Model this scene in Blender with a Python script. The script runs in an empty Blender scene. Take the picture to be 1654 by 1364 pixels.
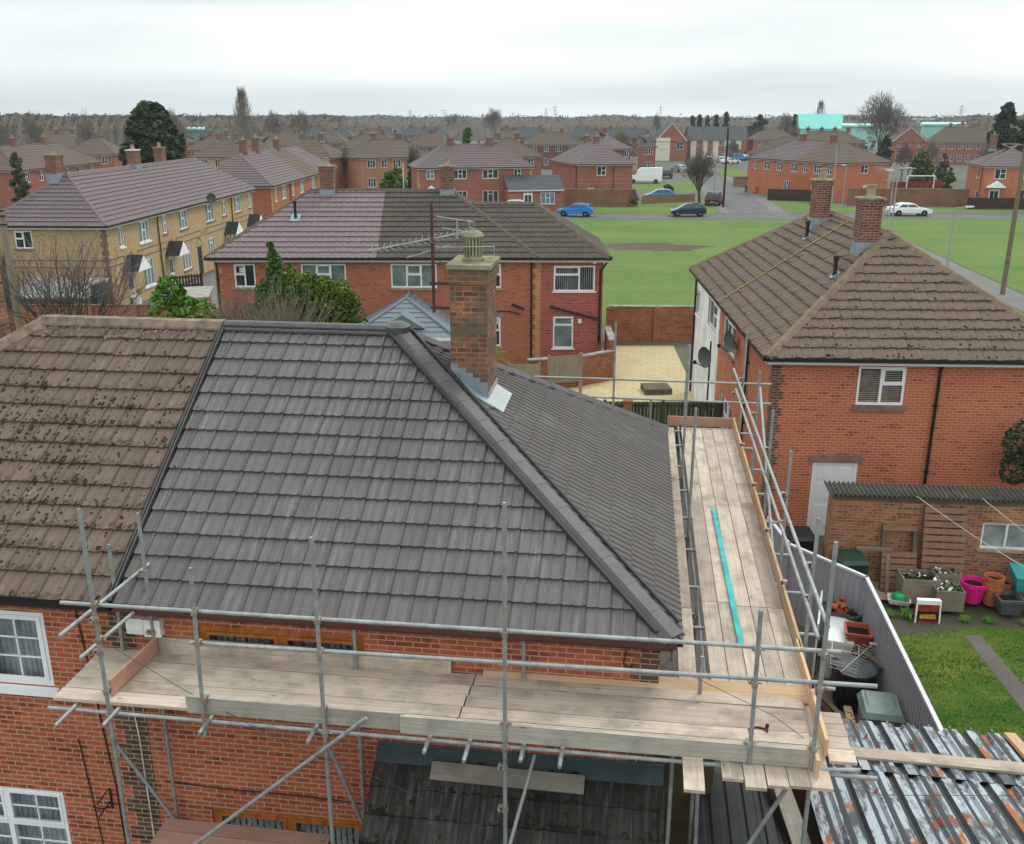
import bpy, bmesh, math, random
from mathutils import Vector, Matrix, noise as mnoise
R = math.radians
random.seed(7)
sc = bpy.context.scene
COL = sc.collection

# ------------------------------------------------------------------ camera
PITCH = math.atan((682 - 188) / 1540.0)
YAW = R(7.5)
HCAM = 10.8
cd = bpy.data.cameras.new('camera'); cam = bpy.data.objects.new('camera', cd); COL.objects.link(cam)
cd.sensor_width = 36; cd.sensor_fit = 'HORIZONTAL'; cd.lens = 36 * 1540 / 1654.0
cd.clip_start = 0.1; cd.clip_end = 12000
cam.location = (0, 0, HCAM); cam.rotation_euler = (math.pi / 2 - PITCH, 0, YAW)
sc.camera = cam

# ------------------------------------------------------------------ sky, sun, exposure
SUN_EL, SUN_AZ = 48.0, 35.0        # azimuth measured clockwise from +Y
w = bpy.data.worlds.new('World'); sc.world = w; w.use_nodes = True
nt = w.node_tree; nt.nodes.clear()
def wn(t, **p):
    n = nt.nodes.new('ShaderNode' + t)
    for k, v in p.items(): setattr(n, k, v)
    return n
out = wn('OutputWorld'); bg = wn('Background'); bg.inputs[1].default_value = 0.10
nt.links.new(bg.outputs[0], out.inputs[0])
sky = wn('TexSky', sky_type='NISHITA', sun_disc=False, sun_elevation=R(SUN_EL), sun_rotation=R(SUN_AZ), altitude=50, dust_density=3.0)
tc = wn('TexCoord'); mp = wn('Mapping'); mp.inputs['Scale'].default_value = (1.0, 1.0, 7.0)
nt.links.new(tc.outputs['Generated'], mp.inputs[0])
n1 = wn('TexNoise'); n1.inputs['Scale'].default_value = 1.9; n1.inputs['Detail'].default_value = 5; n1.inputs['Roughness'].default_value = .42
nt.links.new(mp.outputs[0], n1.inputs['Vector'])
rp = wn('ValToRGB'); e = rp.color_ramp.elements
e[0].position = .36; e[0].color = (6.8, 7.6, 7.9, 1); e[1].position = .60; e[1].color = (10.4, 10.9, 10.75, 1)
nt.links.new(n1.outputs['Fac'], rp.inputs[0])
# an overcast sky is brighter towards the zenith
sx = wn('SeparateXYZ'); nt.links.new(tc.outputs['Generated'], sx.inputs[0])
mr = wn('MapRange'); mr.inputs['From Min'].default_value = 0.12; mr.inputs['From Max'].default_value = .95
mr.inputs['To Min'].default_value = 1.0; mr.inputs['To Max'].default_value = 2.0
nt.links.new(sx.outputs[2], mr.inputs['Value'])
mu = wn('VectorMath', operation='SCALE'); nt.links.new(rp.outputs[0], mu.inputs[0]); nt.links.new(mr.outputs[0], mu.inputs['Scale'])
mx = wn('Mix', data_type='RGBA'); mx.inputs[0].default_value = .93
nt.links.new(sky.outputs[0], mx.inputs[6]); nt.links.new(mu.outputs[0], mx.inputs[7])
nt.links.new(mx.outputs[2], bg.inputs[0])
sd = bpy.data.lights.new('sun', 'SUN'); so = bpy.data.objects.new('sun', sd); COL.objects.link(so)
sd.energy = 1.25; sd.angle = R(13); sd.color = (1, .96, .9)
so.location = (0, 0, 60); so.rotation_euler = (R(90 - SUN_EL), 0, R(180 - SUN_AZ))
sc.view_settings.view_transform = 'Standard'; sc.view_settings.look = 'None'
sc.view_settings.exposure = 0.12; sc.view_settings.gamma = 1

# ------------------------------------------------------------------ measuring helper: a photo direction met with a level z (or a distance)
def ray(px, py):
    x = (px - 827) / 1540.0; v = (682 - py) / 1540.0
    c, s = math.cos(PITCH), math.sin(PITCH); X, Y, Z = x, c + s * v, -s + c * v
    ca, sa = math.cos(YAW), math.sin(YAW)
    return Vector((X * ca - Y * sa, X * sa + Y * ca, Z))
def at(px, py, z=0.0):
    r = ray(px, py); t = (z - HCAM) / r.z; return Vector((r.x * t, r.y * t, z))
def atd(px, py, d):
    r = ray(px, py); t = d / math.hypot(r.x, r.y); return Vector((r.x * t, r.y * t, HCAM + r.z * t))

# ------------------------------------------------------------------ materials
class NB:
    def __init__(s, name):
        s.m = bpy.data.materials.new(name); s.m.use_nodes = True; s.t = s.m.node_tree
        s.p = s.t.nodes['Principled BSDF']
    def n(s, typ, ins=None, **props):
        nd = s.t.nodes.new('ShaderNode' + typ)
        for k, v in props.items(): setattr(nd, k, v)
        for k, v in (ins or {}).items(): s.put(nd.inputs[k], v)
        return nd
    def put(s, sock, v):
        if isinstance(v, bpy.types.NodeSocket): s.t.links.new(v, sock)
        else:
            if isinstance(v, tuple) and len(v) == 3 and sock.type == 'RGBA': v = (*v, 1)
            sock.default_value = v
    def mix(s, f, a, b, blend='MIX'):
        nd = s.n('Mix', {0: f, 6: a, 7: b}, data_type='RGBA', blend_type=blend); return nd.outputs[2]
    def math(s, op, a, b=0.0, clamp=False):
        return s.n('Math', {0: a, 1: b}, operation=op, use_clamp=clamp).outputs[0]
    def noise(s, vec, scale, detail=4, rough=.55):
        return s.n('TexNoise', {'Vector': vec, 'Scale': scale, 'Detail': detail, 'Roughness': rough}).outputs['Fac']
    def ramp(s, f, a, b, c0=(0, 0, 0), c1=(1, 1, 1)):
        nd = s.n('ValToRGB', {0: f}); e = nd.color_ramp.elements
        e[0].position = a; e[0].color = (*c0, 1); e[1].position = b; e[1].color = (*c1, 1); return nd.outputs[0]
    def scale(s, vec, sc3):
        return s.n('Mapping', {'Vector': vec, 'Scale': sc3}).outputs[0]
    def uv(s): return s.n('TexCoord').outputs['UV']
    def obj(s): return s.n('TexCoord').outputs['Object']
    def bump(s, h, strength=.3, dist=.01):
        b = s.n('Bump', {'Height': h, 'Strength': strength, 'Distance': dist}); s.put(s.p.inputs['Normal'], b.outputs[0])
    def done(s, col, rough=.8, spec=.3, metal=0.0):
        s.put(s.p.inputs['Base Color'], col); s.put(s.p.inputs['Roughness'], rough)
        s.put(s.p.inputs['Specular IOR Level'], spec); s.put(s.p.inputs['Metallic'], metal); return s.m

def plain(name, c, rough=.7, spec=.3, metal=0.0, var=.18, scale=4.0, c2=None, bump=0.0):
    b = NB(name); v = b.obj(); f = b.noise(v, scale, 5)
    c2 = c2 or tuple(x * (1 - var * 1.6) for x in c); c1 = tuple(min(1, x * (1 + var * .6)) for x in c)
    col = b.mix(b.ramp(f, .35, .68), c1, c2)
    if bump: b.bump(b.noise(v, scale * 12, 3), bump, .01)
    return b.done(col, rough, spec, metal)

def brick(name, c1, c2, mortar, stain=.25, soot=(.05, .045, .035), sootamt=0.0, msize=.0085, dirtscale=.7, vary=.35):
    b = NB(name); v = b.uv()
    br = b.n('TexBrick', {'Vector': v, 'Color1': c1, 'Color2': c2, 'Mortar': mortar, 'Scale': 1.0, 'Mortar Size': msize, 'Mortar Smooth': .15,
        'Bias': -.1, 'Brick Width': .225, 'Row Height': .075})
    br.offset = .5
    # every brick its own shade
    sp = b.n('SeparateXYZ', {0: v}); row = b.math('FLOOR', b.math('DIVIDE', sp.outputs[1], .075)); half = b.math('MULTIPLY', b.math('MODULO', row, 2.0), .5)
    cl = b.math('FLOOR', b.math('ADD', b.math('DIVIDE', sp.outputs[0], .225), half)); rw = b.n('TexWhiteNoise', {'Vector': b.n('CombineXYZ', {0: cl, 1: row}).outputs[0]}, noise_dimensions='3D')
    # a few darker and paler bricks
    br2 = b.n('TexBrick', {'Vector': v, 'Color1': (1, 1, 1), 'Color2': (0, 0, 0), 'Mortar': (0, 0, 0), 'Scale': 1.0, 'Mortar Size': msize, 'Bias': -.45, 'Brick Width': .225, 'Row Height': .075})
    br2.offset = .5
    n1 = b.noise(v, dirtscale, 6, .6); n2 = b.noise(v, 9, 3)
    one = b.n('SeparateColor', {0: rw.outputs['Color']})
    shade = b.mix(one.outputs[0], tuple(x * (1 - .45 * vary) for x in (1, 1, 1)), tuple(x * (1 + .28 * vary) for x in (1, 1, 1)))
    tone = b.mix(b.math('MULTIPLY', b.math('GREATER_THAN', one.outputs[1], 1 - .35 * vary), .75), shade, (.34, .36, .40)); tone = b.mix(b.math('MULTIPLY', b.math('LESS_THAN', one.outputs[1], .22 * vary), .6), tone, (1.05, 1.35, 1.3))
    bcol = b.mix(br.outputs['Fac'], b.mix(1.0, br.outputs['Color'], tone, 'MULTIPLY'), mortar)
    col = b.mix(b.math('MULTIPLY', br2.outputs[0], .12), bcol, (.09, .045, .035))
    col = b.mix(b.math('MULTIPLY', b.ramp(n2, .4, .75), .35), col, tuple(x * 1.25 for x in c1))
    col = b.mix(b.math('MULTIPLY', b.ramp(n1, .42, .72), stain), col, tuple(x * .45 for x in c2))
    if sootamt: col = b.mix(b.math('MULTIPLY', b.ramp(b.noise(v, 2.2, 6, .65), .38, .6), sootamt), col, soot)
    b.bump(b.math('SUBTRACT', 1.0, br.outputs['Fac']), .5, .006)
    return b.done(col, .9, .15)

def tiles(name, base, c2, tw=.3, g=.345, rnd=.35, streak=.35, pale=(.2, .2, .19), moss=0.0, mosscol=(.035, .035, .018), lichen=0.0, rough=.8, spec=.25, joint=.55):
    b = NB(name); v = b.uv()
    sp = b.n('SeparateXYZ', {0: v}); fu = b.math('FLOOR', b.math('DIVIDE', sp.outputs[0], tw)); fv = b.math('FLOOR', b.math('DIVIDE', sp.outputs[1], g))
    wn_ = b.n('TexWhiteNoise', {'Vector': b.n('CombineXYZ', {0: fu, 1: fv}).outputs[0]}, noise_dimensions='3D')
    col = b.mix(b.math('MULTIPLY', wn_.outputs['Value'], rnd), base, c2)
    st = b.noise(b.scale(v, (16, 1.6, 1)), 1.0, 4, .6); big = b.noise(v, .55, 4)
    col = b.mix(b.math('MULTIPLY', b.math('MULTIPLY', b.ramp(st, .48, .72), b.ramp(big, .4, .65)), streak), col, pale)
    fine = b.noise(v, 38, 3, .7)
    col = b.mix(b.math('MULTIPLY', b.ramp(fine, .5, .8), .25), col, tuple(x * .5 for x in base))
    # thin dark joint between neighbouring tiles
    fr = b.math('FRACT', b.math('DIVIDE', sp.outputs[0], tw)); jn = b.math('LESS_THAN', fr, .045)
    col = b.mix(b.math('MULTIPLY', jn, joint), col, tuple(x * .22 for x in base))
    if moss:
        frv = b.math('FRACT', b.math('DIVIDE', sp.outputs[1], g))
        m1 = b.noise(v, 11, 5, .65); m2 = b.noise(v, .9, 3)
        edge = b.math('SUBTRACT', 1.0, b.math('MULTIPLY', frv, .55))
        mk = b.ramp(b.math('MULTIPLY', b.math('MULTIPLY', m1, b.math('ADD', m2, .45)), edge), .44, .50)
        col = b.mix(b.math('MULTIPLY', mk, moss), col, mosscol)
    if lichen:
        l1 = b.ramp(b.noise(v, 5.5, 5, .7), .6, .66); l2 = b.ramp(b.noise(v, .6, 2), .45, .6)
        col = b.mix(b.math('MULTIPLY', b.math('MULTIPLY', l1, l2), lichen), col, (.36, .25, .16))
    b.bump(fine, .25, .006)
    return b.done(col, rough, spec)

M = {}
M['brick_main'] = brick('brick_main', (.45, .115, .058), (.30, .078, .046), (.43, .285, .19), .22, msize=.0098, vary=.38)
M['brick_mid'] = brick('brick_mid', (.43, .138, .075), (.37, .112, .062), (.40, .21, .14), .18, vary=.2)
M['brick_ext'] = brick('brick_ext', (.42, .082, .058), (.32, .065, .05), (.42, .25, .2), .2)
M['brick_right'] = brick('brick_right', (.50, .145, .073), (.41, .115, .06), (.52, .29, .20), .18, vary=.2)
M['brick_dark'] = brick('brick_dark', (.13, .075, .05), (.085, .05, .038), (.38, .29, .2), .3)
M['brick_buff'] = brick('brick_buff', (.47, .335, .175), (.41, .295, .155), (.40, .30, .18), .15, vary=.14)
M['brick_tan'] = brick('brick_tan', (.52, .27, .11), (.46, .23, .09), (.42, .3, .18), .15)
M['brick_old'] = brick('brick_old', (.30, .11, .055), (.19, .09, .05), (.28, .22, .15), .45, sootamt=.35, soot=(.10, .085, .045))
M['brick_garden'] = brick('brick_garden', (.44, .14, .07), (.32, .105, .055), (.36, .27, .18), .5, sootamt=.25, soot=(.07, .05, .03))
M['brick_shed'] = brick('brick_shed', (.44, .15, .085), (.34, .17, .09), (.38, .28, .19), .3, vary=.8, sootamt=.22, soot=(.15, .105, .055))
M['brick_chim'] = brick('brick_chim', (.40, .13, .05), (.15, .08, .048), (.32, .25, .17), .5, sootamt=.88, soot=(.10, .092, .07), dirtscale=1.5, vary=1.0)
M['brick_far'] = brick('brick_far', (.34, .118, .078), (.28, .095, .064), (.32, .19, .14), .25, vary=.25)
M['brick_far2'] = brick('brick_far2', (.45, .20, .11), (.38, .15, .085), (.38, .26, .18), .2)
M['brick_stack'] = brick('brick_stack', (.27, .088, .058), (.13, .062, .048), (.38, .31, .25), .45, sootamt=.3, soot=(.10, .085, .06), dirtscale=2, vary=.9)
M['brick_fardk'] = brick('brick_fardk', (.20, .085, .06), (.17, .07, .05), (.2, .15, .12), .2)
M['tile_new'] = tiles('tile_new', (.094, .081, .080), (.138, .121, .119), rnd=.45, streak=.5, pale=(.30, .288, .28), rough=.54, spec=.4)
M['tile_side'] = tiles('tile_side', (.088, .077, .073), (.118, .104, .098), rnd=.4, streak=.5, pale=(.26, .25, .235), rough=.65, spec=.3)
M['tile_old'] = tiles('tile_old', (.158, .117, .093), (.10, .077, .064), rnd=.55, streak=.4, pale=(.30, .265, .22), moss=.55, lichen=.5, rough=.92, spec=.1)
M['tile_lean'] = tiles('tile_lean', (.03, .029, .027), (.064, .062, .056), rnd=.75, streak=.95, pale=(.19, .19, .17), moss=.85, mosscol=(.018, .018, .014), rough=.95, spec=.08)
M['tile_right'] = tiles('tile_right', (.152, .112, .09), (.115, .09, .076), rnd=.5, streak=.35, pale=(.23, .18, .14), moss=.55, mosscol=(.06, .05, .03), lichen=.25, rough=.92, spec=.1)
M['tile_pink'] = tiles('tile_pink', (.165, .124, .13), (.20, .155, .163), rnd=.35, streak=.3, pale=(.3, .24, .24), rough=.7, joint=.4)
M['tile_plum'] = tiles('tile_plum', (.13, .10, .104), (.16, .125, .132), rnd=.35, streak=.3, pale=(.24, .2, .205), rough=.7, joint=.4)
M['tile_brown'] = tiles('tile_brown', (.078, .066, .056), (.105, .09, .078), rnd=.5, streak=.45, pale=(.15, .145, .125), moss=.2, mosscol=(.08, .085, .045), rough=.9, spec=.12)
M['tile_fbrown'] = tiles('tile_fbrown', (.135, .105, .085), (.155, .125, .105), rnd=.4, streak=.3, pale=(.19, .165, .14), rough=.9, spec=.1)
M['tile_fpink'] = tiles('tile_fpink', (.14, .108, .11), (.16, .125, .13), rnd=.3, streak=.2, pale=(.27, .22, .21), rough=.8, spec=.2)
M['tile_slate'] = tiles('tile_slate', (.075, .08, .085), (.095, .10, .105), rnd=.4, streak=.3, pale=(.14, .145, .15), rough=.8, spec=.2)
M['tile_cons'] = tiles('tile_cons', (.15, .18, .20), (.175, .205, .225), tw=.5, g=.3, rnd=.3, streak=.2, pale=(.3, .33, .35), rough=.7, joint=.1)
M['ridge_new'] = plain('ridge_new', (.085, .078, .079), .55, .35, var=.14, scale=3, bump=.1)
M['ridge_old'] = plain('ridge_old', (.25, .185, .14), .95, .1, c2=(.12, .10, .08), scale=6, bump=.4)
M['ridge_brown'] = plain('ridge_brown', (.12, .098, .08), .95, .1, c2=(.085, .07, .058), scale=5, bump=.2)
M['ridge_right'] = plain('ridge_right', (.20, .14, .105), .95, .1, c2=(.15, .115, .075), scale=4, bump=.3)
M['ridge_pink'] = plain('ridge_pink', (.16, .12, .122), .75, .2, var=.1)
M['moss'] = plain('moss', (.036, .029, .018), 1, .05, c2=(.06, .05, .024), scale=8, bump=.6)
M['lichen'] = plain('lichen', (.38, .29, .07), 1, .05, c2=(.28, .25, .12), scale=8)
M['white'] = plain('white_paint', (.80, .81, .82), .45, .4, var=.05, scale=2)
M['white_old'] = plain('white_old', (.70, .70, .67), .7, .2, var=.16, scale=3)
M['render_w'] = plain('white_render', (.74, .75, .73), .85, .2, c2=(.55, .56, .53), scale=1.1)
M['cream'] = plain('cream_render', (.66, .62, .50), .85, .2, var=.1)
M['black'] = plain('black_plastic', (.012, .012, .013), .4, .4, var=.1)
M['gutter_b'] = plain('brown_gutter', (.085, .032, .028), .4, .4, var=.12)
M['teal'] = plain('teal_felt', (.03, .14, .125), .6, .3, var=.2)
M['upvc_b'] = plain('brown_frame', (.36, .12, .025), .45, .35, var=.25, scale=9)
M['stone'] = plain('stone_sill', (.33, .27, .20), .9, .2, var=.22, scale=5)
M['stone_dk'] = plain('sandstone_lintel', (.22, .14, .115), .9, .2, var=.2, scale=5)
M['concrete'] = plain('concrete', (.30, .285, .25), .95, .15, var=.25, scale=2.5, bump=.2)
M['concrete_g'] = plain('mossy_concrete', (.27, .255, .17), .95, .1, c2=(.14, .14, .075), scale=4, bump=.4)
M['lead'] = plain('lead_sheet', (.27, .31, .345), .5, .4, metal=.25, var=.15, scale=3)
M['lead_new'] = plain('new_lead', (.36, .39, .385), .5, .4, metal=.2, var=.1, scale=3)
M['lead_old'] = plain('old_lead', (.042, .066, .074), .6, .4, metal=.1, c2=(.07, .095, .098), scale=3)
M['rust_mast'] = plain('rusty_mast', (.11, .035, .03), .8, .3, c2=(.06, .03, .028), scale=12)
M['alu'] = plain('aluminium', (.36, .37, .37), .45, .5, metal=.5, var=.12)
def galv():
    b = NB('galvanised_tube'); v = b.obj(); f = b.noise(v, 7, 5, .65); g = b.noise(b.scale(v, (3, 3, 3)), 1.3, 3)
    col = b.mix(b.ramp(f, .35, .7), (.34, .36, .35), (.20, .215, .212))
    col = b.mix(b.math('MULTIPLY', b.ramp(g, .62, .72), .5), col, (.34, .20, .12))
    return b.done(col, .5, .45, .35)
M['galv'] = galv()
M['coupler'] = plain('coupler_steel', (.30, .29, .26), .6, .4, metal=.3, c2=(.24, .13, .08), scale=14)
def wood(name, c, c2, dirt=.35, cell=.0):
    b = NB(name); v = b.uv(); rnd = b.n('ObjectInfo').outputs['Random']
    off = b.n('VectorMath', {0: v, 1: b.n('CombineXYZ', {0: b.math('MULTIPLY', rnd, 37.0), 1: b.math('MULTIPLY', rnd, 91.0)}).outputs[0]}, operation='ADD').outputs[0]
    gr = b.noise(b.scale(off, (1.2, 34, 1)), 1.0, 5, .6); big = b.noise(off, 2.3, 5, .6); kn = b.n('TexVoronoi', {'Vector': b.scale(off, (1.6, 5.5, 1)), 'Scale': 1.0}).outputs['Distance']
    col = b.mix(b.ramp(gr, .3, .72), c, c2)
    col = b.mix(b.math('MULTIPLY', b.ramp(big, .45, .72), dirt), col, tuple(x * .38 for x in c2))
    col = b.mix(b.math('MULTIPLY', b.math('LESS_THAN', kn, .075), .55), col, tuple(x * .3 for x in c2))
    tint = b.math('ADD', .76, b.math('MULTIPLY', rnd, .40))
    col = b.n('VectorMath', {0: col, 'Scale': tint}, operation='SCALE').outputs[0]
    b.bump(gr, .25, .004)
    return b.done(col, .9, .12)
M['board'] = wood('scaffold_board', (.56, .465, .375), (.37, .305, .245), .6)
M['board_g'] = wood('grey_board', (.40, .37, .315), (.27, .245, .205), .5)
M['board_r'] = wood('pink_board', (.45, .27, .2), (.36, .2, .145))
M['board_n'] = wood('new_board', (.58, .41, .26), (.48, .31, .18), .2)
M['timber'] = wood('old_timber', (.17, .135, .095), (.10, .08, .06), .5)
M['timber_o'] = wood('olive_timber', (.12, .10, .05), (.085, .07, .038), .4)
M['pallet'] = wood('pallet_wood', (.34, .20, .125), (.25, .14, .09), .3)
M['pallet_y'] = wood('pale_pallet', (.42, .33, .2), (.3, .24, .15), .4)
M['planter_w'] = wood('planter_wood', (.27, .22, .165), (.18, .15, .115), .4)
M['fence_w'] = wood('garden_fence', (.30, .18, .10), (.22, .13, .08), .3)
M['fence_dk'] = wood('dark_fence', (.055, .04, .038), (.04, .03, .03), .3)
M['fence_tan'] = wood('tan_fence', (.36, .31, .22), (.27, .23, .16), .3)
M['pole_w'] = wood('pole_wood', (.26, .21, .15), (.17, .145, .11), .3)
M['pole_dk'] = wood('dark_pole', (.07, .05, .045), (.05, .038, .035), .3)
def glass(name, c, rough=.04, spec=.6):
    b = NB(name); v = b.obj(); f = b.noise(v, 1.7, 3)
    return b.done(b.mix(b.ramp(f, .35, .65), c, tuple(x * .5 for x in c)), rough, spec)
M['glass'] = glass('window_glass', (.035, .045, .05))
M['glass_t'] = glass('blind_glass', (.20, .26, .255))
M['glass_g'] = glass('green_glass', (.05, .085, .075))
M['glass_w'] = glass('net_glass', (.30, .33, .33))
M['curtain'] = plain('curtain', (.42, .45, .48), .9, .1, c2=(.26, .29, .33), scale=3)
def clearglass():
    b = NB('clear_glass'); b.put(b.p.inputs['Transmission Weight'], 1.0); b.put(b.p.inputs['IOR'], 1.05)
    return b.done((.85, .9, .9), .0, .5)
M['clear'] = clearglass()
M['room'] = plain('dark_room', (.03, .035, .04), .9)
def vinyl():
    b = NB('lilac_boards'); v = b.uv(); f = b.noise(v, 1.5, 4)
    return b.done(b.mix(b.ramp(f, .35, .7), (.35, .35, .385), (.28, .28, .315)), .6, .3)
M['vinyl'] = vinyl()
M['rail_w'] = plain('pale_rail', (.58, .57, .60), .6, .3, var=.08)
def rusty():
    b = NB('rusty_sheet'); v = b.uv()
    a = b.noise(b.scale(v, (2.2, .55, 1)), 1.0, 6, .68); c = b.noise(b.scale(v, (2.4, .8, 1)), .9, 6, .66); d = b.noise(b.scale(v, (7, 2.0, 1)), 1.0, 5, .7)
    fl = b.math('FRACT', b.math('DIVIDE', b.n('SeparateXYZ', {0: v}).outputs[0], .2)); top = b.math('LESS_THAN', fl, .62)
    col = b.mix(b.ramp(d, .40, .47), (.10, .105, .11), (.36, .41, .45))
    col = b.mix(b.ramp(a, .49, .56), col, (.085, .088, .092))
    col = b.mix(b.ramp(c, .555, .60), col, (.33, .11, .032))
    col = b.mix(b.ramp(b.noise(v, 1.3, 4), .60, .63), col, (.26, .07, .045))
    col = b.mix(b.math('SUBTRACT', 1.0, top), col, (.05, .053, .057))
    b.bump(d, .3, .01)
    return b.done(col, .75, .25)
M['rusty'] = rusty()
M['sheet_dk'] = plain('dark_sheet', (.026, .029, .033), .5, .4, c2=(.045, .05, .055), scale=3)
M['fibro'] = tiles('fibro_sheet', (.06, .06, .05), (.095, .09, .075), tw=.9, g=2, rnd=.4, streak=.6, pale=(.25, .245, .19), moss=.9, mosscol=(.035, .035, .015), lichen=.3, rough=.95, joint=.2)
M['fibro_g'] = plain('grey_fibro', (.25, .25, .24), .9, .1, c2=(.12, .12, .115), scale=3)
def grass(name, a, b_, c_, big=.16):
    b = NB(name); v = b.obj(); f1 = b.noise(b.scale(v, (.6, 1.3, 1)), big, 6, .65); f2 = b.noise(b.scale(v, (.5, 1.2, 1)), 1.6, 6, .75); f3 = b.noise(v, 16, 4, .75)
    col = b.mix(b.ramp(f1, .38, .66), a, b_)
    col = b.mix(b.math('MULTIPLY', b.ramp(f2, .47, .66), .75), col, c_)
    col = b.mix(b.math('MULTIPLY', b.ramp(f3, .42, .66), .6), col, tuple(x * .45 for x in a))
    b.bump(f3, .6, .03)
    return b.done(col, .95, .1)
M['grass'] = grass('green_grass', (.078, .160, .036), (.145, .205, .052), (.195, .19, .085), .13)
M['lawn'] = grass('garden_lawn', (.032, .092, .012), (.135, .155, .028), (.05, .085, .016), .6)
M['verge'] = grass('verge_grass', (.085, .18, .03), (.13, .19, .04), (.19, .17, .06), .2)
def ground_far():
    b = NB('mixed_ground'); v = b.obj(); f1 = b.noise(v, .03, 5, .6); f2 = b.noise(v, .3, 5, .65)
    col = b.mix(b.ramp(f1, .4, .6), (.12, .115, .10), (.075, .095, .045))
    col = b.mix(b.math('MULTIPLY', b.ramp(f2, .4, .65), .6), col, (.145, .135, .12))
    return b.done(col, .95, .1)
M['ground'] = ground_far()
def asphalt(name, c, c2):
    b = NB(name); v = b.obj(); f = b.noise(v, .35, 5, .6); g = b.noise(v, 30, 3)
    col = b.mix(b.ramp(f, .38, .66), c, c2); col = b.mix(b.math('MULTIPLY', g, .3), col, tuple(x * .6 for x in c))
    b.bump(g, .3, .01); return b.done(col, .9, .2)
M['road'] = asphalt('road_asphalt', (.105, .105, .108), (.14, .14, .14))
M['pave'] = asphalt('footpath', (.17, .165, .158), (.135, .13, .125))
M['dirt'] = asphalt('bare_earth', (.075, .05, .04), (.115, .08, .058))
M['soil_path'] = asphalt('mossy_soil', (.10, .085, .065), (.06, .065, .03))
M['yard'] = asphalt('yard_concrete', (.135, .125, .115), (.085, .078, .07))
M['strip'] = asphalt('garden_concrete', (.13, .112, .10), (.095, .085, .075))
def slabs():
    b = NB('patio_slabs'); v = b.obj()
    br = b.n('TexBrick', {'Vector': v, 'Color1': (.50, .415, .235), 'Color2': (.43, .355, .20), 'Mortar': (.30, .26, .16), 'Scale': 1.0, 'Mortar Size': .012, 'Brick Width': .6, 'Row Height': .45})
    f = b.noise(v, .5, 4); return b.done(b.mix(b.math('MULTIPLY', b.ramp(f, .4, .7), .5), br.outputs[0], (.42, .36, .26)), .9, .15)
M['slabs'] = slabs()
def leafmat(name, a, b_):
    b = NB(name); v = b.obj(); f = b.noise(v, 1.1, 4); g = b.noise(v, 9, 2)
    rnd = b.n('NewGeometry').outputs['Random Per Island']
    col = b.mix(b.ramp(f, .36, .64), a, b_); col = b.mix(b.math('MULTIPLY', rnd, .6), col, tuple(x * .38 for x in a))
    return b.done(col, .75, .2)
M['leaf_dk'] = leafmat('dark_leaf', (.075, .098, .052), (.05, .072, .042))
M['leaf_gold'] = leafmat('gold_leaf', (.17, .23, .028), (.10, .17, .025))
M['leaf_br'] = leafmat('bright_leaf', (.13, .26, .03), (.08, .18, .025))
M['leaf_con'] = leafmat('conifer_leaf', (.085, .17, .035), (.11, .18, .03))
M['leaf_far'] = leafmat('far_conifer_leaf', (.022, .06, .035), (.03, .07, .038))
M['leaf_bush'] = leafmat('bush_leaf', (.13, .14, .06), (.10, .13, .05))
M['twig'] = leafmat('twig', (.20, .175, .155), (.17, .15, .13))
M['twig_l'] = leafmat('light_twig', (.27, .215, .15), (.2, .165, .12))
M['twig_p'] = leafmat('purple_twig', (.155, .125, .11), (.13, .11, .10))
M['bark'] = plain('bark', (.10, .085, .07), .95, .1, var=.3, scale=5)
M['bark_g'] = plain('green_bark', (.10, .105, .075), .95, .1, var=.3, scale=5)
def woodsmat():
    b = NB('winter_woods'); v = b.obj(); f = b.noise(b.scale(v, (1, 1, 2.2)), .09, 6, .65); r = b.n('NewGeometry').outputs['Random Per Island']
    col = b.mix(b.ramp(f, .36, .64), (.105, .088, .075), (.06, .057, .047)); return b.done(b.mix(b.math('MULTIPLY', r, .3), col, (.08, .07, .062)), .95, .05)
M['woods'] = woodsmat()
M['tq_sheet'] = plain('turquoise_sheet', (.10, .40, .35), .5, .3, c2=(.14, .46, .41), scale=.2)
M['tq_light'] = plain('pale_turquoise', (.30, .56, .50), .5, .3, var=.08, scale=.3)
M['grey_sheet'] = plain('grey_sheet', (.33, .37, .40), .6, .3, var=.12, scale=.4)
M['tq'] = plain('turquoise_batten', (.04, .40, .39), .5, .3, var=.2, scale=5)
M['tq_p'] = plain('turquoise_plastic', (.04, .30, .30), .45, .4, var=.12)
M['terra'] = plain('terracotta', (.42, .13, .055), .8, .2, var=.22, scale=9)
M['terra2'] = plain('terracotta_plastic', (.40, .105, .062), .6, .3, var=.12)
M['pink'] = plain('pink_plastic', (.72, .015, .23), .4, .4, var=.1)
M['soil'] = plain('soil', (.025, .017, .012), 1, .1, var=.3, scale=25)
M['grey_p'] = plain('grey_plastic', (.085, .09, .093), .55, .3, var=.15)
M['green_bin'] = plain('green_bin', (.015, .05, .035), .45, .4, var=.15)
M['green_p'] = plain('green_plastic', (.01, .33, .11), .45, .4, var=.1)
M['sage'] = plain('sage_plastic', (.16, .21, .19), .5, .35, var=.12)
M['blue_bag'] = plain('blue_bag', (.03, .04, .12), .6)
M['red_bag'] = plain('red_sack', (.36, .03, .03), .45, .4, var=.3, scale=9)
M['yellow_b'] = plain('yellow_print', (.5, .30, .04), .5, .4, c2=(.25, .06, .02), scale=20)
M['tyre'] = plain('tyre', (.015, .015, .016), .85)
M['rim'] = plain('wheel_rim', (.5, .51, .52), .35, .5, metal=.7)
M['car_blue'] = plain('blue_paint', (.01, .20, .62), .25, .5, var=.04)
M['car_blue2'] = plain('sky_blue_paint', (.06, .27, .55), .25, .5, var=.04)
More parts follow.
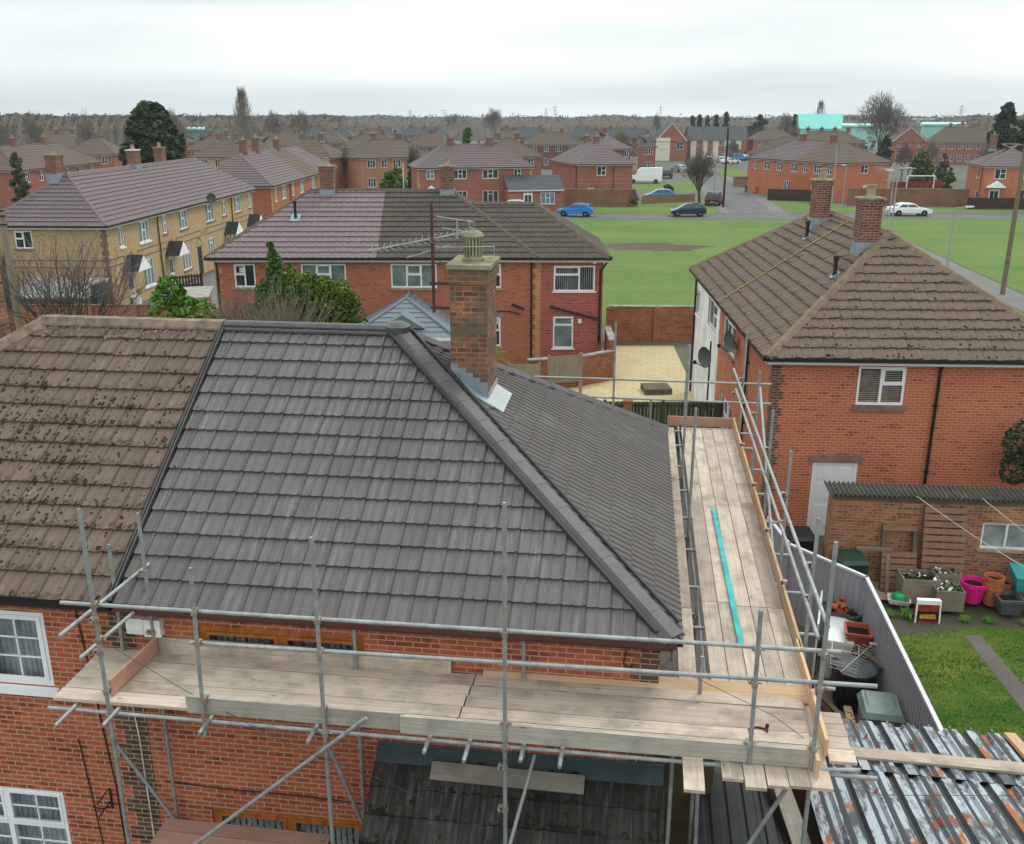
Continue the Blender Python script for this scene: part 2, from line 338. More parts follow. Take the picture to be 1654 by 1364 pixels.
M['car_navy'] = plain('navy_paint', (.012, .022, .06), .22, .5, var=.05)
M['car_white'] = plain('white_car_paint', (.78, .79, .80), .25, .5, var=.02)
M['car_dark'] = plain('dark_car_paint', (.022, .024, .03), .25, .5, var=.05)
M['car_silver'] = plain('silver_car_paint', (.40, .42, .44), .3, .5, metal=.3, var=.04)
M['lamp_red'] = plain('red_lens', (.4, .01, .01), .3, .5)
M['lamp_w'] = plain('clear_lens', (.75, .76, .76), .15, .6)
M['steel_post'] = plain('grey_post', (.33, .34, .335), .6, .4, metal=.2, var=.15)
M['net'] = plain('red_board', (.20, .03, .022), .8)
M['door_w'] = plain('white_door', (.74, .75, .76), .4, .4, var=.04)
M['door_pk'] = plain('pink_door', (.52, .34, .33), .5, .4, var=.06)
M['wire'] = plain('wire', (.05, .05, .05), .6)
M['rope'] = plain('pale_line', (.62, .62, .56), .7)
M['rusty_iron'] = plain('rusty_iron', (.10, .035, .025), .9, .2, var=.3, scale=20)
M['paper'] = plain('white_notice', (.75, .76, .76), .7)
# ------------------------------------------------------------------ mesh helpers
def wloc(o):
    v = Vector((0, 0, 0))
    while o is not None: v += o.location; o = o.parent
    return v
class MB:
    """collects faces (with metric UVs) and links them as ONE mesh object"""
    def __init__(s): s.v = []; s.f = []; s.uv = []
    def face(s, pts, uv=None):
        i = len(s.v); pts = [Vector(p) for p in pts]; s.v += pts; s.f.append(tuple(range(i, i + len(pts))))
        if uv is None:
            n = (pts[1] - pts[0]).cross(pts[2] - pts[0])
            if n.length < 1e-12 and len(pts) > 3: n = (pts[2] - pts[0]).cross(pts[3] - pts[0])
            n = n.normalized() if n.length > 1e-12 else Vector((0, 0, 1))
            if abs(n.z) > .85: uv = [(p.x, p.y) for p in pts]
            else:
                t = Vector((-n.y, n.x, 0)).normalized(); uv = [(p.dot(t), p.z) for p in pts]
        s.uv += uv
    def mesh(s, verts, faces):
        for f in faces: s.face([verts[k] for k in f])
    def hexa(s, c, grain=None):
        # c: 8 corners, bottom ring 0-3 (ccw seen from above), top ring 4-7
        fs = [(0, 3, 2, 1), (4, 5, 6, 7), (0, 1, 5, 4), (1, 2, 6, 5), (2, 3, 7, 6), (3, 0, 4, 7)]
        for f in fs:
            p = [Vector(c[k]) for k in f]
            if grain is None: s.face(p)
            else:
                g = Vector(grain).normalized(); n = (p[1] - p[0]).cross(p[2] - p[0]).normalized(); o = n.cross(g)
                if o.length < .3: o = n.orthogonal()
                s.face(p, [(q.dot(g), q.dot(o)) for q in p])
    def box(s, x0, x1, y0, y1, z0, z1, grain=None):
        s.hexa([(x0, y0, z0), (x1, y0, z0), (x1, y1, z0), (x0, y1, z0), (x0, y0, z1), (x1, y0, z1), (x1, y1, z1), (x0, y1, z1)], grain)
    def obox(s, c, ux, uy, uz, hx, hy, hz, grain=None):
        c = Vector(c); a = Vector(ux).normalized() * hx; b = Vector(uy).normalized() * hy; d = Vector(uz).normalized() * hz
        s.hexa([c - a - b - d, c + a - b - d, c + a + b - d, c - a + b - d, c - a - b + d, c + a - b + d, c + a + b + d, c - a + b + d], grain)
    def plank(s, a, b, wdt, th, side=None):
        a = Vector(a); b = Vector(b); d = (b - a); L = d.length; d.normalize()
        sd = Vector(side).normalized() if side else d.cross(Vector((0, 0, 1))).normalized()
        up = sd.cross(d).normalized()
        s.obox((a + b) / 2, d, sd, up, L / 2, wdt / 2, th / 2, grain=d)
    def tube(s, a, b, r, n=10, r2=None, cap=True, hollow=False):
        a = Vector(a); b = Vector(b); r2 = r if r2 is None else r2; d = (b - a).normalized()
        u = d.orthogonal().normalized(); v = d.cross(u)
        A = [a + (u * math.cos(2 * math.pi * k / n) + v * math.sin(2 * math.pi * k / n)) * r for k in range(n)]
        B = [b + (u * math.cos(2 * math.pi * k / n) + v * math.sin(2 * math.pi * k / n)) * r2 for k in range(n)]
        L = (b - a).length
        for k in range(n):
            q = (k + 1) % n; c0 = 2 * math.pi * r * k / n; c1 = 2 * math.pi * r * (k + 1) / n
            s.face([A[k], A[q], B[q], B[k]], [(0, c0), (0, c1), (L, c1), (L, c0)])
        if cap: s.face(A[::-1]); s.face(B)
    def path(s, pts, r, n=8):
        for a, b in zip(pts, pts[1:]): s.tube(a, b, r, n)
    def lathe(s, c, prof, n=16, axis='z'):
        c = Vector(c)
        rings = [[c + Vector((r * math.cos(2 * math.pi * k / n), r * math.sin(2 * math.pi * k / n), z)) for k in range(n)] for r, z in prof]
        if axis == 'y': rings = [[c + Vector(((p - c).x, (p - c).z, (p - c).y)) for p in rg] for rg in rings]
        for A, B in zip(rings, rings[1:]):
            for k in range(n):
                q = (k + 1) % n
                s.face([A[k], A[q], B[q], B[k]])
        if prof[0][0] > 1e-4: s.face(rings[0][::-1])
        if prof[-1][0] > 1e-4: s.face(rings[-1])
    def prism(s, poly, a, b):
        """poly: list of (p,q) points; a,b functions mapping (p,q)->3D for the two ends"""
        A = [Vector(a(*p)) for p in poly]; B = [Vector(b(*p)) for p in poly]; n = len(poly)
        s.face(A[::-1]); s.face(B)
        for k in range(n):
            q = (k + 1) % n; s.face([A[k], A[q], B[q], B[k]])
    def build(s, name, mat, parent=None, world=False, smooth=False):
        me = bpy.data.meshes.new(name)
        off = wloc(parent) if (world and parent is not None) else Vector((0, 0, 0))
        me.from_pydata([v - off for v in s.v], [], s.f)
        ul = me.uv_layers.new(name='uv')
        flat = [c for p in s.uv for c in p]; ul.data.foreach_set('uv', flat)
        me.materials.append(M[mat] if isinstance(mat, str) else mat)
        if smooth:
            bm = bmesh.new(); bm.from_mesh(me); bmesh.ops.remove_doubles(bm, verts=bm.verts, dist=1e-4); bm.to_mesh(me); bm.free()
            me.polygons.foreach_set('use_smooth', [True] * len(me.polygons))
        o = bpy.data.objects.new(name, me); COL.objects.link(o)
        if parent is not None: o.parent = parent
        return o
def thing(name, label, cat, loc=(0, 0, 0), rz=0.0, group=None):
    o = bpy.data.objects.new(name, None); COL.objects.link(o); o.empty_display_size = .3
    o.location = loc; o.rotation_euler = (0, 0, R(rz)); return tag(o, label, cat, group)
def tag(o, label, cat, group=None):
    o['label'] = label; o['category'] = cat
    if group: o['group'] = group
    return o
def struct(o, kind='structure', label=None):
    o['kind'] = kind
    if label: o['label'] = label
    return o
def dup(root, loc, rz=None, label=None, group=None):
    r = root.copy(); COL.objects.link(r); r.location = loc
    if rz is not None: r.rotation_euler = (0, 0, R(rz))
    if label: r['label'] = label
    if group: r['group'] = group
    for ch in list(root.children):
        c = ch.copy(); COL.objects.link(c); c.parent = r
        for g in list(ch.children):
            d = g.copy(); COL.objects.link(d); d.parent = c
    return r
def sheet(name, pts, z, mat, label=None):
    mb = MB(); mb.face([(p[0], p[1], z) for p in pts]); return struct(mb.build(name, mat), label=label)

# ------------------------------------------------------------------ walls, windows
class Face:
    """a wall face: u along it (left to right seen from outside), w outwards, z up"""
    def __init__(s, ox, oy, ux, uy): s.o = Vector((ox, oy, 0)); s.u = Vector((ux, uy, 0)).normalized(); s.n = Vector((s.u.y, -s.u.x, 0))
    def p(s, u, w, z): return s.o + s.u * u + s.n * w + Vector((0, 0, z))
    def box(s, mb, u0, u1, w0, w1, z0, z1, grain=None):
        # hexa order: ccw from above with u right, -w away
        c = [s.p(u0, w1, z0), s.p(u1, w1, z0), s.p(u1, w0, z0), s.p(u0, w0, z0), s.p(u0, w1, z1), s.p(u1, w1, z1), s.p(u1, w0, z1), s.p(u0, w0, z1)]
        mb.hexa(c, grain)
    def quad(s, mb, u0, u1, z0, z1, w=0.0):
        mb.face([s.p(u0, w, z0), s.p(u1, w, z0), s.p(u1, w, z1), s.p(u0, w, z1)], [(u0, z0), (u1, z0), (u1, z1), (u0, z1)])
def wall_face(mb, F, u0, u1, z0, z1, holes=(), depth=.11, w=0.0, back=True):
    us = sorted({u0, u1} | {min(max(h[k], u0), u1) for h in holes for k in (0, 1)}); zs = sorted({z0, z1} | {min(max(h[k], z0), z1) for h in holes for k in (2, 3)})
    for a, b in zip(us, us[1:]):
        for c, d in zip(zs, zs[1:]):
            m, k = (a + b) / 2, (c + d) / 2
            if any(h[0] < m < h[1] and h[2] < k < h[3] for h in holes): continue
            F.quad(mb, a, b, c, d, w)
    for a, b, c, d in holes:
        i = w - depth
        mb.face([F.p(a, w, c), F.p(a, w, d), F.p(a, i, d), F.p(a, i, c)]); mb.face([F.p(b, w, d), F.p(b, w, c), F.p(b, i, c), F.p(b, i, d)])
        mb.face([F.p(b, w, c), F.p(a, w, c), F.p(a, i, c), F.p(b, i, c)]); mb.face([F.p(a, w, d), F.p(b, w, d), F.p(b, i, d), F.p(a, i, d)])
        if back: mb.face([F.p(a, i, c), F.p(a, i, d), F.p(b, i, d), F.p(b, i, c)][::-1])
W1, W2, W2r, W3, W3p, WS = [(1, 0)], [(1, 0), (1, .55)], [(1, .55), (1, 0)], [(1, 0), (1, .55), (1, 0)], [(1, 0), (1.1, .75), (1, 0)], [(1, .68)]
def window(par, F, u0, u1, z0, z1, lay=W2, fm='white', gm='glass', sill='stone', fw=.065, sillh=.1, world=False, extra=None, open_top=None, w0=-.03, detail=True, name='window'):
    f = MB(); g = MB(); wf, wb = w0, w0 - .07
    F.box(f, u0, u1, wb, wf, z0, z0 + fw); F.box(f, u0, u1, wb, wf, z1 - fw, z1)
    F.box(f, u0, u0 + fw, wb, wf, z0 + fw, z1 - fw); F.box(f, u1 - fw, u1, wb, wf, z0 + fw, z1 - fw)
    tot = sum(c[0] for c in lay); a = u0 + fw; span = u1 - u0 - 2 * fw; k = 0
    for frac, tr in lay:
        b = a + span * frac / tot
        if k < len(lay) - 1: F.box(f, b - fw * .5, b + fw * .5, wb, wf, z0 + fw, z1 - fw)
        l = a + (fw * .5 if k else 0); r = b - (fw * .5 if k < len(lay) - 1 else 0)
        if tr:
            zt = z0 + fw + (z1 - z0 - 2 * fw) * tr
            F.box(f, l, r, wb, wf, zt - fw * .5, zt + fw * .5)
            if detail:
                iw = .035
                F.box(f, l, r, wf, wf + .015, zt + fw * .5, zt + fw * .5 + iw); F.box(f, l, r, wf, wf + .015, z1 - fw - iw, z1 - fw)
                F.box(f, l, l + iw, wf, wf + .015, zt + fw * .5 + iw, z1 - fw - iw); F.box(f, r - iw, r, wf, wf + .015, zt + fw * .5 + iw, z1 - fw - iw)
            F.quad(g, l, r, z0 + fw, zt - fw * .5, wb + .03); F.quad(g, l, r, zt + fw * .5, z1 - fw, wb + .03)
        else: F.quad(g, l, r, z0 + fw, z1 - fw, wb + .03)
        a = b; k += 1
    if extra: extra(f, F, wf, wb)
    wo = f.build(name, fm, par, world); g.build('pane', gm, wo, world)
    if sill:
        s_ = MB(); F.box(s_, u0 - .07, u1 + .07, -.05, .06, z0 - sillh, z0 - .003); s_.build('sill', sill, wo, world)
    return wo
def door(par, F, u0, u1, z0, z1, mat='door_w', fm='white', glazed=True, world=False):
    f = MB(); d = MB(); wf, wb = -.02, -.09
    F.box(f, u0, u0 + .06, wb, wf, z0, z1); F.box(f, u1 - .06, u1, wb, wf, z0, z1); F.box(f, u0 + .06, u1 - .06, wb, wf, z1 - .06, z1)
    F.box(d, u0 + .06, u1 - .06, wb, wf - .02, z0, z1 - .06)
    h = z1 - z0; m = (u0 + u1) / 2
    if not glazed:
        for (a, b) in ((.12, .42), (.5, .72), (.78, .93)):
            for (l, r) in ((u0 + .14, m - .04), (m + .04, u1 - .14)): F.box(d, l, r, wf - .02, wf - .01, z0 + h * a, z0 + h * b)
    do = d.build('door', mat, par, world); f.build('door_frame', fm, do, world)
    if glazed:
        g = MB()
        for (l, r) in ((u0 + .16, m - .03), (m + .03, u1 - .16)): F.quad(g, l, r, z0 + h * .48, z0 + h * .88, wf - .016)
        g.build('pane', 'glass', do, world)
    hd = MB(); F.box(hd, u1 - .16, u1 - .13, wf - .02, wf + .03, z0 + 1.0, z0 + 1.12); hd.build('handle', 'alu', do, world)
    return do
def downpipe(par, F, u, z0, z1, mat='black', r=.04, world=False, w=.07, name='downpipe'):
    mb = MB(); mb.path([F.p(u, .20, z1), F.p(u, w, z1 - .28), F.p(u, w, z0)], r, 8)
    for k in range(int((z1 - z0) / 1.8) + 1): F.box(mb, u - .06, u + .06, 0.0, w, z0 + .4 + 1.8 * k, z0 + .45 + 1.8 * k)
    return mb.build(name, mat, par, world)

# ------------------------------------------------------------------ tiled roofs
ROMAN2 = [(0, 0), (.10, .003), (.122, .012), (.138, .018), (.150, .004), (.158, .0), (.24, .003), (.266, .018), (.284, .028), (.296, .012)]
ROMAN = [(0, 0), (.09, .0), (.098, .011), (.108, .022), (.122, .026), (.136, .022), (.146, .010)]
PAN = [(0, 0), (.10, .004), (.17, .016), (.22, .028), (.27, .016)]
PAN2 = [(0, 0), (.11, .004), (.15, .03), (.20, .03), (.24, .004)]
def tiled(mb, a, u, n, Le, run, rise, h0, h1, g=.345, prof=ROMAN, per=.15, th=.03, jit=.004, ucut=None, seed=1, tw=.3, uoff=0.0, base=True, ):
    """one roof slope. a: eave start; u: along eave; n: horizontal, up-slope; h0/h1: hip run at the two ends (0 = verge). ucut=(lo,hi) limits u."""
    rnd = random.Random(seed); S = math.hypot(run, rise); a = Vector(a); u = Vector(u).normalized()
    up = (Vector(n).normalized() * run + Vector((0, 0, rise))) / S; nn = u.cross(up).normalized()
    if nn.z < 0: nn = -nn
    lo, hi = ucut if ucut else (0.0, Le)
    cols = []
    if prof:
        k0 = int(math.floor(lo / per)) - 1; k = k0
        while k * per < hi + per:
            for (du, dh) in prof:
                x = k * per + du
                if lo < x < hi: cols.append((x, dh))
            k += 1
    cols = [(lo, 0.0)] + cols + [(hi, 0.0)]
    bm = bmesh.new(); uvl = bm.loops.layers.uv.new('uv'); nc = int(math.ceil(S / g)); off = {}
    for c in range(nc):
        s0 = c * g - (.03 if c == 0 else 0); s1 = min((c + 1) * g, S)
        def J(x):
            key = (c, math.floor((x + uoff) / tw + 1e-6))
            if key not in off: off[key] = rnd.uniform(-jit, jit)
            return off[key]
        rows = []
        for (x, dh) in cols:
            j = J(x); xx = x
            v0 = bm.verts.new((xx, s0, -.006)); v1 = bm.verts.new((xx, s0 + j, th + dh + j)); v2 = bm.verts.new((xx, s1, dh * .9 + .002)); rows.append((v0, v1, v2))
        for A, B in zip(rows, rows[1:]):
            for q in ((A[0], B[0], B[1], A[1]), (A[1], B[1], B[2], A[2])):
                f = bm.faces.new(q)
                for l in f.loops: l[uvl].uv = (l.vert.co.x + uoff, c * g + min(max(l.vert.co.y - s0, .002), g - .002))
    def clip(p, nrm):
        geom = bm.verts[:] + bm.edges[:] + bm.faces[:]
        bmesh.ops.bisect_plane(bm, geom=geom, plane_co=p, plane_no=nrm, clear_outer=True)
    if h0: clip((0, 0, 0), (-S, h0, 0))
    if h1: clip((Le, 0, 0), (S, h1, 0))
    for f in bm.faces:
        mb.face([a + u * l.vert.co.x + up * l.vert.co.y + nn * l.vert.co.z for l in f.loops], [tuple(l[uvl].uv) for l in f.loops])
    bm.free()
    return up, nn
def ridge_tiles(mb, p, q, wdt=.17, seg=.45, h=.10, up=(0, 0, 1), flat=.35):
    """chain of angled ridge/hip tiles from p to q"""
    p = Vector(p); q = Vector(q); d = q - p; L = d.length; d.normalize(); sd = d.cross(Vector(up)).normalized(); nrm = sd.cross(d).normalized()
    n = max(1, int(round(L / seg))); st = L / n
    for k in range(n):
        for (s0, s1, g) in ((k * st, (k + 1) * st - .012, 0.0), ((k + 1) * st - .06, (k + 1) * st, .004)):
            prof = [(-wdt - g, -h - .03), (-wdt - g, -h + g), (-wdt * flat - g * .5, g), (wdt * flat + g * .5, g), (wdt + g, -h + g), (wdt + g, -h - .03)]
            A = [p + d * s0 + sd * x + nrm * z for x, z in prof]; B = [p + d * s1 + sd * x + nrm * z for x, z in prof]
            for i in range(len(prof) - 1): mb.face([A[i], B[i], B[i + 1], A[i + 1]])
            mb.face(A); mb.face(B[::-1])
def hip_roof(par, x0, x1, y0, y1, ze, zr, mat, rmat, axis='x', hips=(1, 1), prof=None, per=.3, g=.345, seed=1, name='roof', th=.03, parts=None, ridge=True, seg=.45, hipw=.13, jit=.004):
    """hipped/gabled roof in the parent's frame. parts: {'front':[(lo,hi,mat,label)]} splits a slope."""
    if axis == 'x': L, D, ox, oy, ux, uy = x1 - x0, y1 - y0, x0, y0, (1, 0, 0), (0, 1, 0)
    else: L, D, ox, oy, ux, uy = y1 - y0, x1 - x0, x1, y0, (0, 1, 0), (-1, 0, 0)
    ux, uy = Vector(ux), Vector(uy); O = Vector((ox, oy, ze)); run = D / 2; rise = zr - ze
    e0, e1 = (run if hips[0] else 0), (run if hips[1] else 0)
    mbs = {}
    def m_(mat_, lab=None): return mbs.setdefault((mat_, lab), MB())
    sl = parts or {}
    kw = dict(prof=prof, per=per, g=g, th=th, jit=jit)
    for (k, a, u, n, Le, hh) in (('front', O, ux, uy, L, (e0, e1)), ('back', O + ux * L + uy * D, -ux, -uy, L, (e1, e0))):
        for (lo, hi, mm, lab) in sl.get(k, [(0, L, mat, None)]):
            tiled(m_(mm, lab), a, u, n, Le, run, rise, hh[0], hh[1], ucut=(lo, hi), seed=seed + len(k), **kw)
    if hips[0]:
        mm, lab = sl.get('left', (mat, None)); tiled(m_(mm, lab), O + uy * D, -uy, ux, D, run, rise, run, run, seed=seed + 11, **kw)
    if hips[1]:
        mm, lab = sl.get('right', (mat, None)); tiled(m_(mm, lab), O + ux * L, uy, -ux, D, run, rise, run, run, seed=seed + 12, **kw)
    res = []
    for (mm, lab), mb in mbs.items():
        o = mb.build(name, mm, par)
        if lab: o['label'] = lab
        res.append(o)
    R0 = O + uy * run + ux * e0 + Vector((0, 0, rise)); R1 = O + uy * run + ux * (L - e1) + Vector((0, 0, rise)); lift = Vector((0, 0, .075))
    if ridge and rmat:
        mb = MB(); ridge_tiles(mb, R0 + lift, R1 + lift, seg=seg, wdt=hipw)
        for (f, c, R_) in ((hips[0], O, R0), (hips[0], O + uy * D, R0), (hips[1], O + ux * L, R1), (hips[1], O + ux * L + uy * D, R1)):
            if f: ridge_tiles(mb, c + lift, R_ + lift, seg=seg, wdt=hipw)
        mb.build('ridge_tiles', rmat, res[0])
    return res, R0, R1
def eaves(par, x0, x1, y0, y1, z, fas='white', gut='black', faces='FRBL', world=False):
    """fascia boards with gutters on chosen sides (eave rectangle)"""
    f = MB(); g = MB(); i = .06
    sides = {'F': ((x0 + i, y0 + i), (x1 - i, y0 + i)), 'R': ((x1 - i, y0 + i), (x1 - i, y1 - i)), 'B': ((x1 - i, y1 - i), (x0 + i, y1 - i)), 'L': ((x0 + i, y1 - i), (x0 + i, y0 + i))}
    for k in faces:
        (ax, ay), (bx, by) = sides[k]; L = math.hypot(bx - ax, by - ay); F = Face(ax, ay, bx - ax, by - ay)
        F.box(f, 0, L, -.02, 0, z - .19, z - .02)
        pr = [(.0, -.10), (.0, -.02), (.012, -.02), (.012, -.085), (.095, -.085), (.095, -.01), (.11, -.01), (.11, -.10)]
        g.prism(pr, lambda w, q: F.p(-.04, w + .002, z + q), lambda w, q: F.p(L + .04, w + .002, z + q))
    f.face([(x0 + i, y0 + i, z - .185), (x0 + i, y1 - i, z - .185), (x1 - i, y1 - i, z - .185), (x1 - i, y0 + i, z - .185)])
    f.build('fascia', fas, par, world); g.build('gutter', gut, par, world)
def chimney(par, x, y, z0, z1, wx=.62, wy=.9, mat='brick_chim', pots=1, capm='concrete_g', flash=True, potm='stone', name='chimney', world=False, detail=True):
    mb = MB(); mb.box(x - wx / 2, x + wx / 2, y - wy / 2, y + wy / 2, z0, z1 - .16)
    mb.box(x - wx / 2 - .025, x + wx / 2 + .025, y - wy / 2 - .025, y + wy / 2 + .025, z1 - .16, z1)
    c = mb.build(name, mat, par, world)
    s_ = MB(); s_.box(x - wx / 2 - .06, x + wx / 2 + .06, y - wy / 2 - .06, y + wy / 2 + .06, z1, z1 + .06); s_.build('cap', capm, c, world)
    for k in range(pots):
        p = MB(); py = y + (k - (pots - 1) / 2) * .38
        p.lathe((x, py, z1 + .06), [(.15, 0), (.13, .06), (.115, .28), (.14, .30), (.14, .34), (.10, .34), (.09, .2)], 12); p.build('chimney_pot', potm, c, world, smooth=False)
    if flash:
        f = MB(); f.box(x - wx / 2 - .03, x + wx / 2 + .03, y - wy / 2 - .03, y + wy / 2 + .03, z0, z0 + flash); f.build('flashing', 'lead', c, world)
    return c
def house(name, label, cat, org, ang, L, D, wins, wall='brick_far', roof='tile_fbrown', ridge='ridge_brown', axis='x', hips=(1, 1), ze=5.0, zr=7.55,
          prof=None, per=.3, sillm='stone', chims=(), gut='black', fas='white', pipes=(), group=None, gm='glass', parts=None, hipw=.13, seed=1, panels=(), gable_trim=None, mats=None, ov=.3, jit=.004, seg=.45, detail=True, th=.045):
    t = thing(name, label, cat, (org[0], org[1], 0), ang, group)
    x0, x1, y0, y1 = ov, L - ov, ov, D - ov; H = ze - .1
    FS = {'F': Face(0, y0, 1, 0), 'R': Face(x1, 0, 0, 1), 'B': Face(L, y1, -1, 0), 'L': Face(x0, D, 0, -1)}
    span = {'F': (x0, x1), 'R': (y0, y1), 'B': (L - x1, L - x0), 'L': (D - y1, D - y0)}
    mb = MB()
    for k, F in FS.items():
        wall_face(mb, F, span[k][0], span[k][1], 0, H, [w_[1:5] for w_ in wins if w_[0] == k])
    if not hips[0] or not hips[1]:
        for i in (0, 1):
            if hips[i]: continue
            if axis == 'x':
                xx = x0 if i == 0 else x1; pts = [(xx, y0, H), (xx, y1, H), (xx, (y0 + y1) / 2, zr - .08)]
            else:
                yy = y0 if i == 0 else y1; pts = [(x0, yy, H), (x1, yy, H), ((x0 + x1) / 2, yy, zr - .08)]
            mb.face(pts)
            if gable_trim:
                gt = MB(); P0, P1, P2 = [Vector(p) for p in pts]; o_ = ((Vector((-1, 0, 0)) if i == 0 else Vector((1, 0, 0))) if axis == 'x' else (Vector((0, -1, 0)) if i == 0 else Vector((0, 1, 0)))) * .1
                for q in (P0, P1): gt.plank(q + o_ + Vector((0, 0, .02)), P2 + o_ + Vector((0, 0, .05)), .24, .04, side=(P2 - q).cross(o_))
                gt.build('bargeboard', gable_trim, t)
    mb.build('wall', wall, t)
    hip_roof(t, 0, L, 0, D, ze, zr, roof, ridge, axis, hips, prof=prof, per=per, parts=parts, hipw=hipw, seed=seed, jit=jit, seg=seg, th=th)
    eaves(t, 0, L, 0, D, ze, fas, gut, faces='FRBL' if all(hips) else ('FB' if axis == 'x' else 'RL'))
    for w_ in wins:
        k, u0, u1, z0, z1 = w_[:5]; st = w_[5] if len(w_) > 5 else W2; op = w_[6] if len(w_) > 6 else {}
        F = FS[k]
        if st == 'door': door(t, F, u0, u1, z0, z1, **op)
        else: window(t, F, u0, u1, z0, z1, st, **{**dict(gm=gm, sill=sillm, detail=detail), **op})
    for (cx, cy, z0, z1, kw) in chims: chimney(t, cx, cy, z0, z1, **kw)
    for (k, u, z0) in pipes: downpipe(t, FS[k], u, z0, ze - .05)
    return t, FS
def quoin(par, F, u, z0, z1, mat, wide=.34, nar=.225, right=True, world=False):
    mb = MB(); z = z0; k = 0
    while z < z1 - .05:
        wd = wide if k % 2 else nar; a, b = (u - wd, u) if right else (u, u + wd)
        F.box(mb, a, b, 0.0005, .004, z, min(z + .225, z1)); z += .225; k += 1
    return mb.build('quoin', mat, par, world)
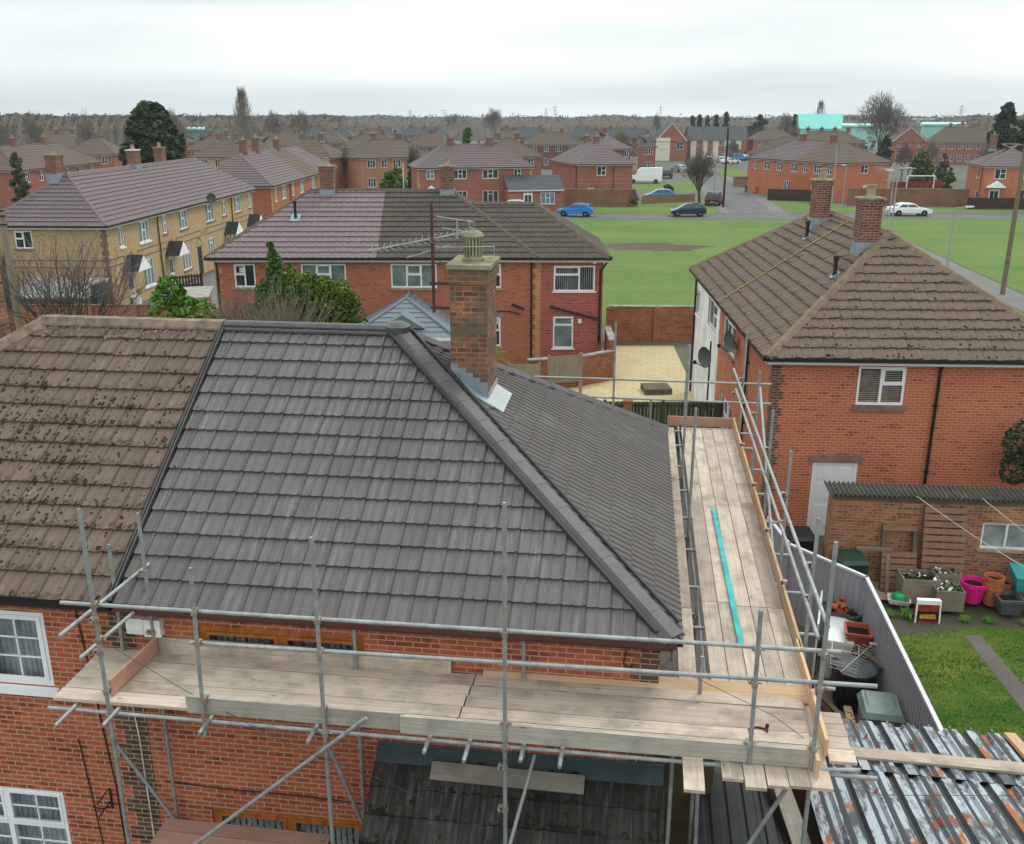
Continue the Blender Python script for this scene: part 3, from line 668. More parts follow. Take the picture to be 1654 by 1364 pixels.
# ================================================================== MAIN HOUSE (front, being re-roofed)
def main_house():
    t = thing('semi_detached_house', 'red brick semis in the foreground, roof half mossy brown and half new dark grey', 'house', (-6.5, 13.98, 0))
    XL, XR, Y0, Y1, ZE, ZR = -13.65, .65, 9.94, 18.02, 5.0, 7.67
    wx0, wx1, wy0, wy1 = -13.4, .45, 10.2, 17.75
    F = Face(0, wy0, 1, 0); Rf = Face(wx1, 0, 0, 1); B = Face(0, wy1, -1, 0); Lf = Face(wx0, 0, 0, -1)
    WW = [(-9.35, -7.53, 3.50, 4.62), (-9.5, -7.68, .55, 1.80)]; BW = [(-5.40, -3.22, 3.55, 4.60), (-5.50, -3.30, .7, 1.78)]
    mb = MB(); wall_face(mb, F, wx0, wx1, 0, 4.9, WW + BW, depth=.5); wall_face(mb, Rf, wy0, wy1, 0, 4.9, [(11.4, 12.3, 0, 2.05)])
    wall_face(mb, B, -wx1, -wx0, 0, 4.9); wall_face(mb, Lf, -wy1, -wy0, 0, 4.9); mb.build('wall', 'brick_main', t, True)
    door(t, Rf, 11.4, 12.3, 0, 2.05, world=True)
    def bars(nx, ny, cells):
        def ex(f, F_, wf, wb):
            for (a, b, c, d) in cells:
                for k in range(1, nx): x = a + (b - a) * k / nx; F_.box(f, x - .011, x + .011, wb + .045, wb + .058, c, d)
                for k in range(1, ny): z = c + (d - c) * k / ny; F_.box(f, a, b, wb + .045, wb + .058, z - .011, z + .011)
        return ex
    # left-hand neighbour's white windows with curtains
    for (u0, u1, z0, z1), ly in ((WW[0], [(1, 0), (1, 0)]), (WW[1], [(1, .5), (1, .5)])):
        m = (u0 + u1) / 2; zc = z0 + (z1 - z0) * .5
        cells = [(u0 + .13, m - .1, z0 + .13, z1 - .13), (m + .1, u1 - .13, z0 + .13, z1 - .13)] if ly[0][1] == 0 else [(a, b, c, d) for a, b in ((u0 + .08, m - .06), (m + .06, u1 - .08)) for c, d in ((z0 + .1, zc - .05), (zc + .05, z1 - .1))]
        def ex(f, F_, wf, wb, cells=cells):
            bars(2, 3 if len(cells) == 2 else 2, cells)(f, F_, wf, wb)
            if len(cells) == 2:
                for (a, b, c, d) in cells:
                    for q in ((a - .06, a, c - .06, d + .06), (b, b + .06, c - .06, d + .06), (a, b, c - .06, c), (a, b, d, d + .06)): F_.box(f, q[0], q[1], wf, wf + .02, q[2], q[3])
        wo = window(t, F, u0, u1, z0, z1, ly, 'white', 'clear', 'white', fw=.075, sillh=.12, world=True, extra=ex)
        c = MB(); n = 44
        for (a, b) in ((u0 + .05, m + .05), (m - .05, u1 - .05)):
            for k in range(n):
                x0, x1 = a + (b - a) * k / n, a + (b - a) * (k + 1) / n
                w0, w1 = -.24 - .025 * math.sin(k * 1.55) - .012 * math.sin(k * .61), -.24 - .025 * math.sin((k + 1) * 1.55) - .012 * math.sin((k + 1) * .61)
                c.face([F.p(x0, w0, z0), F.p(x1, w1, z0), F.p(x1, w1, z1), F.p(x0, w0, z1)])
        c.build('curtain', 'curtain', wo, True)
    # brown-framed windows
    for (u0, u1, z0, z1) in BW:
        wo = window(t, F, u0, u1, z0, z1, [(1, 0), (1, 0)], 'upvc_b', 'clear', 'upvc_b', fw=.085, world=True, extra=lambda f, F_, wf, wb, a=(u0, u1, z0, z1): [F_.box(f, a[0] + o_ + i, a[0] + o_ + i + w_, wf, wf + .018, a[2] + j, a[2] + j + h_) for o_ in (.085, (a[1] - a[0]) / 2 + .04) for i, j, w_, h_ in ((0, .085, .05, a[3] - a[2] - .17), ((a[1] - a[0]) / 2 - .175, .085, .05, a[3] - a[2] - .17), (.05, .085, (a[1] - a[0]) / 2 - .225, .05), (.05, a[3] - a[2] - .135, (a[1] - a[0]) / 2 - .225, .05))])
        c = MB(); n = 26                                    # vertical blind behind the glass
        for k in range(n):
            x = u0 + (u1 - u0) * (k + .5) / n; F.box(c, x - .03, x + .032, -.125 - .01 * (k % 3), -.12 - .01 * (k % 3), z0, z1)
        c.build('blind', 'glass_w', wo, True)
        ld = MB()                                           # leaded diamonds
        for (a, b) in ((u0 + .14, (u0 + u1) / 2 - .09), ((u0 + u1) / 2 + .09, u1 - .14)):
            zc, zd = z0 + .14, z1 - .14; s_ = .16; x = a - (zd - zc)
            while x < b:
                for sg in (1, -1):
                    xs = [(x + q, zc + q if sg > 0 else zd - q) for q in (0, zd - zc)]
                    (xa, za), (xb, zb) = xs
                    if xb > b: f_ = (b - xa) / (xb - xa); xb, zb = b, za + (zb - za) * f_
                    if xa < a: f_ = (a - xa) / (xb - xa); xa, za = a, za + (zb - za) * f_
                    if xb > xa + .02: ld.tube(F.p(xa, -.066, za), F.p(xb, -.066, zb), .003, 4)
                x += s_
        ld.build('leading', 'lead', wo, True)
    # soldier-course lintel, dark quoins at the party line and corner
    li = MB()
    for k in range(30): F.box(li, -5.55 + k * .0775, -5.55 + k * .0775 + .066, 0, .005, 1.83, 2.045)
    li.build('lintel', 'brick_main', t, True)
    quoin(t, F, -6.27, 0, 4.85, 'brick_dark', .46, .34, world=True)
    quoin(t, F, wx1, 0, 4.85, 'brick_dark', .34, .225, world=True); quoin(t, Rf, wy0, 0, 4.85, 'brick_dark', .34, .225, right=False, world=True)
    # roofs
    kw = dict(prof=ROMAN2, per=.3, th=.036)
    o = MB(); tiled(o, (XL, Y0, ZE), (1, 0, 0), (0, 1, 0), XR - XL, 4.04, 2.67, 4.25, 4.25, ucut=(0, 7.26), jit=.009, seed=3, **kw)
    tiled(o, (XL, Y1, ZE), (0, -1, 0), (1, 0, 0), Y1 - Y0, 4.25, 2.67, 4.04, 4.04, g=.358, jit=.009, seed=4, prof=PAN, per=.3)
    tiled(o, (XR, Y1, ZE), (-1, 0, 0), (0, -1, 0), XR - XL, 4.04, 2.67, 4.25, 4.25, ucut=(7.04, 14.3), jit=.009, seed=5, prof=PAN, per=.3)
    old = o.build('roof', 'tile_old', t, True); old['label'] = 'old brown half of the roof, tiles spotted with moss'
    nw = MB(); tiled(nw, (XL, Y0, ZE), (1, 0, 0), (0, 1, 0), XR - XL, 4.04, 2.67, 4.25, 4.25, ucut=(7.32, 14.3), jit=.003, seed=6, **kw)
    tiled(nw, (XR, Y1, ZE), (-1, 0, 0), (0, -1, 0), XR - XL, 4.04, 2.67, 4.25, 4.25, ucut=(0, 6.98), jit=.003, seed=7, prof=PAN, per=.3)
    new = nw.build('roof', 'tile_new', t, True); new['label'] = 'new dark grey half of the roof'
    sd_ = MB(); tiled(sd_, (XR, Y0, ZE), (0, 1, 0), (-1, 0, 0), Y1 - Y0, 4.25, 2.67, 4.04, 4.04, g=.358, jit=.003, seed=8, prof=ROMAN, per=.15, th=.036)
    side = sd_.build('roof', 'tile_side', t, True); side['label'] = 'new dark grey hipped end of the roof'
    Rr = Vector((XR - 4.25, 13.98, ZR)); Rl = Vector((XL + 4.25, 13.98, ZR)); up = Vector((0, 0, .085)); xm = -6.36
    mb = MB(); ridge_tiles(mb, (xm, 13.98, ZR + .085), Rr + up, wdt=.15, seg=.46)
    for c in ((XR - .02, Y0 + .02), (XR - .02, Y1 - .02)): ridge_tiles(mb, Vector((c[0], c[1], ZE + .06)), Rr + up, wdt=.175, seg=.46, h=.08, flat=.5)
    mb.lathe(Rr + Vector((0, 0, -.02)), [(.2, 0), (.2, .1), (.1, .16), (0, .17)], 12); mb.build('ridge_tiles', 'ridge_new', new, True)
    mb = MB(); ridge_tiles(mb, Rl + up, (xm - .03, 13.98, ZR + .085), wdt=.15, seg=.3, flat=.6)
    for c in ((XL, Y0), (XL, Y1)): ridge_tiles(mb, Vector((c[0], c[1], ZE + .06)), Rl + up, wdt=.15, seg=.3, flat=.6)
    mb.build('ridge_tiles', 'ridge_old', old, True)
    # black dry-hip roll, also standing in for gap shade below the hip tiles, and dry verge at the party line
    k = MB(); d = (Rr - Vector((XR, Y0, ZE))).normalized(); sd2 = d.cross(Vector((0, 0, 1))).normalized()
    for s_ in (1, -1):
        q = sd2 * .195 * s_ + Vector((0, 0, -.045)); k.tube(Vector((XR, Y0, ZE + .06)) + q + d * .2, Rr + up + q, .028, 8)
    k.tube(Vector((xm, 13.88, ZR + .02)), Vector((Rr.x, 13.88, ZR + .02)), .03, 8)
    k.build('hip_roll_shade', 'black', new, True)
    v = MB(); sl = Vector((0, 4.04, 2.67)).normalized(); nn = Vector((0, -2.67, 4.04)).normalized()
    for dx, hh, hw in ((-.03, .046, .006), (.012, .05, .008)):
        a = Vector((xm - .0 + dx, Y0 - .05, ZE)); v.obox(a + sl * 2.42 + nn * hh, sl, (1, 0, 0), nn, 2.40, hw, .014)
    v.build('verge_strip', 'grey_p', new, True); v = MB(); a = Vector((xm - .008, Y0 - .05, ZE)); v.obox(a + sl * 2.42 + nn * .03, sl, (1, 0, 0), nn, 2.40, .045, .012); v.build('verge_trough', 'black', new, True)
    # moss cushions on the old half
    ms = MB(); rnd = random.Random(12); S = 4.84
    for c in range(3200):
        cx = rnd.gauss(-8.9, 1.5) if rnd.random() < .8 else rnd.uniform(-12.5, -6.5); s_ = rnd.gauss(2.3, 1.15)
        if not (-13.2 < cx < -6.5 and .05 < s_ < 4.6): continue
        if mnoise.noise((cx * .9, s_ * .9, 2)) < -.08 and rnd.random() < .85: continue
        if (cx - XL) < s_ * 4.25 / S + .3: continue
        rw = math.floor(s_ / .345); s_ = rw * .345 + (abs(rnd.gauss(0, .05)) if rnd.random() < .45 else rnd.uniform(.02, .33)); k2 = round(cx / .15) * .15 + (XL % .15) + rnd.gauss(.06, .025)
        p = Vector((k2, Y0, ZE)) + sl * s_ + nn * (.034 * (1 - (s_ - rw * .345) / .345)); r = rnd.uniform(.007, .024) * (1.4 if rnd.random() < .15 else 1); n = 6; e = rnd.uniform(.8, 2.1)
        ring = [p + Vector((1, 0, 0)) * r * math.cos(6.283 * q / n) * rnd.uniform(.7, 1.2) + sl * r * e * math.sin(6.283 * q / n) * rnd.uniform(.7, 1.2) for q in range(n)]
        r2 = [p + (x - p) * .65 + nn * r * .75 for x in ring]; tp = p + nn * r * 1.0
        for q in range(n): ms.face([ring[q], ring[(q + 1) % n], r2[(q + 1) % n], r2[q]]); ms.face([r2[q], r2[(q + 1) % n], tp])
    struct(ms.build('moss', 'moss', old, True), 'stuff')
    lc = MB()
    for c in range(190):
        cx = rnd.uniform(-9.4, -6.6); p = Vector((cx, 13.98 - .12 - abs(rnd.gauss(0, .10)), 0)); p.z = ZE + (p.y - Y0) * 2.67 / 4.04 + .04; r = rnd.uniform(.01, .028); n = 6
        ring = [p + Vector((1, 0, 0)) * r * math.cos(6.283 * q / n) + sl * r * math.sin(6.283 * q / n) for q in range(n)]
        for q in range(n): lc.face([ring[q], ring[(q + 1) % n], p + nn * r * .6])
    struct(lc.build('lichen', 'ridge_old', old, True), 'stuff')
    # eaves: fascia and gutters
    eaves(t, XL, -6.4, Y0, Y1, ZE, 'gutter_b', 'black', 'FL', world=True)
    eaves(t, -6.36, XR, Y0, Y1, ZE, 'gutter_b', 'gutter_b', 'FR', world=True)
    tf = MB(); tf.plank((-6.3, Y0 - .02, ZE - .012), (XR - .1, Y0 - .02, ZE - .012), .06, .012, side=(0, 1, -.3)); tf.plank((XR + .02, Y0 + .1, ZE - .012), (XR + .02, Y1 - .1, ZE - .012), .06, .012, side=(1, 0, -.3))
    tf.build('eaves_felt', 'teal', new, True)
    # chimneys
    for cx, lab in ((-2.40, 'right chimney, fresh lead at its foot'), (-10.56, 'left chimney')):
        s_ = 1 if cx > -6.5 else -1
        mb = MB(); y0, y1 = 13.42, 14.32; x0, x1 = cx - .275, cx + .275; mb.box(x0, x1, y0, y1, 6.3, 8.72); mb.box(x0 - .02, x1 + .02, y0 - .02, y1 + .02, 8.5, 8.72)
        ch = mb.build('chimney', 'brick_chim', t, True); ch['label'] = lab
        cp = MB(); cp.box(x0 - .045, x1 + .06, y0 - .05, y1 + .05, 8.722, 8.785); cp.build('cap', 'concrete_g', ch, True)
        pt = MB(); c0 = Vector((cx + .01, 13.8, 8.782)); pt.lathe(c0, [(.16, 0), (.165, .05), (.135, .07), (.135, .10)], 16)
        for q in range(18):
            a = 6.2832 * q / 18; pt.obox(c0 + Vector((.128 * math.cos(a), .128 * math.sin(a), .22)), (math.cos(a), math.sin(a), 0), (-math.sin(a), math.cos(a), 0), (0, 0, 1), .018, .014, .125)
        pt.lathe(c0, [(.1, .1), (.1, .34)], 14); pt.lathe(c0, [(.15, .34), (.165, .36), (.165, .375), (.13, .42), (.06, .45), (0, .46)], 16)
        pt.build('chimney_pot', 'concrete_g', ch, True)
        if s_ > 0:
            fl = MB(); Ff = Face(0, y0, 1, 0); zp = lambda x: ZE + (XR - x) * 2.67 / 4.25
            n = 5
            for q in range(n):
                a, b = x0 + (x1 - x0) * q / n, x0 + (x1 - x0) * (q + 1) / n; top = zp(a) + .24
                Ff.box(fl, a, b, 0, .012, zp(b) - .02, top)
            slp = Vector((1, 0, -2.67 / 4.25)).normalized(); nr = Vector((2.67 / 4.25, 0, 1)).normalized()
            fl.obox(Vector((cx + .02, y0 - .11, zp(cx + .02) + .055)), slp, (0, 1, 0), nr, .42, .10, .012)
            fl.build('flashing', 'lead', ch, True)
            ap = MB(); ap.obox(Vector((x1 + .12, (y0 + y1) / 2 - .12, zp(x1 + .12) + .06)), slp, (0, 1, 0), nr, .15, .5, .012); Face(x1, 0, 0, 1).box(ap, y0, y1, 0, .012, zp(x1) - .05, zp(x1) + .14)
            ap.build('apron', 'lead_new', ch, True)
    # vent, cables, pipe on the wall
    vb = MB(); F.box(vb, -6.33, -6.1, 0, .09, 4.46, 4.68); F.box(vb, -6.085, -5.86, 0, .10, 4.44, 4.68)
    for k in range(7): F.box(vb, -6.3, -6.13, .09, .10, 4.49 + k * .024, 4.50 + k * .024)
    vb.build('vent', 'white_old', t, True)
    cb = MB(); cb.path([F.p(x, .015, z) for x, z in ((-7.05, 4.72), (-6.98, 3.9), (-6.93, 3.1), (-6.85, 2.0), (-6.83, .2))], .009, 5); cb.path([F.p(x, .015, z) for x, z in ((-7.3, 2.72), (-7.22, 1.6), (-7.14, .3))], .008, 5)
    cb.path([F.p(-6.1 + k * .4, .02, 2.16 - .012 * k - .015 * math.sin(k * .9)) for k in range(8)], .011, 5); cb.path([F.p(x, .02, z) for x, z in ((.05, 4.68), (.02, 4.5), (.08, 4.42), (.14, 4.5))], .008, 5)
    cb.build('cable', 'black', t, True)
    wc = MB(); wc.path([F.p(x, .02, z) for x, z in ((-6.48, 4.6), (-6.45, 3.6), (-6.4, 2.8), (-6.38, .3))], .009, 5); wc.build('cable', 'rope', t, True)
    br = MB()
    for dz in (1.72, 1.93): br.tube(F.p(-6.98, .0, dz), F.p(-6.98, .3, dz - .02), .01, 6)
    br.path([F.p(-6.95, .02, 1.95), F.p(-6.95, .02, 1.62)], .014, 6); br.path([F.p(-6.95, .02, 1.66), F.p(-7.0, .16, 1.72), F.p(-7.02, .34, 1.9)], .009, 6); br.build('wall_bracket', 'black', t, True)
    # lean-to with mossy tiles below
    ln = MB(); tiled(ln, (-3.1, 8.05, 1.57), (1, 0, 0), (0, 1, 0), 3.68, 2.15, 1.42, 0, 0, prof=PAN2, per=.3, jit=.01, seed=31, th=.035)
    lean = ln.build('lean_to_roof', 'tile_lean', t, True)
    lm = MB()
    for c in range(260):
        s_ = rnd.uniform(.1, 2.4); x = rnd.uniform(-3.05, .5); p = Vector((x, 8.05, 1.57)) + Vector((0, 2.15, 1.42)).normalized() * s_ + Vector((0, -1.42, 2.15)).normalized() * .03; r = rnd.uniform(.008, .03); n = 5
        ring = [p + Vector((r * math.cos(6.283 * q / n), r * 1.3 * math.sin(6.283 * q / n), r * .8 * math.sin(6.283 * q / n))) for q in range(n)]
        for q in range(n): lm.face([ring[q], ring[(q + 1) % n], p + Vector((0, -r * .4, r * .8))])
    struct(lm.build('moss', 'moss', lean, True), 'stuff')
    fl = MB(); fl.obox((-1.26, 10.09, 2.985), (1, 0, 0), (0, 2.15, 1.42), (0, -1.42, 2.15), 1.83, .115, .006); F.box(fl, -3.1, .58, .0, .012, 3.0, 3.09); fl.build('flashing', 'lead_old', lean, True)
    lw = MB(); lw.box(-3.0, .5, 8.3, 10.199, 0, 1.6); lw.face([(.5, 8.3, 1.6), (.5, 10.199, 1.6), (.5, 10.199, 2.86)]); lw.face([(-3.0, 8.3, 1.6), (-3.0, 10.199, 2.86), (-3.0, 10.199, 1.6)]); lw.build('lean_to_wall', 'brick_main', t, True)
    pn = MB(); pn.box(.452, 1.25, 10.75, 10.80, .0, 3.0); pn.build('side_panel', 'timber_o', t, True)
main_house()

# ---- television aerial on the chimney
t = thing('television_aerial', 'long comb-like roof aerial on a rusty mast bolted to the front chimney', 'aerial', (-2.95, 13.6, 8.05))
m = MB(); m.tube((-2.95, 13.6, 8.05), (-2.95, 13.6, 9.63), .022, 10); m.build('mast', 'rust_mast', t, True)
for z in (8.12, 8.48): m = MB(); m.box(-3.0, -2.70, 13.57, 13.6 - .002, z - .02, z + .02); m.build('bracket', 'rust_mast', t, True)
m = MB(); a = Vector((-3.80, 13.25, 8.98)); b = Vector((-2.40, 13.85, 9.21)); m.tube(a, b, .010, 8); d = (b - a).normalized(); sd = d.cross(Vector((0, 0, 1))).normalized(); up_ = sd.cross(d)
for k in range(16):
    p = a + (b - a) * (k + .3) / 16.5
    for s in (1, -1):
        for q in (1, -1): m.tube(p, p + sd * .12 * s + up_ * .045 * q + d * .05, .0032, 5)
for k in (0, 1, 2, 3): m.tube(b + sd * .18 - up_ * (.16 - .1 * k), b - sd * .18 - up_ * (.16 - .1 * k), .006, 5)
for s in (1, -1): m.tube(b + sd * .17 * s - up_ * .18, b + sd * .17 * s + up_ * .16, .005, 5)
m.tube(Vector((-3.3, 13.45, 8.86)), Vector((-2.72, 13.7, 9.02)), .008, 6)
m.build('yagi_array', 'alu', t, True)
m = MB(); m.tube((-2.88, 13.6, 9.44), (-2.34, 13.62, 9.36), .008, 6); m.tube((-2.80, 13.6, 9.28), (-2.38, 13.62, 9.21), .007, 6); m.tube((-2.58, 13.6, 9.40), (-2.58, 13.6, 9.12), .013, 6)
m.tube((-2.84, 13.6, 9.0), (-2.05, 13.62, 9.02), .008, 6); m.tube((-2.05, 13.62, 9.04), (-2.05, 13.62, 8.9), .006, 5); m.tube((-2.95, 13.6, 9.01), (-2.84, 13.6, 9.0), .011, 6); m.tube((-2.58, 13.6, 9.12), (-2.6, 13.75, 9.02), .008, 6); m.build('dipole', 'alu', t, True)
m = MB(); m.path([(-2.93, 13.58, 9.1), (-2.90, 13.55, 8.9), (-2.75, 13.5, 8.72), (-2.72, 13.41, 8.6)], .005, 5); m.build('cable', 'wire', t, True)

# ================================================================== SCAFFOLD
def scaffold():
    t = thing('scaffold', 'steel tube scaffold with wooden board platform wrapped round the re-roofed house', 'scaffold', (-2, 10, 0))
    T = .0242
    def tb(name, a, b, mat='galv'):
        m = MB(); m.tube(a, b, T, 12, cap=False); a = Vector(a); b = Vector(b); d = (b - a).normalized()
        # open tube ends: dark bore with a rim
        m.tube(b - d * .004, a + d * .004, T * .86, 12, cap=True)
        return m.build(name, mat, t, True, smooth=False)
    def cp(p, ax1, ax2):
        m = MB(); p = Vector(p); a = Vector(ax1).normalized(); b = Vector(ax2).normalized(); n = a.cross(b).normalized()
        m.tube(p - a * .03, p + a * .03, T * 1.45, 10); m.obox(p + n * .028, a, b, n, .028, .03, .022)
        q = p + n * .054; m.tube(q - b * .03, q + b * .03, T * 1.45, 10); m.tube(p + b * .035 + n * .028 - a * .0, p + b * .075 + n * .028, .009, 6); m.obox(p - b * .045 + n * .02, a, b, n, .012, .014, .012)
        return m.build('coupler', 'coupler', t, True)
    Z = (0, 0, 1)
    YF, YI = 8.90, 10.1; XO, XI = 2.30, 1.02
    # standards
    for x, zt in ((-5.93, 6.73), (-3.32, 6.55), (-1.25, 7.06)): tb('standard', (x, YF, 0), (x, YF, zt))
    tb('standard', (2.06, YF, 0), (2.04, YF, 6.82)); tb('puncheon', (-4.77, YF, 3.93), (-4.72, YF, 6.10)); tb('puncheon', (1.40, YF, 4.18), (1.38, YF, 6.02))
    tb('standard', (-6.41, YI, 3.98), (-6.40, YI, 5.72)); tb('standard', (-5.96, YI, 0), (-5.96, YI, 6.17)); tb('standard', (-3.31, YI, 0), (-3.30, YI, 4.80)); tb('puncheon', (-1.185, YI, 3.1), (-1.185, YI, 4.95)); tb('standard', (.94, YI, 0), (.94, YI, 4.72))
    for y, zt in ((12.3, 4.5), (14.95, 6.33), (17.7, 6.72)): tb('standard', (XI, y, 0), (XI, y, zt))
    for y, zt in ((11.2, 6.1), (13.55, 6.15), (15.6, 6.15), (17.6, 6.3), (20.1, 6.5)): tb('standard', (XO + .03, y, 0), (XO + .03, y, zt))
    tb('standard', (-.43, 20.9, 0), (-.43, 20.9, 6.47)); tb('standard', (1.18, 20.9, 0), (1.18, 20.9, 6.0)); tb('puncheon', (.42, 20.98, 4.0), (.42, 20.98, 4.72))
    # guard rails
    yr = YF + .05
    tb('guard_rail', (-6.36, yr, 5.53), (2.22, yr, 5.57)); tb('guard_rail', (-4.85, yr, 5.13), (2.62, yr, 5.20))
    tb('guard_rail', (-6.13, 8.50, 5.37), (-6.08, 10.55, 5.31)); tb('guard_rail', (-6.1, 8.76, 4.94), (-6.05, 10.50, 4.88))
    tb('guard_rail', (2.215, 9.6, 5.49), (2.225, 21.2, 5.40)); tb('guard_rail', (2.26, 10.2, 5.0), (2.27, 20.9, 5.02))
    tb('guard_rail', (-2.9, 20.95, 5.13), (3.05, 20.95, 5.14)); tb('guard_rail', (-2.9, 20.95, 4.70), (3.07, 20.95, 4.69))
    # ledgers and transoms under the deck
    tb('ledger', (-6.74, 8.96, 4.10), (2.75, 8.96, 4.07)); tb('ledger', (-6.5, 10.04, 4.06), (2.5, 10.04, 4.03)); tb('ledger', (XO, 9.0, 4.06), (XO, 21, 4.06)); tb('ledger', (1.06, 9.4, 4.04), (1.06, 21, 4.04))
    for x in (-6.42, -5.88, -4.72, -3.45, -2.12, -1.66, -1.05, -.62): tb('transom', (x, 8.62 + .05 * math.sin(x * 5), 4.135), (x + .02, 10.14, 4.125))
    for y in (10.6, 11.9, 13.1, 14.4, 15.7, 17.0, 18.3, 19.6, 20.6): tb('transom', (.66, y, 4.075), (2.62, y + .02, 4.075))
    tb('transom', (2.0, 8.93, 4.13), (2.56, 8.93, 4.18))
    # braces
    tb('brace', (-5.15, 8.83, 2.31), (-2.80, 8.83, 4.41)); tb('brace', (-6.72, 10.0, 2.98), (-5.85, 10.05, 1.45)); tb('brace', (-3.72, 9.95, 3.25), (-3.2, 10.02, 1.60))
    tb('brace', (-1.02, 9.9, 3.3), (-1.3, 9.0, 2.3)); tb('brace', (1.15, 8.83, 2.45), (1.80, 8.83, 3.95)); tb('brace', (-6.1, 10.06, 1.55), (-5.7, 9.9, 1.75)); tb('brace', (2.34, 11.3, 2.2), (2.34, 17.5, 6.0))
    tb('standard', (.62, 9.4, 0), (.62, 9.4, 4.02)); tb('standard', (1.02, 9.5, 0), (.92, 9.5, 4.0))
    # couplers where tubes cross
    X, Y = (1, 0, 0), (0, 1, 0)
    for x in (-5.93, -4.74, -3.32, -1.25, 1.385, 2.05):
        for z in (5.545, 5.15): cp((x, YF, z if x > -4.9 or z > 5.4 else 5.1), Z, X)
        cp((x, YF, 4.09), Z, X); cp((x, YF, 4.42), Z, X)
    for x, y, z in ((-6.40, YI, 4.10), (-6.40, YI, 5.0), (-5.96, YI, 5.36), (-5.96, YI, 4.92), (-5.96, YI, 4.52), (-3.31, YI, 4.06), (.94, YI, 4.06), (-5.96, YI, 1.62), (-5.93, 8.9, 5.36), (-5.93, 8.9, 4.95), (-3.32, 8.86, 3.9), (-1.25, 8.9, 3.3), (-1.25, 8.9, 3.86)): cp((x, y, z), Z, Y)
    for y in (11.2, 13.55, 15.6, 17.6, 20.1):
        for z in (5.46, 5.01, 4.06): cp((XO + .02, y, z), Z, Y)
    for y in (12.3, 14.95, 17.7): cp((XI, y, 4.04), Z, Y); cp((XI, y, 3.0), Z, Y)
    for x in (-.43, 1.18):
        for z in (5.13, 4.70): cp((x, 20.92, z), Z, X)
    for x in (2.24,): cp((x, 20.95, 5.3), X, Y); cp((x, 20.95, 4.85), X, Y)
    for y in (10.0, 12.6, 14.4, 16.4, 18.6): cp((2.25, y, 4.5), Z, Y)
    # deck boards
    rnd = random.Random(5)
    def bd(a, b, mat='board', wd=.217, th=.038, name='board', side=None):
        m = MB(); m.plank(a, b, wd, th, side=side); a = Vector(a); b = Vector(b); o = m.build(name, mat, t, True); return o
    for k in range(5):
        y = 9.135 + k * .2275; z = 4.181 + rnd.uniform(-.006, .006)
        bd((-6.74 + rnd.uniform(0, .04), y, z), (-1.86 + .015 * k, y + .004, z)); z += .006
        bd((-1.84 + .015 * k, y, z), (2.10 + .01 * k, y, z + .002))
    for k in range(4):
        y = 9.135 + k * .2275; bd((2.26, y, 4.18), (2.54 + rnd.uniform(-.01, .01), y, 4.18))
    bd((-6.0, 10.16, 4.30), (-2.1, 10.17, 4.29), side=(0, .12, 1), name='toe_board'); bd((-1.7, 10.19, 4.225), (2.3, 10.2, 4.22), mat='board_n', side=(0, .5, .3))
    for k in range(5):
        x = 1.215 + k * .2275; ys = [8.55 + rnd.uniform(-.04, .12), 9.6] if k % 2 else [8.62 + rnd.uniform(-.06, .1), 9.7]
        yb = [ys[0], 12.45 + (.0 if k > 1 else .08), 16.35 - (.1 if k == 1 else 0), 20.68]; z = 4.135
        for q in range(3):
            zz = z + (.004 if q == 1 else 0) + rnd.uniform(-.002, .002)
            bd((x + rnd.uniform(-.003, .003), yb[q] + (.008 if q else 0), zz), (x, yb[q + 1], zz), mat=('board', 'board', 'board_r')[0 if (k + q) % 4 else 1])
    for a, b in ((8.42, 12.3), (12.32, 16.3), (16.32, 20.66)): bd((.80 if a < 9 else .84, a, 4.13), (.84, b, 4.13))
    bd((.56 + .2, 8.44, 4.17), (.76, 9.2, 4.17), mat='board_n') if False else None
    # toe boards
    bd((-4.98, 8.955, 4.315), (-2.40, 8.955, 4.312), 'board_g', name='toe_board', side=(0, 0, 1)); bd((-2.44, 8.925, 4.300), (2.02, 8.925, 4.285), 'board_g', name='toe_board', side=(0, 0, 1))
    bd((-6.02, 9.12, 4.325), (-5.93, 10.08, 4.335), 'board_r', name='toe_board', side=(0, 0, 1))
    for a, b in ((9.1, 11.2), (11.0, 15.6), (15.62, 20.7)): bd((2.225 if a < 11 else 2.25, a, 4.30), (2.225 if a < 11 else 2.25, b, 4.30), 'board_n', name='toe_board', side=(0, 0, 1))
    bd((.80, 20.76, 4.27), (2.30, 20.76, 4.27), 'board_r', name='toe_board', side=(0, 0, 1)); bd((2.08, 8.75, 4.28), (2.08, 9.15, 4.28), 'board_n', name='toe_board', side=(0, 0, 1))
    # lower lift board at the left and tie wire
    for y in (9.15, 9.38): bd((-5.74, y, 2.16), (-3.55, y, 2.14), 'board_r')
    wr = MB(); wr.path([(-6.0, 9.3, 4.75), (-5.0, 9.05, 4.40), (-3.7, 8.75, 4.02), (-2.6, 8.8, 3.6), (-1.3, 8.86, 2.95)], .004, 5); wr.build('wire', 'wire', t, True); wr = MB(); wr.path([(.1, 10.18, 4.62), (.9, 9.95, 4.5), (1.7, 9.4, 4.45), (2.9, 9.3, 3.6), (5.6, 11.0, 2.5)], .004, 5); wr.build('wire', 'wire', t, True)
scaffold()

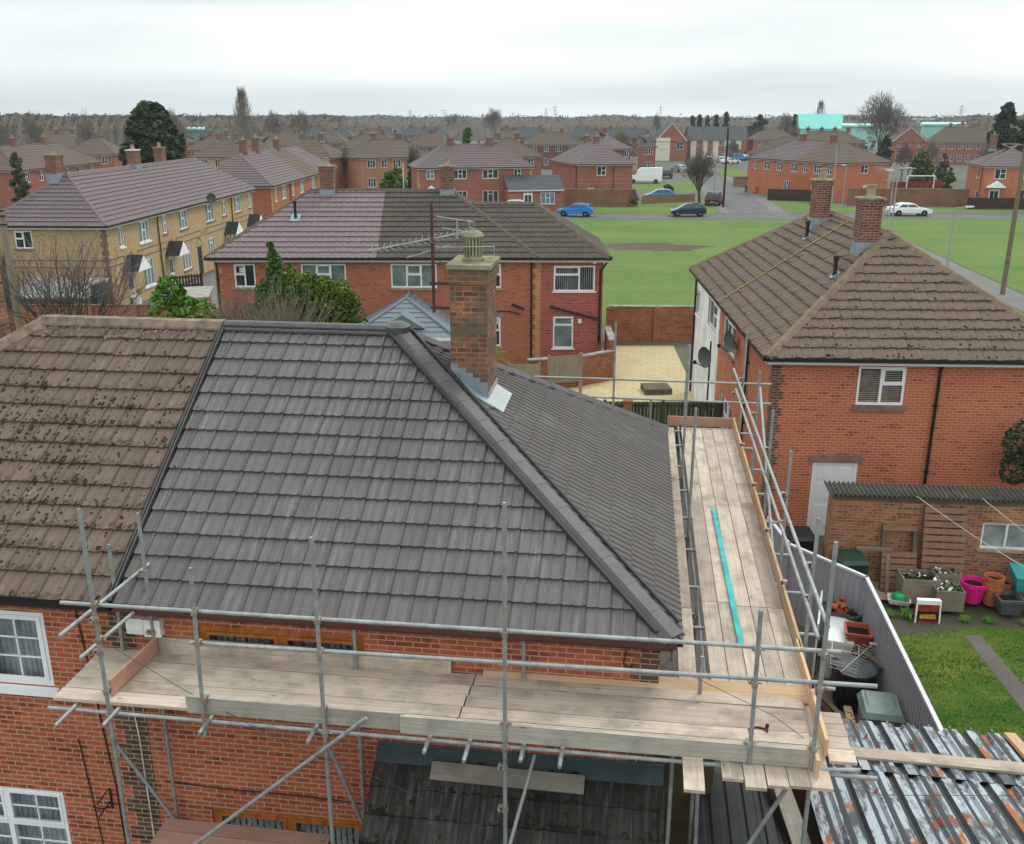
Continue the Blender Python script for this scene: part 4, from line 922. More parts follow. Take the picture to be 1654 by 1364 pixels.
# ---- loose things on the platform and roofs
m = MB(); m.plank((1.50, 15.9, 4.185), (1.545, 11.35, 4.185), .075, .035); b = m.build('roof_batten', 'tq'); tag(b, 'long turquoise painted batten lying along the side platform', 'batten')
m = MB(); m.path([Vector((1.55, 9.42, 4.225)) + Vector((.10 * math.cos(a), .07 * math.sin(a), 0)) for a in [k * .5 for k in range(8)]], .012, 6); m.tube((1.64, 9.46, 4.22), (1.66, 9.50, 4.27), .02, 6); m.tube((1.49, 9.38, 4.21), (1.45, 9.36, 4.21), .02, 6)
tag(m.build('hook', 'rusty_iron'), 'small rusty iron hook lying on the front platform near the corner', 'hook')
m = MB(); m.plank((1.15, 9.03, 4.245), (1.88, 9.04, 4.245), .04, .03); tag(m.build('timber_offcut', 'timber'), 'thin dark timber offcut lying by the toe board at the corner', 'offcut')
m = MB(); m.plank((-2.33, 10.0 - .12, 2.95), (-.40, 10.0 - .12, 2.93), .225, .038, side=(0, .83, .55)); tag(m.build('scaffold_board', 'board_g'), 'grey board lying on the mossy tiles of the lean-to', 'board')
m = MB(); m.plank((2.30, 11.72, 2.415), (6.6, 11.58, 2.425), .225, .038); tag(m.build('scaffold_board', 'board'), 'long pale board laid across the rusty corrugated roof', 'board')
m = MB(); m.plank((2.10, 11.25, 2.42), (2.32, 8.2, 2.62), .225, .038); tag(m.build('scaffold_board', 'board_g'), 'board running towards the viewer between the black and rusty sheets', 'board')
# ================================================================== GROUND, FIELDS, ROADS
def gridsheet(name, x0, x1, y0, y1, z, mat):
    return sheet(name, [(x0, y0), (x1, y0), (x1, y1), (x0, y1)], z, mat)
sheet('ground', [(-6000, -60), (6000, -60), (6000, 9000), (-6000, 9000)], 0.0, 'ground')
sheet('grass_field', [(-1.5, 50.2), (22.0, 50.2), (22.2, 60), (22.0, 76), (22.1, 93.5), (17.5, 108.2), (-30, 104.4), (-30, 74), (-4, 58)], .012, 'grass')
sheet('grass_field', [(24.6, 55), (90, 55), (90, 117.5), (43, 113.6), (32, 112.4), (22.5, 110.6), (24.3, 94), (24.4, 76)], .012, 'grass')
sheet('grass_verge', [(-6.5, 113.4), (8.2, 114.4), (9.2, 117), (9.2, 133), (-1, 131), (-6.8, 121.6)], .012, 'grass')
sheet('grass_verge', [(17.3, 118.4), (22, 119.0), (90, 125.5), (90, 130), (26, 125.6), (19, 150), (17.3, 150)], .012, 'grass')
sheet('grass_verge', [(0, 146), (9.5, 148), (9.3, 172), (-2, 166)], .012, 'grass')
sheet('grass_verge', [(15.6, 190), (21, 192), (20.5, 215), (15.6, 215)], .012, 'verge')
sheet('road', [(-60, 102.8), (-7, 108.2), (7.2, 109.0), (17, 110.2), (33, 113.2), (90, 119.2), (90, 124.2), (33, 118.0), (15.5, 113.6), (7.5, 113.0), (-6.6, 112.0), (-60, 106.8)], .006, 'road')
sheet('road', [(9.8, 113.4), (18.4, 113.8), (15.6, 119), (15.2, 150), (14.4, 190), (15.5, 215), (22, 252), (28, 330), (22, 330), (16, 255), (9.6, 218), (10.2, 180), (10.6, 130)], .010, 'road')
sheet('footpath', [(22.2, 40), (24.4, 40), (24.2, 76), (24.1, 94), (22.0, 110.5), (17.6, 110), (17.6, 108.4), (20.6, 104), (22.1, 93.5), (22.0, 76), (22.2, 60)], .016, 'pave')
sheet('footpath', [(15.6, 118), (17.2, 118.3), (17.2, 150), (16.4, 190), (14.8, 190), (15.4, 150)], .014, 'pave')
sheet('footpath', [(9.3, 116), (10.4, 115.5), (10.4, 180), (9.3, 180)], .014, 'pave')
m = MB(); rnd = random.Random(3); cx, cy = 1.0, 84.4
pts = []
for k in range(90):
    a = 6.2832 * k / 90; rr = 1 + .45 * mnoise.noise((math.cos(a) * 1.9, math.sin(a) * 1.9, 3)) + .3 * mnoise.noise((math.cos(a) * 6, math.sin(a) * 6, 8)); pts.append((cx + 4.5 * rr * math.cos(a) + .2, cy + 2.5 * rr * math.sin(a)))
sheet('bare_earth_patch', pts, .018, 'dirt')
sheet('yard', [(-16, 5), (3.55, 5), (3.55, 20), (-16, 20)], .006, 'yard'); sheet('side_path', [(.45, 5), (3.6, 5), (3.6, 24), (.45, 24)], .010, 'strip')
sheet('side_path', [(3.6, 12), (4.9, 12), (4.9, 18.4), (3.6, 19.8)], .012, 'strip')
sheet('lawn', [(4.96, 12.5), (12, 12.5), (12, 20.2), (9.6, 20.1), (8.6, 19.95), (7.9, 19.95), (7.2, 19.7), (6.4, 19.4), (5.6, 19.25), (4.96, 19.2)], .012, 'lawn')
sheet('garden_strip', [(4.96, 19.0), (6.0, 19.2), (7.9, 19.55), (12, 19.9), (12, 24), (3.6, 24), (3.6, 19.9)], .010, 'soil_path')
sheet('garden_path', [(7.38, 19.5), (7.74, 19.6), (7.95, 17.6), (8.2, 14), (7.75, 14), (7.62, 16.7)], .018, 'strip')
sheet('patio', [(-4.2, 31.0), (2.9, 31.6), (2.55, 38), (1.9, 46.6), (-1.0, 46.2), (-1.2, 41), (-4.0, 37.2)], .012, 'slabs')
sheet('rear_yard', [(-.98, 20.2), (3.2, 24.2), (2.8, 30.6), (-.98, 30.4)], .007, 'yard'); sheet('rear_garden', [(-22, 20.2), (-1, 20.2), (-1, 30.4), (-4.1, 31), (-4.2, 38), (-18, 37.5)], .006, 'lawn')
sheet('front_paving', [(-29.2, 46.6), (-20, 47), (-22, 62), (-31, 78), (-30.2, 62)], .010, 'pave')

# ================================================================== GARDEN AT THE RIGHT
def corr(name, parent, a, u, dn, L, S, rib, hgt, mat, world=True, top=.55, side=.12, th=0.0):
    """box-ribbed metal sheet: a corner, u along the eave, dn down/up the slope"""
    mb = MB(); u = Vector(u).normalized(); dn = Vector(dn).normalized(); n = u.cross(dn).normalized()
    if n.z < 0: n = -n
    a = Vector(a); x = 0; prof = []
    while x < L:
        for f, h in ((0, hgt), (top, hgt), (top + side, 0), (1 - side, 0)):
            if x + f * rib < L: prof.append((x + f * rib, h))
        x += rib
    prof.append((L, prof[-1][1]))
    for (xa, ha), (xb, hb) in zip(prof, prof[1:]):
        p = [a + u * xa + n * ha, a + u * xb + n * hb]; mb.face([p[0], p[1], p[1] + dn * S, p[0] + dn * S], [(xa, 0), (xb, 0), (xb, S), (xa, S)])
        mb.face([p[0] - n * .006, p[0] + dn * S - n * .006, p[1] + dn * S - n * .006, p[1] - n * .006])
    return mb.build(name, mat, parent, world)
def rusty_shed():
    t = thing('garden_shed', 'long low shed with a rust-streaked ribbed metal roof beside the house', 'shed', (4.2, 10.5, 0))
    sl = Vector((-.045, -1, .225)).normalized(); ux = Vector((1, -.035, 0))
    corr('roof', t, (2.72, 12.98, 2.03), ux, sl, 3.03, 1.75, .3, .055, 'rusty')
    corr('roof', t, (2.45, 11.30, 2.395), ux, sl, 3.35, 3.4, .3, .055, 'rusty', top=.57)
    o = corr('roof', t, (5.86, 12.82, 2.05), ux, sl, 2.6, 5, .15, .03, 'fibro', top=.35, side=.2); o['label'] = 'weathered fibre cement sheets beyond the timber'
    o = corr('roof', t, (1.02, 11.35, 2.15), (1, 0, 0), (-.03, -1, .16), 1.15, 3.6, .22, .03, 'sheet_dk', top=.5); o['label'] = 'black ribbed roof sheets over the side passage'
    m = MB(); m.plank((5.72, 12.86, 2.10), (5.62, 8.0, 3.18), .16, .06); m.build('capping_timber', 'board_n', t, True)
    m = MB(); m.box(2.6, 8.3, 9.0, 12.88, 0, 1.92); m.build('wall', 'timber', t, True)
    m = MB(); rn = random.Random(2)
    for k in range(10):
        m.lathe(Vector((2.80 + k * .3, 12.94, 2.085)), [(.016, 0), (.016, .012), (.007, .016), (.007, .03)], 6)
    m.build('bolt', 'galv', t, True)
rusty_shed()
def vinyl_fence():
    t = thing('garden_fence', 'lilac-grey boarded garden fence with a pale top rail, bent at a corner', 'fence', (4.91, 18.46, 0))
    P = [(4.92, 12.95), (4.91, 18.46), (3.56, 19.9), (3.3, 21.3)]
    for (a, b) in zip(P, P[1:]):
        F = Face(a[0], a[1], b[0] - a[0], b[1] - a[1]); L = math.hypot(b[0] - a[0], b[1] - a[1]); m = MB(); x = .0
        while x < L - .01:
            e = min(x + .15, L); F.box(m, x, e - .045, -.012, .022, .03, 1.76); F.box(m, e - .045, e, -.022, -.006, .03, 1.76); x = e
        m.build('panel', 'vinyl', t, True)
        r = MB(); F.box(r, -.03, L + .03, -.035, .035, 1.76, 1.81); r.build('top_rail', 'rail_w', t, True)
        for q in (0, L):
            p = MB(); F.box(p, q - .05, q + .05, -.075, -.03, 0, 1.74); p.build('post', 'vinyl', t, True)
vinyl_fence()
def pot(name, label, cat, p, r0, r1, h, mat, group=None, tilt=None, soil=True, stack=1):
    t = thing(name, label, cat, p, 0, group); mb = MB()
    for k in range(stack): mb.lathe((0, 0, k * .10), [(r0, 0), (r1 * .96, h * .82), (r1 * 1.06, h * .82), (r1 * 1.06, h), (r1 * .92, h), (r0 * .9, h * .25)], 18)
    mb.build('pot_body', mat, t)
    if soil: s = MB(); z = h * .80 + (stack - 1) * .1; s.lathe((0, 0, z), [(r1 * .9, 0), (.0, .01)], 14); s.build('soil', 'soil', t)
    if tilt: t.rotation_euler = tilt
    return t
def squarepot(name, label, p, w0, w1, h, mat, rz=0, d=1.0, plant=False):
    t = thing(name, label, 'planter', p, rz); m = MB(); d0, d1 = w0 * d, w1 * d
    def ring(a, b, z): return [(-a, -b, z), (a, -b, z), (a, b, z), (-a, b, z)]
    rs = [ring(w0, d0, 0), ring(w1 * .95, d1 * .95, h * .84), ring(w1 * 1.05, d1 * 1.05, h * .84), ring(w1 * 1.05, d1 * 1.05, h), ring(w1 * .9, d1 * .9, h), ring(w1 * .8, d1 * .8, h * .72)]
    for A, B in zip(rs, rs[1:]):
        for k in range(4): q = (k + 1) % 4; m.face([A[k], A[q], B[q], B[k]])
    m.build('planter_body', mat, t); s = MB(); s.face(ring(w1 * .82, d1 * .82, h * .74)); s.build('soil', 'soil', t); return t
def slab_box(mb, x0, x1, y0, y1, z0, z1): mb.box(x0, x1, y0, y1, z0, z1, grain=(1, 0, 0) if x1 - x0 > y1 - y0 else (0, 1, 0))

# outbuilding behind the garden
t = thing('outbuilding', 'low brick outbuilding with a mossy corrugated roof against the right-hand house', 'outbuilding', (4.80, 21.6, 0), 1.5)
F = Face(0, 0, 1, 0); wn_ = (3.42, 4.55, 1.12, 1.78); mb = MB(); wall_face(mb, F, 0, 6.5, 0, 2.35, [wn_], depth=.1)
wall_face(mb, Face(6.5, 0, 0, 1), 0, .58, 0, 2.36); wall_face(mb, Face(0, .58, 0, -1), 0, .58, 0, 2.36); wall_face(mb, Face(6.5, .58, -1, 0), 0, 6.5, 0, 2.38); mb.build('wall', 'brick_shed', t)
window(t, F, *wn_, [(1, 0), (1, 0)], 'white_old', 'glass_w', 'stone', fw=.05, sillh=.06)
rf = MB(); n_ = 6; x = -.14; A = []
while x < 6.8:
    for k in range(n_): A.append((x + .11 * k / n_, .032 * math.sin(2 * math.pi * k / n_)))
    x += .11
for (xa, ha), (xb, hb) in zip(A, A[1:]):
    q = [Vector((xa, -.12, 2.395 + ha)), Vector((xb, -.12, 2.395 + hb)), Vector((xb, .62, 2.43 + hb)), Vector((xa, .62, 2.43 + ha))]
    rf.face(q, [(xa, 0), (xb, 0), (xb, 1.7), (xa, 1.7)]); rf.face([v - Vector((0, 0, .012)) for v in q][::-1]); rf.face([q[0] - Vector((0, 0, .012)), q[1] - Vector((0, 0, .012)), q[1], q[0]])
rf.build('roof', 'fibro', t)
fb = MB(); F.box(fb, -.05, 6.55, .0, .03, 2.24, 2.35); fb.build('fascia', 'timber', t)

def pallet(label, p, rz, tilt, W, Hh, nsl, mat, gap=.45, missing=(), group='wooden pallets leaning on the outbuilding', studs=True):
    t = thing('pallet', label, 'pallet', p, rz, group); m = MB(); n = MB(); st = Hh / nsl; c, s = math.cos(tilt), math.sin(tilt)
    def L(x, y, z): return Vector((x, y * c + z * s, z * c - y * s))
    for k in range(nsl):
        if k in missing: continue
        z0 = k * st; z1 = z0 + st * (1 - gap * .5); m.hexa([L(-W / 2, -.02, z0), L(W / 2, -.02, z0), L(W / 2, 0, z0), L(-W / 2, 0, z0), L(-W / 2, -.02, z1), L(W / 2, -.02, z1), L(W / 2, 0, z1), L(-W / 2, 0, z1)], grain=(1, 0, 0))
    m.build('slats', mat, t)
    for x in (-W / 2 + .06, 0, W / 2 - .06) if studs else (-W / 2 + .05, W / 2 - .05):
        n = MB(); n.hexa([L(x - .05, 0.001, 0), L(x + .05, 0.001, 0), L(x + .05, .09, 0), L(x - .05, .09, 0), L(x - .05, 0.001, Hh), L(x + .05, 0.001, Hh), L(x + .05, .09, Hh), L(x - .05, .09, Hh)], grain=(0, 0, 1)); n.build('bearer', 'timber', t)
    return t
pallet('tall slatted pallet leaning on the brick wall beside the window', (7.32, 21.10, .1), 1.5, .22, .95, 2.15, 13, 'pallet')
pallet('pallet with an open top half leaning on the brick wall', (6.36, 21.12, .05), 1.5, .26, .80, 1.70, 11, 'pallet', missing=(7, 8, 9), studs=False)
t = thing('leaning_frame', 'empty grey timber frame leaning on the wall between the green bin and the pallets', 'frame', (5.78, 21.15, .0), 1.5)
for a, b in (((-.33, -.15, 0), (-.30, .26, 1.12)), ((.30, -.15, 0), (.33, .26, 1.12)), ((-.40, .24, 1.10), (.42, .24, 1.10))):
    m = MB(); m.plank(a, b, .09, .06); m.build('bar', 'planter_w', t)
pallet('two pale pallets lying flat under the planters', (6.55, 20.75, .12), 1.5, math.pi / 2 - .001, 1.5, .9, 7, 'pallet_y', gap=.3, group=None)
pallet('pale pallet lying flat under the pink and clay pots', (8.1, 21.0, .12), 1.5, math.pi / 2 - .001, 1.1, .8, 6, 'pallet_y', gap=.3, group=None)
def planter(label, p, W, Dp, Hh, rz=1.5):
    t = thing('wooden_planter', label, 'planter', p, rz, 'grey wooden planters'); m = MB(); z = 0
    while z < Hh - .02:
        e = min(z + .14, Hh)
        slab_box(m, -W / 2, W / 2, -Dp / 2, -Dp / 2 + .025, z, e - .006); slab_box(m, -W / 2, W / 2, Dp / 2 - .025, Dp / 2, z, e - .006)
        slab_box(m, -W / 2, -W / 2 + .025, -Dp / 2 + .026, Dp / 2 - .026, z, e - .006); slab_box(m, W / 2 - .025, W / 2, -Dp / 2 + .026, Dp / 2 - .026, z, e - .006); z = e
    m.build('boards', 'planter_w', t); s = MB(); s.face([(-W / 2 + .03, -Dp / 2 + .03, Hh - .12), (W / 2 - .03, -Dp / 2 + .03, Hh - .12), (W / 2 - .03, Dp / 2 - .03, Hh - .12), (-W / 2 + .03, Dp / 2 - .03, Hh - .12)]); s.build('soil', 'soil', t)
    rn = random.Random(int(p[0] * 100)); g = MB(); b = MB()
    for k in range(90):
        x, y = rn.uniform(-W / 2 + .05, W / 2 - .05), rn.uniform(-Dp / 2 + .05, Dp / 2 - .05); z = Hh - .1 + rn.uniform(0, .16); r = rn.uniform(.03, .07); a = rn.uniform(0, 6.28); v = Vector((math.cos(a), math.sin(a), rn.uniform(-.3, .8))) * r; w_ = Vector((-math.sin(a), math.cos(a), rn.uniform(-.3, .6))) * r * .6
        (g if k % 6 else b).face([Vector((x, y, z)) - v, Vector((x, y, z)) - w_, Vector((x, y, z)) + v, Vector((x, y, z)) + w_])
    g.build('plants', 'leaf_bush', t); b.build('torn_sacks', 'white', t)
planter('grey wooden planter filled with torn sacks, left of the pair', (6.70, 20.88, .135), .82, .55, .62)
planter('lower grey wooden planter with leafy plants behind the compost sack', (7.28, 20.60, .135), .62, .5, .50)
planter('grey wooden planter at the back beside the pink pot', (7.35, 21.12, .135), .6, .4, .66)
pot('plant_pot', 'bright pink plastic pot on the pale pallet', 'plant pot', (7.95, 20.95, .14), .20, .29, .50, 'pink')
pot('plant_pot', 'tall stack of orange clay pots right of the pink pot', 'plant pot', (8.33, 20.85, .14), .15, .21, .50, 'terra', stack=3)
pot('plant_pot', 'brown clay pots stacked against the wall by the turquoise barrow', 'plant pot', (8.66, 21.1, .02), .17, .22, .5, 'terra', stack=2)
squarepot('square_planter', 'square dark grey plastic planter at the pallet edge', (8.58, 20.55, .14), .20, .27, .38, 'grey_p', 4)
t = thing('wheelbarrow', 'turquoise barrow tipped up against the outbuilding wall', 'wheelbarrow', (9.25, 20.95, .0), -8)
m = MB(); q = [(-.42, -.34, .55), (.42, -.34, .55), (.42, .30, .38), (-.42, .30, .38), (-.48, -.40, .92), (.48, -.40, .92), (.50, .36, .95), (-.50, .36, .95)]; m.hexa(q); o = m.build('tray', 'tq_p', t)
bv = o.modifiers.new('bevel', 'BEVEL'); bv.width = .09; bv.segments = 3
m = MB(); m.path([(-.4, -.3, .2), (-.42, -.36, .55), (-.3, -.42, .62)], .018, 6); m.path([(.4, -.3, .2), (.42, -.36, .55)], .018, 6); m.path([(-.4, -.3, .2), (0, -.48, .08), (.4, -.3, .2)], .018, 6); m.build('handles', 'grey_p', t)
m = MB(); m.lathe((0, -.45, .18), [(.18, -.05), (.18, .05), (.1, .05), (.1, -.05)], 16, axis='y'); m.build('wheel', 'tyre', t)
t = thing('tray', 'cream tray holding a bright green watering can on the flat pallet', 'tray', (6.26, 20.62, .14), -12)
m = MB()
for A, B in (((.20, .14, 0), (.25, .18, .12)),):
    a, b = A, B; r0 = [(-a[0], -a[1], a[2]), (a[0], -a[1], a[2]), (a[0], a[1], a[2]), (-a[0], a[1], a[2])]; r1 = [(-b[0], -b[1], b[2]), (b[0], -b[1], b[2]), (b[0], b[1], b[2]), (-b[0], b[1], b[2])]; r2 = [(x * .92, y * .9, z) for x, y, z in r1]; r3 = [(x * .95, y * .95, .02) for x, y, z in r0]
    for P, Q in ((r0, r1), (r1, r2), (r2, r3)):
        for k in range(4): m.face([P[k], P[(k + 1) % 4], Q[(k + 1) % 4], Q[k]])
    m.face(r3)
m.build('tray_body', 'white_old', t)
t = thing('watering_can', 'bright green plastic can sitting in the cream tray', 'watering can', (6.26, 20.64, .165), 0)
m = MB(); m.lathe((0, 0, 0), [(.13, 0), (.15, .1), (.13, .17), (.07, .22), (0, .225)], 16); m.tube((.1, .02, .06), (.26, .04, .2), .018, 6); m.path([(-.1, 0, .2), (-.18, 0, .16), (-.15, 0, .05)], .014, 6); m.build('can_body', 'green_p', t, smooth=False)
t = thing('compost_sack', 'red and black compost sack with white edges standing on the concrete', 'sack', (6.72, 20.05, .01), 2)
m = MB(); m.hexa([(-.27, -.06, 0), (.27, -.06, 0), (.27, .12, 0), (-.27, .12, 0), (-.25, -.02, .52), (.25, -.02, .52), (.25, .03, .52), (-.25, .03, .52)]); o = m.build('sack_body', 'red_bag', t); o.modifiers.new('b', 'BEVEL').width = .03
m = MB(); m.hexa([(-.24, -.075, .06), (.24, -.075, .06), (.24, -.06, .06), (-.24, -.06, .06), (-.23, -.055, .27), (.23, -.055, .27), (.23, -.045, .27), (-.23, -.045, .27)]); m.build('print', 'black', o); m = MB(); m.hexa([(-.17, -.078, .10), (.19, -.078, .10), (.19, -.07, .10), (-.17, -.07, .10), (-.17, -.068, .2), (.17, -.068, .21), (.17, -.05, .21), (-.17, -.05, .2)]); m.build('print', 'yellow_b', o)
m = MB()
for x in (-.27, .25): m.hexa([(x, -.085, 0), (x + .03, -.085, 0), (x + .03, -.05, 0), (x, -.05, 0), (x * .96, -.045, .54), (x * .96 + .03, -.045, .54), (x * .96 + .03, -.01, .54), (x * .96, -.01, .54)])
m.hexa([(-.25, -.05, .44), (.25, -.05, .44), (.25, -.03, .44), (-.25, -.03, .44), (-.25, -.045, .54), (.25, -.045, .54), (.25, .035, .56), (-.25, .035, .56)]); m.build('white_trim', 'white', o)
def wheelie(label, p, rz, mat, lid=None, open_=False, w=.56):
    t = thing('wheelie_bin', label, 'bin', p, rz); m = MB(); a, b = w / 2 * .82, w / 2
    m.hexa([(-a, -a, .05), (a, -a, .05), (a, a, .05), (-a, a, .05), (-b, -b, .95), (b, -b, .95), (b, b, .95), (-b, b, .95)]); o = m.build('bin_body', mat, t); bv = o.modifiers.new('b', 'BEVEL'); bv.width = .03
    l = MB(); l.hexa([(-b - .03, -b - .05, .952), (b + .03, -b - .05, .952), (b + .03, b + .03, .952), (-b - .03, b + .03, .952), (-b * .9, -b * .95, 1.04), (b * .9, -b * .95, 1.04), (b * .9, b, 1.06), (-b * .9, b, 1.06)]); lo = l.build('lid', lid or mat, t); bv = lo.modifiers.new('b', 'BEVEL'); bv.width = .025; bv.segments = 2
    h = MB(); h.path([(-b * .8, b + .03, .95), (-b * .8, b + .1, 1.0), (b * .8, b + .1, 1.0), (b * .8, b + .03, .95)], .015, 6)
    for x in (-b * .7, b * .7): h.path([(x, -b * .2, 1.05), (x, b * .5, 1.075), (x, b, 1.06)], .012, 5)
    h.build('handle', mat, t)
    for x in (-b, b): wh = MB(); wh.lathe((x, a, .1), [(.1, -.03), (.1, .03), (.03, .03)], 12, axis='y'); o2 = wh.build('wheel', 'tyre', t)
    return t
wheelie('black wheelie bin by the white house door behind the scaffold', (4.25, 22.3, 0), 8, 'black', w=.62)
wheelie('dark green wheelie bin at the corner of the brick outbuilding', (5.22, 21.1, 0), 8, 'green_bin', w=.62)
wheelie('sage green lidded bin in the side yard inside the lilac fence', (4.52, 15.05, 0), -4, 'sage', w=.66)
# side yard between scaffold and fence
t = thing('chest_freezer', 'old white chest with a weathered lid used as a bench in the side yard', 'chest', (4.42, 18.0, 0), -12)
m = MB(); m.box(-.24, .24, -.62, .62, 0, .80); m.build('chest_body', 'white_old', t); m = MB(); m.box(-.25, .25, -.64, .64, .802, .87); o = m.build('lid', 'white', t); o.modifiers.new('b', 'BEVEL').width = .02
m = MB(); rn = random.Random(9)
for k in range(60):
    a = Vector((.16 + rn.gauss(0, .06), -.2 + rn.gauss(0, .18), .875 + abs(rn.gauss(0, .03)))); v = Vector((rn.uniform(-1, 1), rn.uniform(-1, 1), rn.uniform(-.2, .5))) * .07; m.face([a, a + v, a + v.cross(Vector((0, 0, 1))) * .6 + v * .3])
m.build('creeper', 'leaf_bush', t)
t = thing('seed_tray', 'wooden tray on the white chest heaped with small orange flowerpots', 'tray', (4.42, 18.62, .875), -12)
m = MB(); m.box(-.27, .27, -.22, .22, 0, .03); m.box(-.27, .27, -.22, -.2, .03, .08); m.box(-.27, .27, .2, .22, .03, .08); m.build('tray_body', 'timber', t)
for k in range(12):
    p = pot('flowerpot', 'small orange flowerpot tumbled in the tray on the white chest', 'flowerpot', (4.42 + rn.uniform(-.2, .2), 18.62 + rn.uniform(-.16, .16), .955 + (.12 if k > 7 else 0)), .05, .075, .13, 'terra', 'small orange flowerpots in the tray', tilt=(R(rn.uniform(60, 115)), 0, R(rn.uniform(0, 360))), soil=False)
pot('plant_pot', 'round dark grey pot by the fence behind the square clay planter', 'plant pot', (4.72, 18.42, .72), .13, .18, .26, 'grey_p')
squarepot('square_planter', 'square orange-clay plastic planter with dark soil beside the lilac fence', (4.66, 17.62, .72), .17, .25, .34, 'terra2', -8)
m = MB(); m.box(4.5, 4.88, 17.2, 18.7, .66, .715, grain=(0, 1, 0))
for y in (17.3, 18.6):
    for x in (4.53, 4.83): m.box(x, x + .04, y, y + .04, 0, .66)
tag(m.build('bench_shelf', 'timber'), 'rough timber shelf along the lilac fence carrying pots', 'shelf')
m = MB(); m.obox((3.98, 18.1, .62), (.22, 1, 0), (1, -.2, .25), (0, 0, 1), .75, .02, .62, grain=(0, 1, 0)); tag(m.build('door_leaf', 'white_old'), 'old white door leaf standing on edge next to the chest', 'door')
t = thing('wire_crate', 'pale wire basket on the end of the white chest', 'crate', (4.35, 17.22, .55), -12); m = MB()
for z in (0, .15, .3):
    m.path([(-.25, -.16, z), (.25, -.16, z), (.25, .16, z), (-.25, .16, z), (-.25, -.16, z)], .008, 5)
for k in range(9): x = -.25 + k * .0625; m.tube((x, -.16, 0), (x, -.16, .3), .005, 4); m.tube((x, .16, 0), (x, .16, .3), .005, 4)
m.build('wires', 'white_old', t); m = MB(); m.box(-.2, .2, -.15, .15, -.55, -.01); m.build('stand', 'timber', t)
t = thing('water_butt', 'large black round water butt in the side yard', 'water butt', (4.42, 16.55, 0)); m = MB(); m.lathe((0, 0, 0), [(.34, 0), (.40, .25), (.40, .62), (.36, .78), (.36, .80)], 24); m.build('butt_body', 'black', t)
m = MB(); m.lathe((0, 0, .802), [(.385, 0), (.385, .035), (.30, .075), (.1, .09), (0, .09)], 24); m.build('lid', 'grey_p', t)
t = thing('fallen_aerial', 'silver comb aerial lying across the black water butt', 'aerial', (4.4, 16.5, .95)); m = MB(); a = Vector((-.42, -.62, .16)); b = Vector((.42, .62, .06)); m.tube(a, b, .014, 8); d = (b - a).normalized(); sd = Vector((d.y, -d.x, 0)).normalized()
for k in range(11): p = a + (b - a) * (.12 + k * .078); m.tube(p - sd * .15, p + sd * .15, .007, 5)
for z in (-.05, .02, .09):
    for s in (-1, 1): m.tube(a + d * .12 + Vector((0, 0, z)) - d * .06 * s, a + d * .12 + Vector((0, 0, z)) + sd * .26 * s, .008, 5)
m.tube(b - sd * .06, b + sd * .06 + d * .05, .035, 6); m.build('aerial_array', 'alu', t)
m = MB(); m.plank((4.65, 17.3, .78), (4.95, 16.4, .9), .12, .05); tag(m.build('plank', 'timber'), 'short brown plank leaning at the lilac fence over the butt', 'plank')
m = MB(); m.plank((3.75, 17.0, .05), (4.15, 14.3, .75), .11, .06); tag(m.build('plank', 'timber_o'), 'olive plank leaning on the black water butt from the scaffold side', 'plank')
m = MB(); m.plank((4.2, 16.0, .3), (4.0, 13.2, .55), .14, .05); m.tube((4.0, 15.6, .4), (4.4, 13.2, .5), .02, 6); tag(m.build('timber_heap', 'board_n'), 'loose timbers lying beside the sage bin', 'timber')
m = MB(); rn = random.Random(21)
for k in range(26):
    a = rn.uniform(0, 6.28); p = Vector((3.95 + .14 * math.cos(a), 14.9 + .25 * math.sin(a), rn.uniform(.3, .8))); v = Vector((rn.uniform(-1, 1), rn.uniform(-1, 1), rn.uniform(-1, 1))) * .16; m.face([p, p + v, p + v.cross(Vector((.3, .5, 1))) * .9])
tag(m.build('crumpled_bag', 'blue_bag'), 'crumpled dark blue plastic bag between the platform and the sage bin', 'bag')
for k, (a, b, lab) in enumerate((((6.55, 21.35, 2.5), (9.2, 18.6, 1.5), 'washing line from the outbuilding eave to the near lawn, left of two'), ((8.0, 21.4, 2.5), (10.3, 19.0, 1.3), 'washing line crossing the outbuilding window, right of two'))):
    m = MB(); a = Vector(a); b = Vector(b); m.path([a + (b - a) * q / 8 + Vector((0, 0, -.10 * math.sin(math.pi * q / 8))) for q in range(9)], .006, 5); tag(m.build('washing_line', 'rope'), lab, 'washing line')
rn = random.Random(4)
def weed(name, label, cat, p, r, h, n, mat, lw=.02, curve=.5):
    m = MB()
    for k in range(n):
        a = rn.uniform(0, 6.283); l = rn.uniform(.5, 1); d = Vector((math.cos(a), math.sin(a), 0)); s_ = Vector((-d.y, d.x, 0)) * lw
        p0 = Vector(p) + d * r * .15; p1 = Vector(p) + d * r * l * .6 + Vector((0, 0, h * l)); p2 = Vector(p) + d * r * l + Vector((0, 0, h * l * (1 - curve)))
        m.face([p0 - s_, p0 + s_, p1 + s_ * .8, p1 - s_ * .8]); m.face([p1 - s_ * .8, p1 + s_ * .8, p2])
    return tag(m.build(name, mat), label, cat)
weed('weed_clump', 'clump of weeds growing at the front of the flat pallet', 'weeds', (6.35, 20.15, .01), .32, .22, 60, 'leaf_br', .014)

